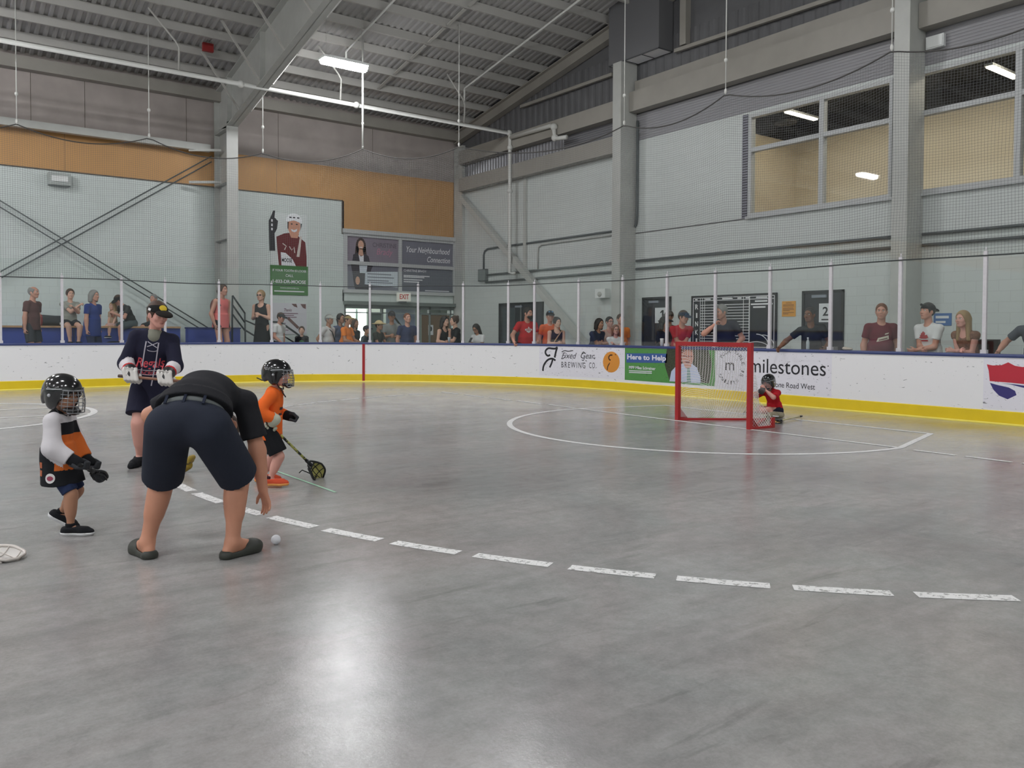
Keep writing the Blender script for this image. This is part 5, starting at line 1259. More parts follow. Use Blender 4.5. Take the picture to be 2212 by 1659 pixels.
def hair(r, kind, m, parent, res):
    sk = Skin(); h = r.hs; R = r.Rh; q = r.head_pt
    if kind in ('short', 'crop', 'ring'):
        g = .008 if kind == 'crop' else .014
        sk.ell(q(0, -.018, .032), V(.078+g, .098+g, .094+g)*h, R, 0)
        sk.ell(q(0, .085, -.022), V(.084, .078, .106)*h, R, .012, 'd'); sk.keep(q(0, 0, -.050), R@V(0, .25, -1))
        if kind == 'ring': sk.ell(q(0, .03, .12), V(.075, .12, .075)*h, R, .01, 'd')
        for s in (-1, 1): sk.ell(q(s*.088, .0, -.012), V(.022, .026, .034)*h, R, .006, 'd')
    elif kind in ('long', 'bob', 'bun', 'pony', 'full'):
        g = .016
        sk.ell(q(0, -.020, .030), V(.080+g, .098+g, .096+g)*h, R, 0)
        if kind in ('long', 'bob', 'full'):
            L = {'long': -.30, 'bob': -.13, 'full': -.11}[kind]
            for s in (-1, 1): sk.cone(q(s*.068, -.025, .0), q(s*.085, -.02, L), .040*h, .034*h, .03)
            sk.cone(q(0, -.075, .0), q(0, -.085, L*.95), .065*h, .055*h, .03); sk.cone(q(-.04, -.07, .0), q(-.05, -.08, L), .05*h, .04*h, .03); sk.cone(q(.04, -.07, .0), q(.05, -.08, L), .05*h, .04*h, .03)
        sk.ell(q(0, .085, -.024), V(.073, .080, .110)*h, R, .012, 'd')
        if kind in ('bun', 'pony'): sk.keep(q(0, 0, -.055), R@V(0, .5, -1))
        if kind == 'bun': sk.ell(q(0, -.095, .105), V(.040, .040, .038)*h, R, .012)
        if kind == 'pony': sk.cone(q(0, -.105, .06), q(0, -.135, -.02), .030*h, .034*h, .02); sk.cone(q(0, -.135, -.02), q(0, -.12, -.17), .034*h, .014*h, .02)
    return skin_obj('hair', sk, res, [m], parent)
def cap(r, m, parent, res, back=False, m2=None, tilt=0, name='cap'):
    sk = Skin(); h = r.hs; R = r.Rh@Rz(180 if back else 0)@Rx(-tilt); c = r.hc
    def q(x, y, z): return c+R@(V(x, y, z)*h)
    oy = .02 if back else -.014
    sk.ell(q(0, oy, .036), V(.093, .112, .098)*h, R, 0); sk.keep(q(0, 0, .036), R@V(0, .0, -1))
    b = Skin(); b.ell(q(0, .115, .034), V(.078, .085, .030)*h, R@Rx(-10), 0); b.ell(q(0, .11, .006), V(.10, .115, .032)*h, R@Rx(-10), 0, 'd'); b.keep(q(0, .06, 0), R@V(0, -1, 0))
    o = skin_obj(name, sk, res, [m], parent); skin_obj('cap_brim', b, min(res, .006), [m2 or m], o)
    MB().ell(q(0, oy, .135), (.008*h,)*3).build('cap_button', m2 or m, o)
    return o
def glasses(r, m, parent, up=0.0, m2=None):
    b = MB()
    for s in (-1, 1):
        b.tube([r.head_pt(s*.031+.021*math.cos(a), .100-.008*abs(math.cos(a))+(-.01 if up else 0), .012+up+.016*math.sin(a)) for a in np.linspace(0, 2*math.pi, 13)], .0028*r.hs, 5)
        b.tube([r.head_pt(s*.052, .092, .014+up), r.head_pt(s*.080, .03, .014+up), r.head_pt(s*.081, -.01, .008+up)], .0028*r.hs, 5)
    b.tube([r.head_pt(-.012, .102, .014+up), r.head_pt(.012, .102, .014+up)], .003*r.hs, 5)
    o = b.build('glasses', m, parent)
    if m2 is not None:
        l = MB()
        for s in (-1, 1):
            e = MB().ell((0, 0, 0), (.020, .004, .015)); l.add([r.head_pt(*(V(s*.031, .097+(-.01 if up else 0), .012+up)+V(v))) for v in e.v], e.f, 0, True)
        l.build('lens', m2, o)
    return o
from mathutils.bvhtree import BVHTree
def wrap_print(target, name, m, org, u, v, build, lift=.003, parent=None):
    """print drawn flat on a Board, then laid onto the cloth below it"""
    bd = Board(org, u, v); mb = MB(); build(bd, mb)
    me = target.data; bvh = BVHTree.FromPolygons([w_.co for w_ in me.vertices], [p.vertices for p in me.polygons])
    bm = bmesh.new(); vs = [bm.verts.new(p) for p in mb.v]
    for f in mb.f:
        try: bm.faces.new([vs[i] for i in f])
        except ValueError: pass
    bmesh.ops.triangulate(bm, faces=bm.faces); 
    for _ in range(2):
        es = [e for e in bm.edges if e.calc_length() > .02]
        if es: bmesh.ops.subdivide_edges(bm, edges=es, cuts=1); bmesh.ops.triangulate(bm, faces=bm.faces)
    lost = []
    for w_ in bm.verts:
        h, nrm, i, d = bvh.ray_cast(w_.co+bd.n*.4, -bd.n, .9)
        if h is not None: w_.co = h+bd.n*lift
        else: lost.append(w_)
    if lost: bmesh.ops.delete(bm, geom=lost, context='VERTS')
    o = bpy.data.meshes.new(name); bm.to_mesh(o); bm.free()
    for p in o.polygons: p.use_smooth = True
    return link(name, o, parent or target, [m])
# ------------------------------------------------------------------ people: shared colours
M_SK1 = mat('skin_fair', (214, 168, 146), .55); M_SK2 = mat('skin_ruddy', (200, 146, 126), .55); M_SK3 = mat('skin_tan', (176, 128, 102), .55); M_SK4 = mat('skin_brown', (122, 84, 64), .55); M_SK5 = mat('skin_pink', (212, 156, 142), .55)
M_LIP = mat('lips', (170, 104, 96), .5); M_LIPD = mat('lips_dark', (110, 64, 56), .5)
M_HBR = mat('hair_brown', (66, 46, 34), .6, bump=.4, bscale=120); M_HDK = mat('hair_dark', (32, 26, 24), .55, bump=.4, bscale=120); M_HGR = mat('hair_grey', (136, 134, 132), .6, bump=.4, bscale=120); M_HBL = mat('hair_blond', (156, 128, 90), .6, bump=.4, bscale=120); M_HRD = mat('hair_red_brown', (112, 66, 40), .6, bump=.4, bscale=120)
def cloth(name, rgb, rough=.85): return mat('cloth_'+name, rgb, rough, spec=.2, bump=.35, bscale=14)
M_BLK = cloth('black', (26, 27, 31)); M_NAVY = cloth('navy', (34, 40, 58)); M_WHT = cloth('white', (214, 212, 212)); M_GRY = cloth('grey', (122, 126, 124)); M_DGR = cloth('dark_grey', (58, 60, 64)); M_RUB = mat('rubber_dark', (50, 52, 46), .55); M_SHOE = cloth('shoe_black', (28, 29, 33)); M_SOLE = mat('sole_white', (216, 216, 218), .5)
def heading(f):
    """world heading of someone turned f degrees from facing the viewer, + to the picture's right"""
    b = Vector((-FW.x, -FW.y, 0)).normalized(); d = b*math.cos(math.radians(f))+R0*math.sin(math.radians(f)); return math.atan2(-d.x, d.y)
def person(loc, f, label, group=None):
    t = thing('person', label, 'person', loc, heading(f), group); return t
def local(t, p):
    """world point -> the person's own frame"""
    p = Vector(p)-t.location; a = -t.rotation_euler[2]; return V(p.x*math.cos(a)-p.y*math.sin(a), p.x*math.sin(a)+p.y*math.cos(a), p.z)
def to_world(t, p):
    a = t.rotation_euler[2]; return Vector((p[0]*math.cos(a)-p[1]*math.sin(a), p[0]*math.sin(a)+p[1]*math.cos(a), p[2]))+t.location
M_HELM = mat('helmet_black', (16, 17, 20), .16, spec=.6, coat=.6); M_CAGE = mat('cage_steel', (150, 152, 156), .3, metal=.8); M_CAGEK = mat('cage_black', (30, 31, 34), .35)
def helmet(r, parent, res=.006, cage=M_CAGE, flip=0.0, chin=True, sc=1.0):
    h = r.hs*sc; R = r.Rh; c = r.hc
    def q(x, y, z): return c+R@(V(x, y, z)*h)
    sk = Skin(); sk.ell(q(0, -.020, .040), V(.112, .142, .118)*h, R, 0)
    sk.ell(q(0, -.10, -.02), V(.088, .058, .085)*h, R, .03)
    for s in (-1, 1): sk.ell(q(s*.086, -.015, -.030), V(.024, .056, .062)*h, R, .02)
    sk.ell(q(0, .095, -.055), V(.083, .115, .100)*h, R, .012, 'd'); sk.ell(q(0, .0, -.065), V(.080, .20, .075)*h, R, .01, 'd')
    sk.cone(q(-.085, .06, .055), q(.085, .06, .055), .004*h, .004*h, .0)
    for s in (-1, 1):
        sk.ell(q(s*.118, -.02, .066), V(.012, .085, .010)*h, R@Rx(-8), .006, 'd'); sk.ell(q(s*.06, -.03, .155), V(.012, .055, .010)*h, R, .005, 'd')
    o = skin_obj('helmet', sk, res, [M_HELM], parent)
    sp = MB()
    for s in (-1, 1): sp.tube([q(s*.114, -.04, .052), q(s*.110, .03, .058), q(s*.094, .075, .062)], .004*h, 5)
    for s in (-1, 1): sp.ell(q(s*.113, -.015, .010), (.012*h, .012*h, .012*h))
    sp.build('helmet_rivet', mat('helmet_trim', (176, 178, 182), .35), o)
    # wire cage
    Rf = Rx(flip)
    def w(a, z, b=0.0):
        """point on the cage: a = angle from straight ahead, z height"""
        rr = .108-.018*max(0, (z+.03))/.1; y0 = .032+.012*math.cos((z+.03)*9)
        p = V(rr*math.sin(a)*.95, y0+rr*math.cos(a)*1.02+b, z)
        if flip: p = Rf@(p-V(0, .03, .07))+V(0, .03, .07)
        return q(*p)
    cg = MB(); A = np.linspace(-1.35, 1.35, 15)
    for z in (.052, .026, .0, -.026, -.052, -.078): cg.tube([w(a, z) for a in A*(1 if z > -.06 else .8)], .0028*h, 5)
    cg.tube([w(a, -.102) for a in A*.62], .004*h, 5)
    for a in (-1.2, -.85, -.5, -.17, .17, .5, .85, 1.2): cg.tube([w(a, z) for z in np.linspace(.055, -.080 if abs(a) > .9 else -.102, 8)], .0026*h, 5)
    cg.tube([w(a, .056) for a in A], .0045*h, 5)
    cg.build('cage', cage, o)
    if chin and not flip:
        k = Skin(); k.ell(q(0, .105, -.098), V(.050, .030, .026)*h, R, 0); k.cone(q(-.05, .07, -.085), q(.05, .07, -.085), .016*h, .016*h, .02); skin_obj('chin_cup', k, res, [M_CAGEK], o)
    st = MB()
    for s in (-1, 1): st.tube([q(s*.092, .0, -.05), q(s*.060, .03, -.115), q(s*.012, .05, -.135)], .006*h, 5)
    st.build('chin_strap', M_CAGEK, o)
    return o
def glove(r, q, parent, grip, axis, m_main, m_pad, res=.007, size=1.0, turn=1):
    """padded glove closed round a stick: grip = point on the stick, axis = stick direction"""
    W = r.wr[q]; ax = unit(axis); d = unit(V(grip)-W); u = r.u*size; n = unit(np.cross(ax, d))*turn
    sk = Skin(); sk.cone(W-unit(r.wr[q]-r.el[q])*.05*u, W+d*.02*u, .052*u, .048*u, .02)
    pal = V(grip)-d*.035*u
    sk.cone(W, pal, .044*u, .044*u, .02)
    o = skin_obj('glove', sk, res, [m_main], parent)
    fg = Skin()
    for i, of in enumerate((-.042, -.014, .014, .042)):
        b = pal+ax*of*u-d*.005; back = n*.042*u
        p1 = b+back*.9+d*.012*u; p2 = V(grip)+ax*of*u+d*.034*u+back*.35; p3 = V(grip)+ax*of*u+d*.026*u-back*.75
        fg.cone(b+back*.6-d*.02*u, p1, .016*u, .0165*u, .004); fg.cone(p1, p2, .0165*u, .0155*u, .003); fg.cone(p2, p3, .0155*u, .013*u, .003)
    t0 = pal+ax*.05*u-n*.03*u; fg.cone(t0, V(grip)+ax*.055*u-n*.030*u+d*.012*u, .017*u, .013*u, .003)
    skin_obj('glove_fingers', fg, res, [m_pad], o)
    pd = MB()
    for k in range(3):
        p = W+(pal-W)*(k/2.4)+n*.044*u; pd.obox(p, ax*.036*u, d*.013*u, n*.008*u)
    pd.build('glove_pad', m_pad, o)
    return o
def crosse(name, label, butt, head_at, face_n, m_shaft, m_rim, m_net, L=None, hl=.27, hw=.085, tape=None, r_=.0135, pattern=None):
    """lacrosse stick: shaft, scooped rim and string pocket; butt and head_at are world points, face_n = way the open face looks"""
    a, b = Vector(butt), Vector(head_at); d = (b-a).normalized(); t = thing(name, label, 'lacrosse stick', a)
    n = Vector(face_n); n = (n-d*n.dot(d)).normalized(); x = d.cross(n); sl = (b-a).length-hl
    MB().tube([(0, 0, 0), d*sl], r_, 8).build('shaft', m_shaft, t)
    MB().tube([(0, 0, 0), d*.10], r_*1.2, 8).build('butt_tape', tape or m_rim, t)
    def P(f, s): # rim outline along the head: f 0..1, s = -1..1
        w_ = hw*(.22+.78*min(1, (f*1.9)**.8))*(1 if f < .8 else math.sqrt(max(0, 1-((f-.8)/.2)**2))*.999+.001)
        return d*(sl-.02+f*(hl+.02))+x*(s*w_)+n*(.02*math.sin(f*math.pi)-.03*f)
    m = MB(); F_ = list(np.linspace(0, 1, 16))
    m.tube([P(f, 1) for f in F_]+[P(f, -1) for f in reversed(F_)], .0095, 6)
    m.tube([P(f, .93)-n*.022 for f in F_[2:14]], .006, 6); m.tube([P(f, -.93)-n*.022 for f in F_[2:14]], .006, 6)
    m.tube([P(.25, .9), P(.25, .9)-n*.02, P(.22, 0)-n*.012, P(.25, -.9)-n*.02, P(.25, -.9)], .009, 6)
    m.tube([d*(sl-.06), d*(sl+.02)], r_*1.45, 8)
    m.build('head_rim', m_rim, t)
    vs = []; uv_ = []; nu, nv = 10, 8
    for i in range(nu+1):
        f = .2+.8*i/nu
        for j in range(nv+1):
            s_ = -1+2*j/nv; vs.append(P(f, s_*.97)-n*(.055*(1-s_*s_)*math.sin(min(1, (f-.1))*math.pi)+.006))
    fs = [(i*(nv+1)+j, (i+1)*(nv+1)+j, (i+1)*(nv+1)+j+1, i*(nv+1)+j+1) for i in range(nu) for j in range(nv)]
    MB().add(vs, fs, 0, True).build('pocket', m_net, t, fix=False)
    lc = MB()
    for j in (2, 4, 6): lc.tube([Vector(vs[i*(nv+1)+j])+n*.003 for i in range(nu+1)], .004, 5)
    for i in (3, 7): lc.tube([Vector(vs[i*(nv+1)+j])+n*.004 for j in range(nv+1)], .0045, 5)
    lc.build('pocket_lace', m_rim, t)
    return t
# ------------------------------------------------------------------ the people on the rink floor
FINE = .0075
# ---- man bending down for the ball
t = person((1.36, 5.18, 0), 180, 'man seen from behind in black shirt and navy shorts bending down to the ball')
lc = lambda px, py, d: local(t, at_d(px, py, d))
fl_, fr_ = local(t, at_z(318, 1203)), local(t, at_z(502, 1203))
r = Rig(H=1.80, pelvis=V(.035, -.10, .85), flex=(42, 34, 30), side=12, twist=-6, neck=85, head=(0, 150, 0), bulk=1.2, belly=.25, hipw=1.25, shoulder=1.0,
        hands={'R': lc(576, 1098, 5.30), 'L': V(-.22, .34, .66)}, poles={'R': V(.8, -.3, .3), 'L': V(-1, 0, .4)},
        feet={'L': V(fl_[0], fl_[1], .09), 'R': V(fr_[0], fr_[1], .09)}, knees={'L': V(-.25, 1, 0), 'R': V(.25, 1, 0)}, foot_yaw=(34, -44))
sk_l = mat('legs_tan', (196, 138, 112), .5, var=.05, vscale=9)
body(r, 'body', t, sk_l, M_LIP, M_HBR, .0065, spread=1.9, curl={'R': .26, 'L': .5}, hd={'R': V(.25, .05, -1), 'L': V(-.5, .5, -.4)}, hn={'R': V(-.55, -.8, -.1), 'L': V(.3, -1, 0)})
hair(r, 'short', M_HBR, t, .008)
shirt(r, t, cloth('shirt_black', (38, 38, 42)), .009, sleeve=.78, ease=.016, hem=-.060, loose=.022, sleeve_r=1.25)
sh_ = bottoms(r, t, cloth('shorts_navy', (42, 46, 58)), .009, length=1.0, ease=.024, flare=.026, waist=.42)
A = r.fr[0]; sk = Skin(); sk.ell(r.P+A@V(0, -.006, .092)*r.u, V(.196, .150, .05), A, .0); skin_obj('waistband', sk, .008, [cloth('waist_grey', (112, 116, 116))], t)
b = MB()
for k, x in enumerate((-.11, 0, .11)): p = r.P+A@V(x, -.158+.02*abs(x)*5, .075)*r.u; b.obox(p, A@V(.008, 0, 0), A@V(0, .004, 0), A@V(0, 0, .03))
b.build('belt_loop', cloth('shorts_seam', (34, 39, 54)), sh_)
for q in 'LR':
    a, to, u = r.an[q], r.toe[q], r.u; dn = V(0, 0, -1); g = a+dn*.078
    side = unit(np.cross(to, dn)); R = np.stack([side, to, V(0, 0, 1)], 1)
    s = Skin(); s.cone(g-to*.040, g+to*.140, .046, .058, .0); s.ell(g+to*.135+V(0, 0, .024), V(.060, .090, .052), R, .03); s.ell(g-to*.045+V(0, 0, .01), V(.047, .03, .032), R, .02)
    s.cone(a-V(0, 0, .035)-to*.02, a-V(0, 0, .035)+to*.055, .038, .040, .01, 'd'); s.ell(a+V(0, 0, .01), V(.05, .085, .075), R, .01, 'd'); s.keep(V(0, 0, .001), V(0, 0, -1))
    skin_obj('slipper', s, .006, [M_RUB], t)
man = (t, r)

# ---- little child in the white, black and orange jersey
p0 = at_z(149, 1150); t = person((p0.x, p0.y, 0), 94, 'small child in black caged helmet and white black orange jersey walking at left')
lc = lambda px, py, d: local(t, at_d(px, py, d))
D0 = (p0-EYE).dot(FW)
r = Rig(H=1.09, kid=1.0, pelvis=V(0, -.075, .508), flex=(2, 2, 4), neck=8, head=(-22, 6, 0), bulk=1.05,
        hands={'R': lc(160, 996, D0-.13), 'L': lc(188, 996, D0+.08)}, poles={'R': V(.3, -.45, -1), 'L': V(-.6, -.6, -.4)},
        feet={'R': local(t, at_d(152, 1136, D0-.07)), 'L': local(t, at_d(128, 1112, D0+.12))}, foot_yaw=(6, -10), foot_pitch=(0, 32))
r.an['R'][2] = r.ah
body(r, 'body', t, M_SK3, M_LIP, M_HBR, FINE, gloved=True)
hair(r, 'short', M_HBR, t, .008)
helmet(r, t, .0055, M_CAGE, sc=1.10)
M_JB, M_JW, M_JO = cloth('jersey_black', (30, 31, 35)), cloth('jersey_white', (212, 208, 212)), cloth('jersey_orange', (206, 106, 48))
def jersey_pick(c):
    o = np.zeros(len(c), np.int32); z = c[:, 2]; y = c[:, 1]-r.P[1]; x = np.abs(c[:, 0]); sh = r.sh['R'][2]
    def seg(a, b):
        d = b-a; tt_ = np.clip(((c-a)@d)/(d@d), 0, 1); return np.linalg.norm(c-a-np.outer(tt_, d), axis=1)
    arm = np.minimum.reduce([seg(r.sh[q_], r.el[q_]) for q_ in 'RL']+[seg(r.el[q_], r.wr[q_]) for q_ in 'RL']) < .084
    arm &= x > .112
    o[(z > sh-.055)] = 1; o[arm] = 1
    front = (y > .045) & ~arm
    o[front & (z < sh-.02)] = 0; o[front & (z < sh-.105) & (z > sh-.34)] = 2
    o[(z > r.neck0[2]+.004) & (x < .075)] = 0
    return o
j = shirt(r, t, [M_JB, M_JW, M_JO], .0065, sleeve=1, fore=.80, sleeve_r=1.5, ease=.024, hem=.150, loose=.044, pick=jersey_pick, name='jersey', hem_fwd=.045)
wrap_print(j, 'jersey_patch', M_WHT, (.4, -.055, .405), (0, 1, 0), (0, 0, 1), lambda bd, mb: bd.disc(mb, 0, 0, .034, .034, n=18))
wrap_print(j, 'jersey_patch_mark', mat('patch_red', (150, 60, 84), .7), (.4, -.055, .405), (0, 1, 0), (0, 0, 1), lambda bd, mb: (bd.disc(mb, 0, .0, .022, .016, n=14)), lift=.005)
wrap_print(j, 'jersey_number', mat('number_orange', (176, 96, 62), .7), (.4, -.135, .47), (0, 1, 0), (0, 0, 1), lambda bd, mb: (bd.rect(mb, -.012, .0, .014, .04), bd.rect(mb, -.012, -.055, .014, -.015)))
bottoms(r, t, cloth('shorts_blue', (42, 52, 84)), .0075, length=.95, ease=.006, flare=.008)
for q in 'RL': shoe(r, q, t, M_SHOE, M_SOLE, .0055, M_BLK)
o = [c for c in t.children if c.name.startswith('shoe')][0]
wrap_print(o, 'shoe_mark', mat('shoe_logo', (170, 172, 176), .5), tuple(r.an['R']+r.toe['R']*.075+V(.3, 0, -.035)), tuple(r.toe['R']), (0, 0, 1), lambda bd, mb: (bd.stroke(mb, arc_pts(0, .006, .012, .008, 200, 340, 6), .004), bd.stroke(mb, arc_pts(0, -.006, .012, .008, 20, 160, 6), .004)))
wr = (r.wr['R']+r.wr['L'])/2
ax = unit(V(.03, 1, -.10)); gR = r.wr['R']+ax*.06+V(0, 0, -.02); gL = r.wr['L']+ax*.05+V(0, 0, -.02)
for q, g in (('R', gR), ('L', gL)): glove(r, q, t, g, unit(gL-gR), M_BLK, M_DGR, .006, 1.25)
sd = unit(gL-gR)
bt_, hd_ = to_world(t, gR-sd*.06), at_d(222, 1026, D0+.12)
crosse('lacrosse_stick', 'short black lacrosse stick held low by the small child in the orange fronted jersey', bt_, hd_, (0, 0, 1), M_CAGEK, M_CAGEK, M_DGR, hl=.13, hw=.05)
# ---- child in orange
p0 = at_z(590, 1050); t = person((p0.x, p0.y, 0), 92, 'child in orange long sleeved shirt and black caged helmet standing with a stick')
lc = lambda px, py, d: local(t, at_d(px, py, d)); D0 = (p0-EYE).dot(FW)
r = Rig(H=1.165, kid=.9, pelvis=V(0, -.035, .535), flex=(7, 3, 2), neck=8, head=(-4, 2, 0), bulk=1.0,
        hands={'R': lc(596, 905, D0-.16), 'L': lc(622, 898, D0+.13)}, poles={'R': V(.5, -.9, -.2), 'L': V(-.4, -.6, -.5)},
        feet={'R': lc(582, 1038, D0-.06), 'L': lc(566, 1030, D0+.15)}, foot_yaw=(4, -6))
for q in 'RL': r.an[q][2] = max(r.an[q][2], r.ah)
body(r, 'body', t, M_SK5, M_LIP, M_HBR, FINE, gloved=True); hair(r, 'short', M_HBR, t, .008)
h_ = helmet(r, t, .0055, M_CAGE)
k = MB(); k.tube([r.head_pt(.10, -.05, -.035), r.head_pt(.06, -.14, -.05), r.head_pt(.0, -.21, -.035)], .006, 5); k.tube([r.head_pt(.05, .05, -.12), r.head_pt(.03, .06, -.17), r.head_pt(.02, .085, -.21)], .006, 5); k.build('loose_strap', M_CAGEK, h_)
s_ = shirt(r, t, cloth('shirt_orange', (238, 108, 44)), .0075, sleeve=1, fore=.85, sleeve_r=1.45, ease=.022, hem=.085, loose=.036)
wrap_print(s_, 'shirt_print', mat('print_dark', (70, 40, 40), .7), (.0, .4, .70), (-1, 0, 0), (0, 0, 1), lambda bd, mb: (bd.rect(mb, -.05, .0, .05, .025), bd.rect(mb, -.05, -.05, .05, -.03)))
bottoms(r, t, M_BLK, .0075, length=.88, ease=.024, flare=.02)
M_SHO, M_SHOS = cloth('shoe_red_orange', (206, 84, 56)), mat('shoe_sole_orange', (232, 158, 84), .5)
for q in 'RL': shoe(r, q, t, M_SHO, M_SHOS, .0055, cloth('sock_dark', (62, 34, 40)))
bt_, hd_ = at_d(574, 908, D0-.17), at_d(702, 1034, D0+.42)
a_, b_ = local(t, bt_), local(t, hd_); ax = unit(b_-a_)
gR = a_+ax*(ax@(r.wr['R']+V(0, .03, -.03)-a_)); glove(r, 'R', t, gR, ax, M_GLW := mat('glove_olive_white', (186, 188, 170), .5), M_GLW, .006, 1.45)
gl = r.wr['L']+unit(r.wr['L']-r.el['L'])*.07; glove(r, 'L', t, gl, V(1, .2, .1), M_BLK, M_DGR, .006, 1.3)
m_sh = mat('shaft_camo', (70, 74, 44), .4); nt = m_sh.node_tree; n_ = nt.nodes.new('ShaderNodeTexNoise'); n_.inputs['Scale'].default_value = 26; tc_ = nt.nodes.new('ShaderNodeTexCoord'); rp = nt.nodes.new('ShaderNodeValToRGB'); rp.color_ramp.interpolation = 'CONSTANT'
rp.color_ramp.elements[0].color = (.012, .012, .012, 1); rp.color_ramp.elements[1].position = .5; rp.color_ramp.elements[1].color = (*lin((176, 178, 96)), 1); nt.links.new(tc_.outputs['Object'], n_.inputs['Vector']); nt.links.new(n_.outputs['Fac'], rp.inputs['Fac']); nt.links.new(rp.outputs['Color'], nt.nodes['Principled BSDF'].inputs['Base Color'])
st = crosse('lacrosse_stick', 'lacrosse stick with yellow pocket and black rim held by the child in orange', bt_, hd_, tuple(-Vector(FW)*.8+Vector((0, 0, .75))-R0*.3), m_sh, M_CAGEK, mat('pocket_yellow', (190, 184, 108), .7), hl=.25, hw=.085, tape=M_CAGEK, r_=.0125)
m = MB(); d_ = (hd_-bt_).normalized(); L_ = (hd_-bt_).length; m.tube([d_*(L_-.03)-R0*.06, d_*(L_-.10)-R0*.10, d_*(L_-.12)-R0*.15+Vector((0, 0, .015)), d_*(L_-.10)-R0*.19], .006, 6); m.build('loose_lace', M_CAGEK, st)

# ---- teenager with the cap
p0 = at_z(318, 1004); t = person((p0.x, p0.y, 0), 18, 'teenager in black cap and navy lacrosse jersey holding a wooden stick level')
lc = lambda px, py, d: local(t, at_d(px, py, d)); D0 = (p0-EYE).dot(FW)
r = Rig(H=1.745, pelvis=V(-.06, .0, .875), flex=(3, 4, 6), side=-7, neck=14, head=(34, 14, 0), bulk=1.0, shoulder=.98,
        hands={'R': lc(284, 806, D0-.34), 'L': lc(358, 812, D0-.36)}, poles={'R': V(.55, -.9, -.3), 'L': V(-.5, -.9, -.3)},
        feet={'R': lc(303, 985, D0-.02), 'L': lc(330, 988, D0+.06)}, foot_yaw=(16, -16))
for q in 'RL': r.an[q][2] = r.ah
body(r, 'body', t, M_SK5, M_LIP, M_HBR, FINE, gloved=True); hair(r, 'short', M_HBR, t, .008)
cp = cap(r, cloth('cap_black', (30, 30, 30)), t, .006, m2=cloth('cap_brim_dark', (34, 31, 28)))
wrap_print(cp, 'cap_patch', mat('cap_yellow', (214, 184, 40), .6), tuple(r.head_pt(0, .3, .085)), tuple(r.Rh@V(-1, 0, 0)), tuple(r.Rh@V(0, 0, 1)), lambda bd, mb: bd.disc(mb, .004, 0, .042, .028, n=20))
wrap_print(cp, 'cap_side_mark', M_WHT, tuple(r.head_pt(.3, .0, .055)), tuple(r.Rh@V(0, 1, 0)), tuple(r.Rh@V(0, 0, 1)), lambda bd, mb: bd.poly(mb, [(-.02, -.012), (.02, -.012), (.022, .012), (-.02, .014)]))
M_JN, M_JR, M_JWH = cloth('jersey_navy', (36, 36, 54)), cloth('jersey_red', (190, 44, 50)), cloth('jersey_white2', (212, 206, 210))
def teen_pick(c):
    o = np.zeros(len(c), np.int32)
    for q in 'RL':
        e, w = r.el[q], r.wr[q]; f = w-e; L_ = np.linalg.norm(f); f = f/L_; s = (c-e)@f; dd = np.linalg.norm(c-e-np.outer(s, f), axis=1)
        on = dd < .095
        o[on & (s > .05)] = 2; o[on & (s > .145)] = 1
    return o
j = shirt(r, t, [M_JN, M_JR, M_JWH], .008, sleeve=1, fore=.86, sleeve_r=1.25, ease=.020, hem=.105, loose=.030, pick=teen_pick, name='jersey', neck='v')
C_ = r.Rc; cf = lambda x, z: tuple(r.sp[2]+C_@V(x, .4, z)); ux, uz = tuple(C_@V(-1, 0, 0)), tuple(C_@V(0, 0, 1))
wrap_print(j, 'jersey_lettering', mat('jersey_print_red', (196, 74, 84), .7), cf(0, -.13), ux, uz, lambda bd, mb: (bd.text(mb, 'Regals', .0, .0, .27, .12, shear=.2, bold=.012, rot=.10), bd.text(mb, 'LACROSSE', .015, -.085, .24, .032, bold=.01, rot=.10)))
wrap_print(j, 'jersey_lettering', mat('jersey_print_white', (206, 190, 196), .7), cf(0, -.13), ux, uz, lambda bd, mb: (bd.stroke(mb, [(-.14, -.075), (.0, -.06), (.14, -.045)], .006), bd.stroke(mb, [(-.13, -.115), (.0, -.105), (.14, -.085)], .006)), lift=.004)
wrap_print(j, 'lace_cord', mat('lace_pale', (176, 172, 184), .7), cf(0, 0), ux, uz, lambda bd, mb: (bd.stroke(mb, [(-.065, .10), (-.075, -.10), (-.085, -.32)], .012), bd.stroke(mb, [(.055, .10), (.05, -.10), (.035, -.34)], .012), bd.stroke(mb, [(-.05, .05), (.0, .075), (.045, .10)], .008), bd.stroke(mb, [(-.05, .10), (.0, .075), (.045, .05)], .008), bd.stroke(mb, arc_pts(0, .02, .045, .012, 180, 360, 8), .007)), lift=.006)
sk = Skin(); sk.cone(r.neck0+C_@V(0, .02, -.02), r.neck1+C_@V(0, -.008, -.012), .070, .060, 0); sk.ell(r.neck0+C_@V(0, .062, -.045), V(.060, .045, .065), C_, .03); sk.keep(r.neck0+C_@V(0, 0, .028), unit(C_@V(0, -.35, 1))); skin_obj('undershirt', sk, .007, [cloth('undershirt_grey', (128, 128, 116))], t)
def shorts_pick(c): return (np.abs(c[:, 1]-r.P[1]-.045) < .022) & (np.abs(c[:, 0]-r.P[0]) > .10)
bottoms(r, t, [M_JN, M_WHT], .008, length=.78, ease=.026, flare=.03, pick=shorts_pick)
for q in 'RL': shoe(r, q, t, M_SHOE, M_BLK, .006, M_BLK)
A_, B_ = at_d(256, 812, D0-.36), at_d(470, 830, D0-.42); a_, b_ = local(t, A_), local(t, B_); ax = unit(b_-a_)
M_GLT, M_GLD = mat('glove_white', (206, 202, 198), .5), mat('glove_black', (36, 35, 37), .5)
for q in 'RL': g = a_+ax*(ax@(r.wr[q]-a_)+.02); glove(r, q, t, g, ax, M_GLD, M_GLT, .0065, 1.35, -1)
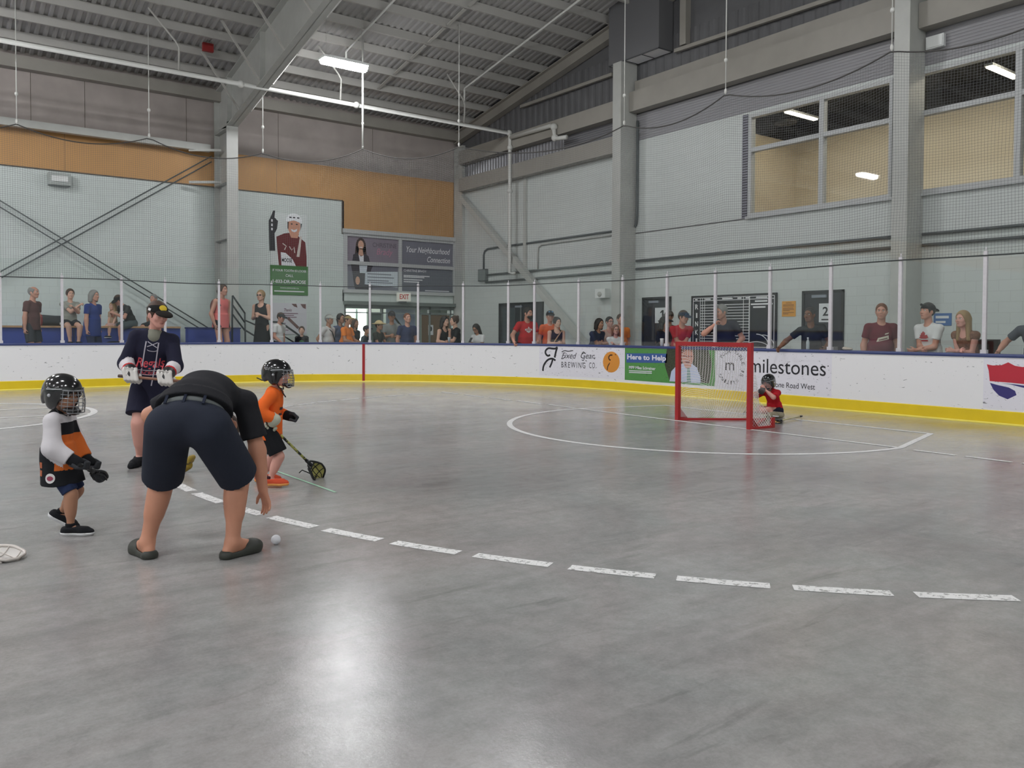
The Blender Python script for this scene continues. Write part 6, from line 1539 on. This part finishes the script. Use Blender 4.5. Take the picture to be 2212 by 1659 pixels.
crosse('lacrosse_stick', 'brown wooden lacrosse stick held level by the teenager in the black cap', A_, B_, (0, 0, 1), mat('wood_shaft', (134, 92, 72), .45, var=.15, vscale=14), mat('wood_dark', (70, 48, 38), .5), M_WHT, hl=.26, hw=.07, r_=.014)

# ---- child sitting behind the goal
p0 = at_z(1670, 899); t = person((p0.x, p0.y, 0), -52, 'child in red shirt and black helmet sitting cross legged behind the goal')
lc = lambda px, py, d: local(t, at_d(px, py, d)); D0 = (p0-EYE).dot(FW)
r = Rig(H=1.24, kid=.75, pelvis=V(0, -.05, .105), flex=(12, 12, 10), neck=10, head=(4, 14, 0), bulk=1.08,
        hands={'R': V(.045, .29, .47), 'L': V(-.05, .30, .46)}, poles={'R': V(.9, .1, -.8), 'L': V(-.9, .1, -.8)},
        feet={'R': V(-.13, .24, .075), 'L': V(.15, .33, .075)}, knees={'R': V(1, .5, .35), 'L': V(-1, .5, .35)}, foot_yaw=(-70, 70))
body(r, 'body', t, M_SK5, M_LIP, M_HBR, FINE, curl={'R': .9, 'L': .9}, hd={'R': V(-.35, .35, .9), 'L': V(.35, .35, .9)}, hn={'R': V(-1, -.1, 0), 'L': V(1, -.1, 0)}); hair(r, 'short', M_HBR, t, .008)
helmet(r, t, .006, M_CAGE)
shirt(r, t, cloth('shirt_red', (186, 34, 44)), .008, sleeve=.85, ease=.02, hem=.02, loose=.02, sleeve_r=1.4)
bottoms(r, t, cloth('shorts_dark_navy', (34, 36, 54)), .008, length=.85, ease=.02, flare=.012)
for q in 'RL': shoe(r, q, t, cloth('shoe_khaki', (132, 124, 106)), M_SOLE, .006)
cw = to_world(t, r.head_pt(0, .115, -.055)); c = thing('cup', 'grey cup held to the mouth by the child sitting behind the goal', 'cup', cw); dcup = Vector(to_world(t, V(r.head_pt(0, .25, -.085))))-cw
m = MB(); d_ = dcup.normalized(); m.tube([(0, 0, 0), d_*.02, d_*.11, d_*.135], [.036, .042, .052, .050], 14); m.build('wall', mat('cup_grey', (96, 92, 94), .4), c); m = MB(); m.tube([d_*.128, d_*.14], [.053, .053], 14); m.build('base', mat('cup_dark', (70, 66, 68), .4), c)
A_, B_ = at_z(1732, 899, .03), at_z(1672, 911, .03)
crosse('lacrosse_stick', 'small lacrosse stick lying on the floor beside the sitting child', A_, B_, (0, 0, 1), mat('shaft_cream', (200, 190, 150), .4), M_CAGEK, mat('pocket_ochre', (206, 160, 90), .7), hl=.24, hw=.085)
g = thing('lacrosse_glove', 'pale lacrosse glove lying beside the sitting child in red', 'glove', at_z(1672, 903)); sk = Skin(); sk.cone(V(0, 0, .055), V(.10, -.07, .05), .055, .05, .02); sk.cone(V(-.06, .03, .05), V(0, 0, .05), .05, .05, .02); skin_obj('cuff', sk, .009, [mat('glove_khaki', (150, 142, 120), .6)], g)

# ---- things on the floor
P = at_z(596, 1176); b = MB(); b.ell((0, 0, 0), (.032,)*3, 24, 16); o = b.build('lacrosse_ball', mat('ball_white', (226, 226, 232), .45)); o.location = (P.x, P.y, .032); tag(o, 'white lacrosse ball on the floor under the reaching hand', 'ball')
P = at_z(401, 1021); g = thing('lacrosse_glove', 'mustard yellow lacrosse glove on the floor, seen between the legs of the bending man', 'glove', P, -YAW)
M_MUS = mat('glove_mustard', (146, 122, 34), .55, var=.2, vscale=30)
sk = Skin(); sk.cone(V(-.02, 0, .048), V(.02, 0, .075), .046, .048, .0); skin_obj('cuff', sk, .006, [M_MUS], g)
sk = Skin()
for o_ in (-.03, 0, .03): sk.cone(V(.040, o_, .118), V(.062, o_, .150), .030, .026, .012)
skin_obj('fingers', sk, .006, [M_MUS], g); MB().obox((.034, 0, .098), (.03, 0, .014), (0, .05, 0), (-.004, 0, .007)).build('strap', M_CAGEK, g)
A_, B_ = at_z(-330, 1130, .10), at_z(38, 1196, .045)
crosse('lacrosse_stick', 'pale lacrosse stick head reaching into the picture at the left edge', A_, B_, (.15, -.3, .9), mat('shaft_silver', (170, 170, 172), .3, metal=.5), mat('rim_pale', (214, 206, 200), .4), mat('pocket_white', (216, 212, 208), .7), hl=.27, hw=.085)
# ------------------------------------------------------------------ spectators behind the glass
COARSE = .0115
M_DEN = cloth('denim', (62, 72, 96)); M_DK = cloth('trousers_dark', (40, 42, 48)); M_KH = cloth('khaki', (126, 116, 98))
def outside(px, off):
    """floor point off metres behind the boards on the sight line through px"""
    s_, z = hit(px, 700); p, nn, _ = path(s_)
    r = ray(px, 700); k = off/max(.2, (Vector((r.x, r.y, 0)).normalized()).dot(nn)); d = Vector((r.x, r.y, 0)).normalized()
    return p+d*k
def watcher(px, py, off, f, label, top, skin=None, hr=('short', None), z=0.0, seat=None, bot=None, H=None, stoop=1.0, arms=None, head=(0, 0, 0), flex=(2, 2, 3), kid=0.0, bulk=1.0, belly=0.0, sleeve=.6, neck='crew', hem=.06, loose=.0, blen=.9, pose=None, capm=None, capback=False, wy=None, fore=0.0, side=0, skirt=None, capm2=None, twist=0, shoulder=1.0):
    skin = skin or M_SK1
    P = outside(px, off) if wy is None else at_y(px, 700, wy)
    P = Vector((P.x, P.y, 0)); depth = (P-EYE).dot(FW); ztop = at_d(px, py, depth).z
    t = person((P.x, P.y, z), f, label, 'spectators behind the rink glass')
    if H is None: H = (ztop-z)*stoop if seat is None else (ztop-seat)/.505*stoop
    arms = arms or {}
    u = H/1.75; hh = (.52-.05*kid)*H
    kw = {}
    if seat is not None:
        kw['pelvis'] = V(0, 0, seat-z+.09*u); kw['feet'] = {'R': V(.10, .42*u, max(.08, seat-z-.42*u)), 'L': V(-.10, .40*u, max(.08, seat-z-.42*u))}; kw['knees'] = {'R': V(.15, 1, .6), 'L': V(-.15, 1, .6)}
    if pose: kw.update(pose)
    hd = {k: V(*v[:3])*u if len(v) == 3 else V(*v[:3]) for k, v in arms.items()}
    kw.setdefault('hands', hd); kw.setdefault('poles', {'R': V(.7, -.8, -.5), 'L': V(-.7, -.8, -.5)})
    r = Rig(H=H, kid=kid, flex=flex, head=head, bulk=bulk, belly=belly, side=side, twist=twist, shoulder=shoulder, **kw)
    kind, hm = hr; hm = hm or M_HBR
    body(r, 'body', t, skin, M_LIPD if skin is M_SK4 else M_LIP, hm if kind != 'ring' else M_HGR, COARSE, curl={k: .8 for k in arms})
    if kind: hair(r, kind, hm, t, .011)
    shirt(r, t, top, COARSE, sleeve=sleeve, hem=hem, loose=loose, neck=neck, fore=fore, sleeve_r=1.06)
    if skirt is not None:
        sk = Skin(); A = r.fr[0]; sk.ec(r.P+V(0, 0, .10*u), r.P+V(0, 0, -.36*H), (.155*u*bulk, .125*u*bulk), (.24*u, .20*u), A[:, 0], 0); skin_obj('skirt', sk, COARSE, [skirt], t)
    else: bottoms(r, t, bot or M_DK, COARSE, length=blen, flare=.012)
    for q in 'RL': shoe(r, q, t, M_SHOE, M_SOLE, .0115)
    if capm is not None: cap(r, capm, t, .010, capback, capm2)
    return t, r
RAIL = {'R': (.16, .34, 1.05), 'L': (-.16, .34, 1.05)}          # hands on the cap rail, arms loosely folded
def rail_hands(z_=1.135, y=.34, x=.13, cross=True):
    s = -1 if cross else 1
    return {'R': (s*x, y, z_, 0), 'L': (-s*x, y, z_, 0)}
M_SUNG = mat('sunglass_black', (18, 18, 20), .2); M_LENSB = mat('lens_blue', (90, 150, 200), .1, metal=.6)

# --- far side, raised walkway and bleacher at left
watcher(68, 621, 0, 82, 'older man in maroon tee and dark shorts walking along the walkway at far left', cloth('maroon_dull', (96, 68, 68)), M_SK2, ('ring', M_HGR), z=.56, wy=22.95, bot=cloth('shorts_slate', (58, 60, 68)), hem=.07, loose=.02, belly=.3, bulk=1.08, arms={'R': (.25, .03, .78)})
watcher(151, 630, 0, 42, 'woman in grey tee and dark shorts sitting on the bleacher beside a black sports bag', cloth('tee_grey', (150, 150, 142)), M_SK1, ('bun', M_HBR), z=.60, seat=1.52, wy=24.45, bot=M_DK, blen=.5, arms={'R': (-.12, .36, 1.40), 'L': (.02, .42, 1.36)})
watcher(199, 629, 0, 76, 'grey haired woman in a long blue top standing on the walkway', cloth('royal_blue', (44, 62, 128)), M_SK2, ('full', M_HGR), z=.56, wy=22.95, hem=.14, loose=.04, bulk=1.12, belly=.3, bot=cloth('trousers_navy', (40, 46, 78)), blen=1.9, arms={'R': (.24, .06, .80)})
watcher(246, 654, 0, -20, 'little girl with long fair hair sitting on the bleacher', cloth('beige', (176, 152, 130)), M_SK1, ('long', M_HBL), z=.9, seat=1.52, wy=24.4, kid=.8, H=1.15, bot=cloth('pale_pink', (206, 172, 166)), blen=.6, arms={'R': (.05, .3, .62), 'L': (-.12, .3, .62)})
t, r = watcher(283, 638, 0, -28, 'man in black printed tee and black cap sitting bent forward on the bleacher', cloth('tee_charcoal', (50, 52, 54)), M_SK2, ('short', M_HBR), z=.62, seat=1.52, wy=24.35, H=1.78, flex=(18, 14, 10), head=(10, 30, 0), bot=cloth('shorts_green_grey', (84, 96, 98)), blen=.95, arms={'R': (.10, .52, 1.22), 'L': (-.06, .54, 1.22)}, capm=M_BLK)
sh_ = [c for c in t.children if c.name.startswith('shirt')][0]; C_ = r.Rc
wrap_print(sh_, 'shirt_print', mat('print_pale', (170, 178, 184), .7), tuple(r.sp[2]+C_@V(0, .4, 0)), tuple(C_@V(-1, 0, 0)), tuple(C_@V(0, 0, 1)), lambda bd, mb: (bd.rect(mb, -.10, .02, -.02, .09), bd.rect(mb, .02, .02, .10, .09), bd.rect(mb, -.09, -.07, .09, -.02)), lift=.006)
watcher(335, 641, 0, -10, 'grey haired person sitting on the bleacher hidden behind the cap of the teenager', M_GRY, M_SK2, ('short', M_HGR), z=.62, seat=1.52, wy=24.45)
t, r = watcher(477, 616, 0, 64, 'woman in salmon sleeveless top and black shorts standing before the main column', cloth('salmon', (214, 112, 110)), M_SK2, ('pony', M_HBR), z=.56, wy=23.1, sleeve=0, hem=.08, loose=.03, bulk=1.1, bot=M_BLK, blen=.32, arms={'R': (.22, .04, .84)})
bp = Skin(); bp.ell(r.sp[2]+V(.05, -.19, -.03), V(.15, .10, .24), None, 0); b_ = thing('backpack', 'dark red backpack on the back of the woman in salmon top', 'backpack', t.location, t.rotation_euler[2]); skin_obj('pack', bp, .012, [cloth('pack_red', (104, 62, 60))], b_)
m = MB(); m.tube([tuple(r.sp[2]+V(.12, -.12, .16)), tuple(r.sh['R']+V(-.03, .02, .07)), tuple(r.sp[2]+V(.14, .12, .02)), tuple(r.sp[1]+V(.14, -.08, .02))], .016, 6); m.build('strap', cloth('pack_strap', (60, 40, 42)), b_)
t, r = watcher(566, 629, 0, -8, 'woman in black tank top and long black skirt standing on the stairs', cloth('tank_black', (44, 44, 48)), M_SK1, ('pony', M_HBL), z=.50, wy=23.5, sleeve=0, neck='tank', skirt=M_BLK, arms={'R': (.05, .24, 1.12), 'L': (-.06, .24, 1.16)})
glasses(r, M_SUNG, t, 0, M_SUNG)
watcher(601, 655, 0, 66, 'man in white tee and dark cap beside the white hockey stick poster', M_WHT, M_SK2, ('short', M_HBR), z=.12, wy=23.1, capm=cloth('cap_charcoal', (52, 54, 58)), head=(0, 14, 0), arms={'R': (.16, .26, .92)}, H=1.80)
t, r = watcher(652, 696, 0, 10, 'boy in black tee with green print below the white poster', M_BLK, M_SK1, ('short', M_HBR), wy=23.0, kid=.4, H=1.40, z=.14, arms={'R': (.04, .24, 1.0), 'L': (-.04, .24, 1.0)})
sh_ = [c for c in t.children if c.name.startswith('shirt')][0]; wrap_print(sh_, 'shirt_print', mat('print_green', (70, 120, 76), .7), tuple(r.sp[2]+V(0, .4, -.03)), (-1, 0, 0), (0, 0, 1), lambda bd, mb: bd.disc(mb, 0, 0, .07, .05, n=14), lift=.006)
# --- round the corner
M_LCAP = cloth('cap_pale', (176, 178, 172))
t, r = watcher(707, 681, .50, 66, 'man in white tee and pale cap with a black sling strap', M_WHT, M_SK3, ('short', M_HGR), capm=M_LCAP, bulk=1.12, belly=.3, arms={'R': (.26, .06, .9)})
m = MB(); m.tube([tuple(r.head_pt(.05, -.06, -.20)), tuple(r.sh['R']+V(-.10, .03, .05)), tuple(r.sp[2]+V(.02, .165, .05)), tuple(r.sp[1]+V(-.12, .16, .0)), tuple(r.sp[1]+V(-.17, .02, -.04))], .013, 6); m.build('sling_strap', M_BLK, t)
watcher(733, 679, 1.15, 50, 'dark haired woman with ponytail half hidden behind the orange shirt man', cloth('slate_blue', (84, 92, 118)), M_SK3, ('pony', M_HDK))
watcher(747, 682, .46, 72, 'big man in orange tee and tan cap looking right', cloth('tee_orange', (232, 128, 46)), M_SK3, ('short', M_HBR), capm=cloth('cap_tan', (158, 138, 96)), bulk=1.2, belly=.5, loose=.02, arms={'R': (.10, .34, 1.08, 0), 'L': (-.10, .36, 1.10, 0)})
watcher(763, 690, .95, 60, 'brown haired person in black standing right behind the orange shirt man', M_BLK, M_SK3, ('bob', M_HBR))
watcher(788, 691, .42, 74, 'person in dark grey shirt and navy cap left of the straw hat woman', cloth('shirt_teal_grey', (72, 82, 88)), M_SK3, ('short', M_HDK), capm=cloth('cap_navy', (44, 48, 62)), H=1.55)
t, r = watcher(815, 695, .50, 66, 'woman in straw hat with arms lifted beside a glass post', cloth('dark_olive', (66, 66, 62)), M_SK3, ('short', M_HBR), arms={'R': (.05, .36, 1.08), 'L': (-.05, .38, 1.12)})
M_STRAW = mat('straw', (206, 184, 138), .8, bump=.5, bscale=90); sk = Skin(); h_ = r.hs; sk.ell(r.head_pt(0, -.01, .055), V(.10, .12, .10)*h_, r.Rh, 0); sk.ell(r.head_pt(0, 0, .055), V(.20, .21, .022)*h_, r.Rh, .03); sk.keep(r.head_pt(0, 0, .035), r.Rh@V(0, 0, -1)); skin_obj('straw_hat', sk, .010, [M_STRAW], t)
watcher(846, 674, 1.7, 10, 'man in dark cap and grey tee in front of the pale lobby banner', cloth('tee_stone', (134, 136, 134)), M_SK3, ('short', M_HDK), capm=cloth('cap_charcoal2', (46, 46, 50)), arms={'R': (.05, .30, 1.12), 'L': (-.05, .32, 1.10)})
watcher(879, 678, .55, 24, 'red haired man in navy polo shirt with head raised', cloth('polo_navy', (54, 60, 92)), M_SK2, ('crop', M_HRD), bulk=1.15, neck='v', head=(10, -8, 0))
t, r = watcher(956, 685, .45, 56, 'woman in black tank top with hand raised to her mouth', M_BLK, M_SK1, ('bob', M_HDK), sleeve=0, neck='tank', head=(-4, 6, 0), arms={'R': (.16, .30, 1.10, 0), 'L': (-.02, .24, 1.34)})
c_ = thing('cup', 'white paper cup held above the boards by the woman in a black tank top', 'cup', to_world(t, V(.17, .37, 1.115))); MB().lathe([(.030, 0), (.040, .12), (.042, .125), (.036, .128)], n=14).build('wall', M_PAPER, c_); MB().lathe([(.043, .125), (.043, .137), (.02, .14)], n=14).build('lid', mat('lid_white', (232, 232, 232), .4), c_)
watcher(986, 684, .5, -64, 'woman in black tee with hair bun looking left', M_BLK, M_SK1, ('bun', M_HBR), bulk=1.1, head=(0, 0, 0), arms=rail_hands(1.12, .32, .1))
t, r = watcher(1034, 687, .42, -34, 'woman with long dark hair and glasses in white tee reading her phone', M_WHT, M_SK3, ('long', M_HDK), head=(0, 28, 0), arms={'R': (.03, .30, 1.13), 'L': (-.05, .30, 1.12)}, H=1.62)
glasses(r, M_SUNG, t)
p_ = thing('phone', 'dark phone in the hands of the woman with long dark hair', 'phone', to_world(t, V(0, .37, 1.18)), t.rotation_euler[2]); MB().obox((0, 0, 0), (.036, 0, 0), (0, .004, .003), (0, -.05, .06)).build('case', M_BLACK, p_); MB().obox((0, -.0045, -.0032), (.032, 0, 0), (0, .001, 0), (0, -.046, .055)).build('screen', mat('screen_dark', (40, 44, 52), .2), p_)
# --- right of the corner
t, r = watcher(1137, 666, .55, 20, 'bearded man in red tee with round white emblem resting a hand on the boards', cloth('tee_red', (190, 42, 48)), M_SK2, ('short', M_HDK), bulk=1.2, belly=.2, head=(24, 6, 0), arms={'R': (.46, .30, 1.13, 0), 'L': (-.20, .32, 1.12, 0)})
sk = Skin(); sk.cone(r.head_pt(-.035, .06, -.07), r.head_pt(.035, .06, -.07), .034*r.hs, .034*r.hs, 0); sk.ell(r.head_pt(0, .078, -.092), V(.045, .03, .035)*r.hs, r.Rh, .02); sk.ell(r.head_pt(0, .09, -.055), V(.03, .02, .012)*r.hs, r.Rh, .01); skin_obj('beard', sk, .009, [M_HDK], t)
sh_ = [c for c in t.children if c.name.startswith('shirt')][0]
wrap_print(sh_, 'shirt_emblem', mat('emblem_white', (222, 220, 220), .7), tuple(r.sp[2]+V(.0, .4, -.01)), (-1, 0, 0), (0, 0, 1), lambda bd, mb: (bd.poly(mb, [(-.08, .03), (.08, .03), (.06, -.05), (0, -.085), (-.06, -.05)]), bd.poly(mb, [(-.03, .04), (0, .09), (.03, .04)]), bd.rect(mb, -.10, -.02, .10, .022)), lift=.005)
wrap_print(sh_, 'shirt_letters', mat('emblem_red', (176, 40, 46), .7), tuple(r.sp[2]+V(.0, .4, -.01)), (-1, 0, 0), (0, 0, 1), lambda bd, mb: bd.text(mb, 'REC', 0, -.005, .13, .045, bold=.02), lift=.009)
t, r = watcher(1187, 673, .80, 10, 'bearded man in orange tee with dark cap and sunglasses on top', cloth('tee_orange_red', (222, 98, 50)), M_SK2, ('short', M_HDK), capm=M_BLK, bulk=1.05)
glasses(r, M_SUNG, t, .088, M_LENSB)
t, r = watcher(1201, 687, .42, 16, 'woman in dark tank top with a tan crossbody strap', cloth('tank_brown', (58, 50, 48)), M_SK1, ('bun', M_HDK), sleeve=0, neck='tank', head=(14, 4, 0), bulk=1.08, arms={'R': (.06, .28, 1.12, 0), 'L': (-.02, .30, 1.10, 0)})
m = MB(); m.tube([tuple(r.sh['L']+V(.03, -.05, .05)), tuple(r.sh['L']+V(.05, .06, .05)), tuple(r.sp[2]+V(0, .150, .02)), tuple(r.sp[1]+V(.12, .13, .0)), tuple(r.sp[1]+V(.16, .0, -.05))], .016, 6); m.build('crossbody_strap', cloth('strap_tan', (186, 150, 120)), t)
watcher(1284, 695, .40, 40, 'dark haired woman in navy top leaning on the boards with folded arms', cloth('top_navy', (52, 56, 74)), M_SK3, ('full', M_HDK), flex=(6, 8, 8), stoop=1.05, bulk=1.12, arms=rail_hands(), head=(0, 4, 0))
t, r = watcher(1314, 686, .95, 24, 'woman in pink tank top with dark hair behind the white tee boy', cloth('tank_pink', (214, 176, 160)), M_SK5, ('short', M_HDK), sleeve=0, neck='tank', arms={})
glasses(r, M_SUNG, t)
t, r = watcher(1328, 694, .40, 8, 'person in white tee and glasses with copper hair leaning on the boards', M_WHT, M_SK5, ('bob', M_HRD), H=1.58, flex=(4, 4, 5), arms=rail_hands(1.12, .30, .1))
glasses(r, M_HBR, t)
watcher(1338, 680, 1.25, 20, 'man in orange tee half hidden behind a glass post', cloth('tee_orange2', (226, 126, 54)), M_SK2, ('crop', M_HBR), bulk=1.25, belly=.4)
t, r = watcher(1427, 690, .45, 46, 'woman in black with dark brimmed cap before door 1', M_BLK, M_SK3, ('bob', M_HDK), capm=M_BLK, flex=(4, 5, 5), stoop=1.03, arms=rail_hands(1.13, .30, .1))
watcher(1445, 673, 1.0, -10, 'tall man in a dark cap standing behind the woman at door 1', cloth('dark_plum', (64, 52, 56)), M_SK3, ('short', M_HDK), capm=cloth('cap_umber', (66, 54, 46)), head=(-20, 0, 0))
t, r = watcher(1468, 682, .42, 6, 'man in red polo and blue black cap leaning with folded arms', cloth('polo_red', (186, 58, 66)), M_SK2, ('short', M_HBR), capm=cloth('cap_blue_black', (36, 48, 70)), flex=(7, 9, 9), stoop=1.07, bulk=1.12, head=(24, 10, 0), arms=rail_hands(), neck='v')
glasses(r, M_SUNG, t, .062, M_LENSB)
t, r = watcher(1570, 671, .50, -26, 'grey haired man in navy polo leaning sideways with a hand at his chin', cloth('polo_dark', (46, 46, 58)), M_SK2, ('short', M_HGR), flex=(10, 10, 8), stoop=1.08, bulk=1.15, side=6, head=(-34, 10, 0), neck='v', arms={'R': (.14, .36, 1.36), 'L': (-.24, .30, 1.12, 0)})
t, r = watcher(1755, 674, .50, -16, 'man in black tee stretching one arm along the boards beside a water bottle', cloth('tee_black2', (46, 48, 50)), M_SK4, ('crop', M_HDK), flex=(6, 8, 6), stoop=1.05, head=(-34, 4, 0), side=8, bulk=1.05, arms={'R': (.62, .26, 1.125, 0), 'L': (-.20, .30, 1.12, 0)})
t, r = watcher(1902, 658, .62, -10, 'stout man in maroon tee with white chest print looking left', cloth('tee_maroon', (108, 44, 54)), M_SK2, ('crop', M_HRD), bulk=1.22, belly=.35, head=(-18, 2, 0))
sh_ = [c for c in t.children if c.name.startswith('shirt')][0]
wrap_print(sh_, 'shirt_print', mat('print_cream', (216, 208, 190), .7), tuple(r.sp[1]+V(0, .5, .10)), (-1, 0, 0), (0, 0, 1), lambda bd, mb: (bd.poly(mb, [(-.11, -.045), (.11, .005), (.10, .075), (-.08, .025)]), bd.poly(mb, [(.03, .085), (.09, .10), (.11, .125), (.04, .11)])), lift=.006)
wrap_print(sh_, 'print_lines', mat('print_brown', (120, 90, 80), .7), tuple(r.sp[1]+V(0, .5, .10)), (-1, 0, 0), (0, 0, 1), lambda bd, mb: bd.stroke(mb, [(-.07, -.015), (.08, .025)], .02), lift=.009)
t, r = watcher(2014, 663, .50, -62, 'man in white tee with red leaf print and sunglasses on his black cap', M_WHT, M_SK2, ('short', M_HDK), capm=M_BLK, capback=True, flex=(5, 6, 6), stoop=1.03, head=(-8, -4, 0), arms=rail_hands(1.13, .34, .06))
glasses(r, M_SUNG, t, .085, M_SUNG)
sh_ = [c for c in t.children if c.name.startswith('shirt')][0]
leaf = [(0, .09), (.02, .05), (.045, .06), (.04, .02), (.075, .03), (.065, .0), (.09, -.02), (.05, -.04), (-.05, -.04), (-.09, -.02), (-.065, 0), (-.075, .03), (-.04, .02), (-.045, .06), (-.02, .05)]
rd = unit(V(local(t, EYE)[0], local(t, EYE)[1], 0)); ru = V(rd[1], -rd[0], 0)
fr_ = unit(V(.25, 1, 0)); fu = V(-fr_[1], fr_[0], 0)
wrap_print(sh_, 'leaf_print', mat('leaf_red', (176, 62, 66), .7), tuple(r.sp[2]+fr_*.4+V(0, 0, -.02)), tuple(fu), (0, 0, 1), lambda bd, mb: (bd.poly(mb, leaf), bd.rect(mb, -.07, -.085, .07, -.06)), lift=.006)
watcher(2097, 684, .45, -66, 'woman with very long fair hair in patterned top leaning with folded arms', mat('print_cloth', (120, 84, 66), .8, var=.5, vscale=24), M_SK5, ('long', M_HBL), sleeve=.2, flex=(8, 8, 8), stoop=1.06, head=(0, 2, 0), arms=rail_hands(1.13, .32, .06), neck='tank')
watcher(2242, 664, .55, -40, 'man in dark grey tee at the right edge with an arm on the boards', cloth('tee_graphite', (84, 86, 94)), M_SK2, ('short', M_HDK), capm=M_BLK, flex=(7, 8, 6), stoop=1.05, arms={'R': (.50, .22, 1.125, 0), 'L': (-.2, .3, 1.12, 0)}, side=6)

# --- small things along the boards
def rail_pt(px, off=.06): s_, z = hit(px, 745); p, nn, tt = path(s_); return p+nn*off+Vector((0, 0, 1.10))
b_ = thing('water_bottle', 'clear water bottle on the rail before the man in a black tee', 'bottle', rail_pt(1741)); MB().lathe([(.030, 0), (.033, .02), (.031, .09), (.033, .14), (.014, .19), (.013, .21)], n=16).build('bottle_body', mat('clear_plastic', (168, 178, 180), .15, spec=.6), b_); MB().lathe([(.016, .205), (.016, .228)], n=12).build('cap', M_PAPER, b_)
b_ = thing('cup', 'white cup standing on the rail in front of door 1', 'cup', rail_pt(1426)); MB().lathe([(.036, 0), (.044, .15), (.046, .155), (.040, .16)], n=16).build('wall', M_PAPER, b_); MB().lathe([(.047, .155), (.047, .17), (.03, .175)], n=16).build('lid', mat('lid_white', (232, 232, 232), .4), b_)
P = at_y(122, 702, 24.5); g = thing('sports_bag', 'black and red sports bag lying on the bleacher seat', 'bag', (P.x-.15, 24.5, 1.52)); sk = Skin(); sk.cone(V(-.18, 0, .14), V(.22, 0, .13), .15, .13, 0); sk.cone(V(.22, 0, .12), V(.46, 0, .06), .12, .06, .06); sk.keep(V(0, 0, .0), V(0, 0, -1)); skin_obj('sack', sk, .012, [M_DGR], g)
sk = Skin(); sk.ell(V(-.24, 0, .14), V(.12, .17, .165), None, 0); sk.keep(V(0, 0, .0), V(0, 0, -1)); skin_obj('end_panel', sk, .012, [cloth('bag_red', (134, 62, 66))], g); MB().obox((.28, -.13, .05), (.07, 0, -.01), (0, .01, 0), (0, 0, .03)).build('patch', M_WHT, g)
P = outside(2136, .75); g = thing('folding_chair_back', 'dark chair back behind the fair haired woman', 'chair', (P.x, P.y, 0), -.3)
MB().box((-.03, -.2, .75), (.03, .2, 1.32)).build('backrest', cloth('chair_dark', (58, 50, 48)), g); MB().box((-.03, -.22, .7), (.42, .22, .76)).build('seat', cloth('chair_dark', (58, 50, 48)), g)
for a, b in ((-.0, -.19), (.0, .19), (.4, -.19), (.4, .19)): MB().tube([(a, b, 0), (a, b, .72)], .014, 8).build('leg', M_RAIL, g)
P = rail_pt(1826, .09); b_ = thing('cap_on_rail', 'crumpled pale cloth lying on the rail left of the maroon shirt man', 'cloth', P); sk = Skin(); sk.ell(V(0, 0, .025), V(.06, .09, .03), None, 0); sk.ell(V(.0, .06, .035), V(.05, .05, .03), None, .02); sk.keep(V(0, 0, .002), V(0, 0, -1)); skin_obj('folds', sk, .008, [cloth('cloth_pale', (178, 170, 158))], b_)
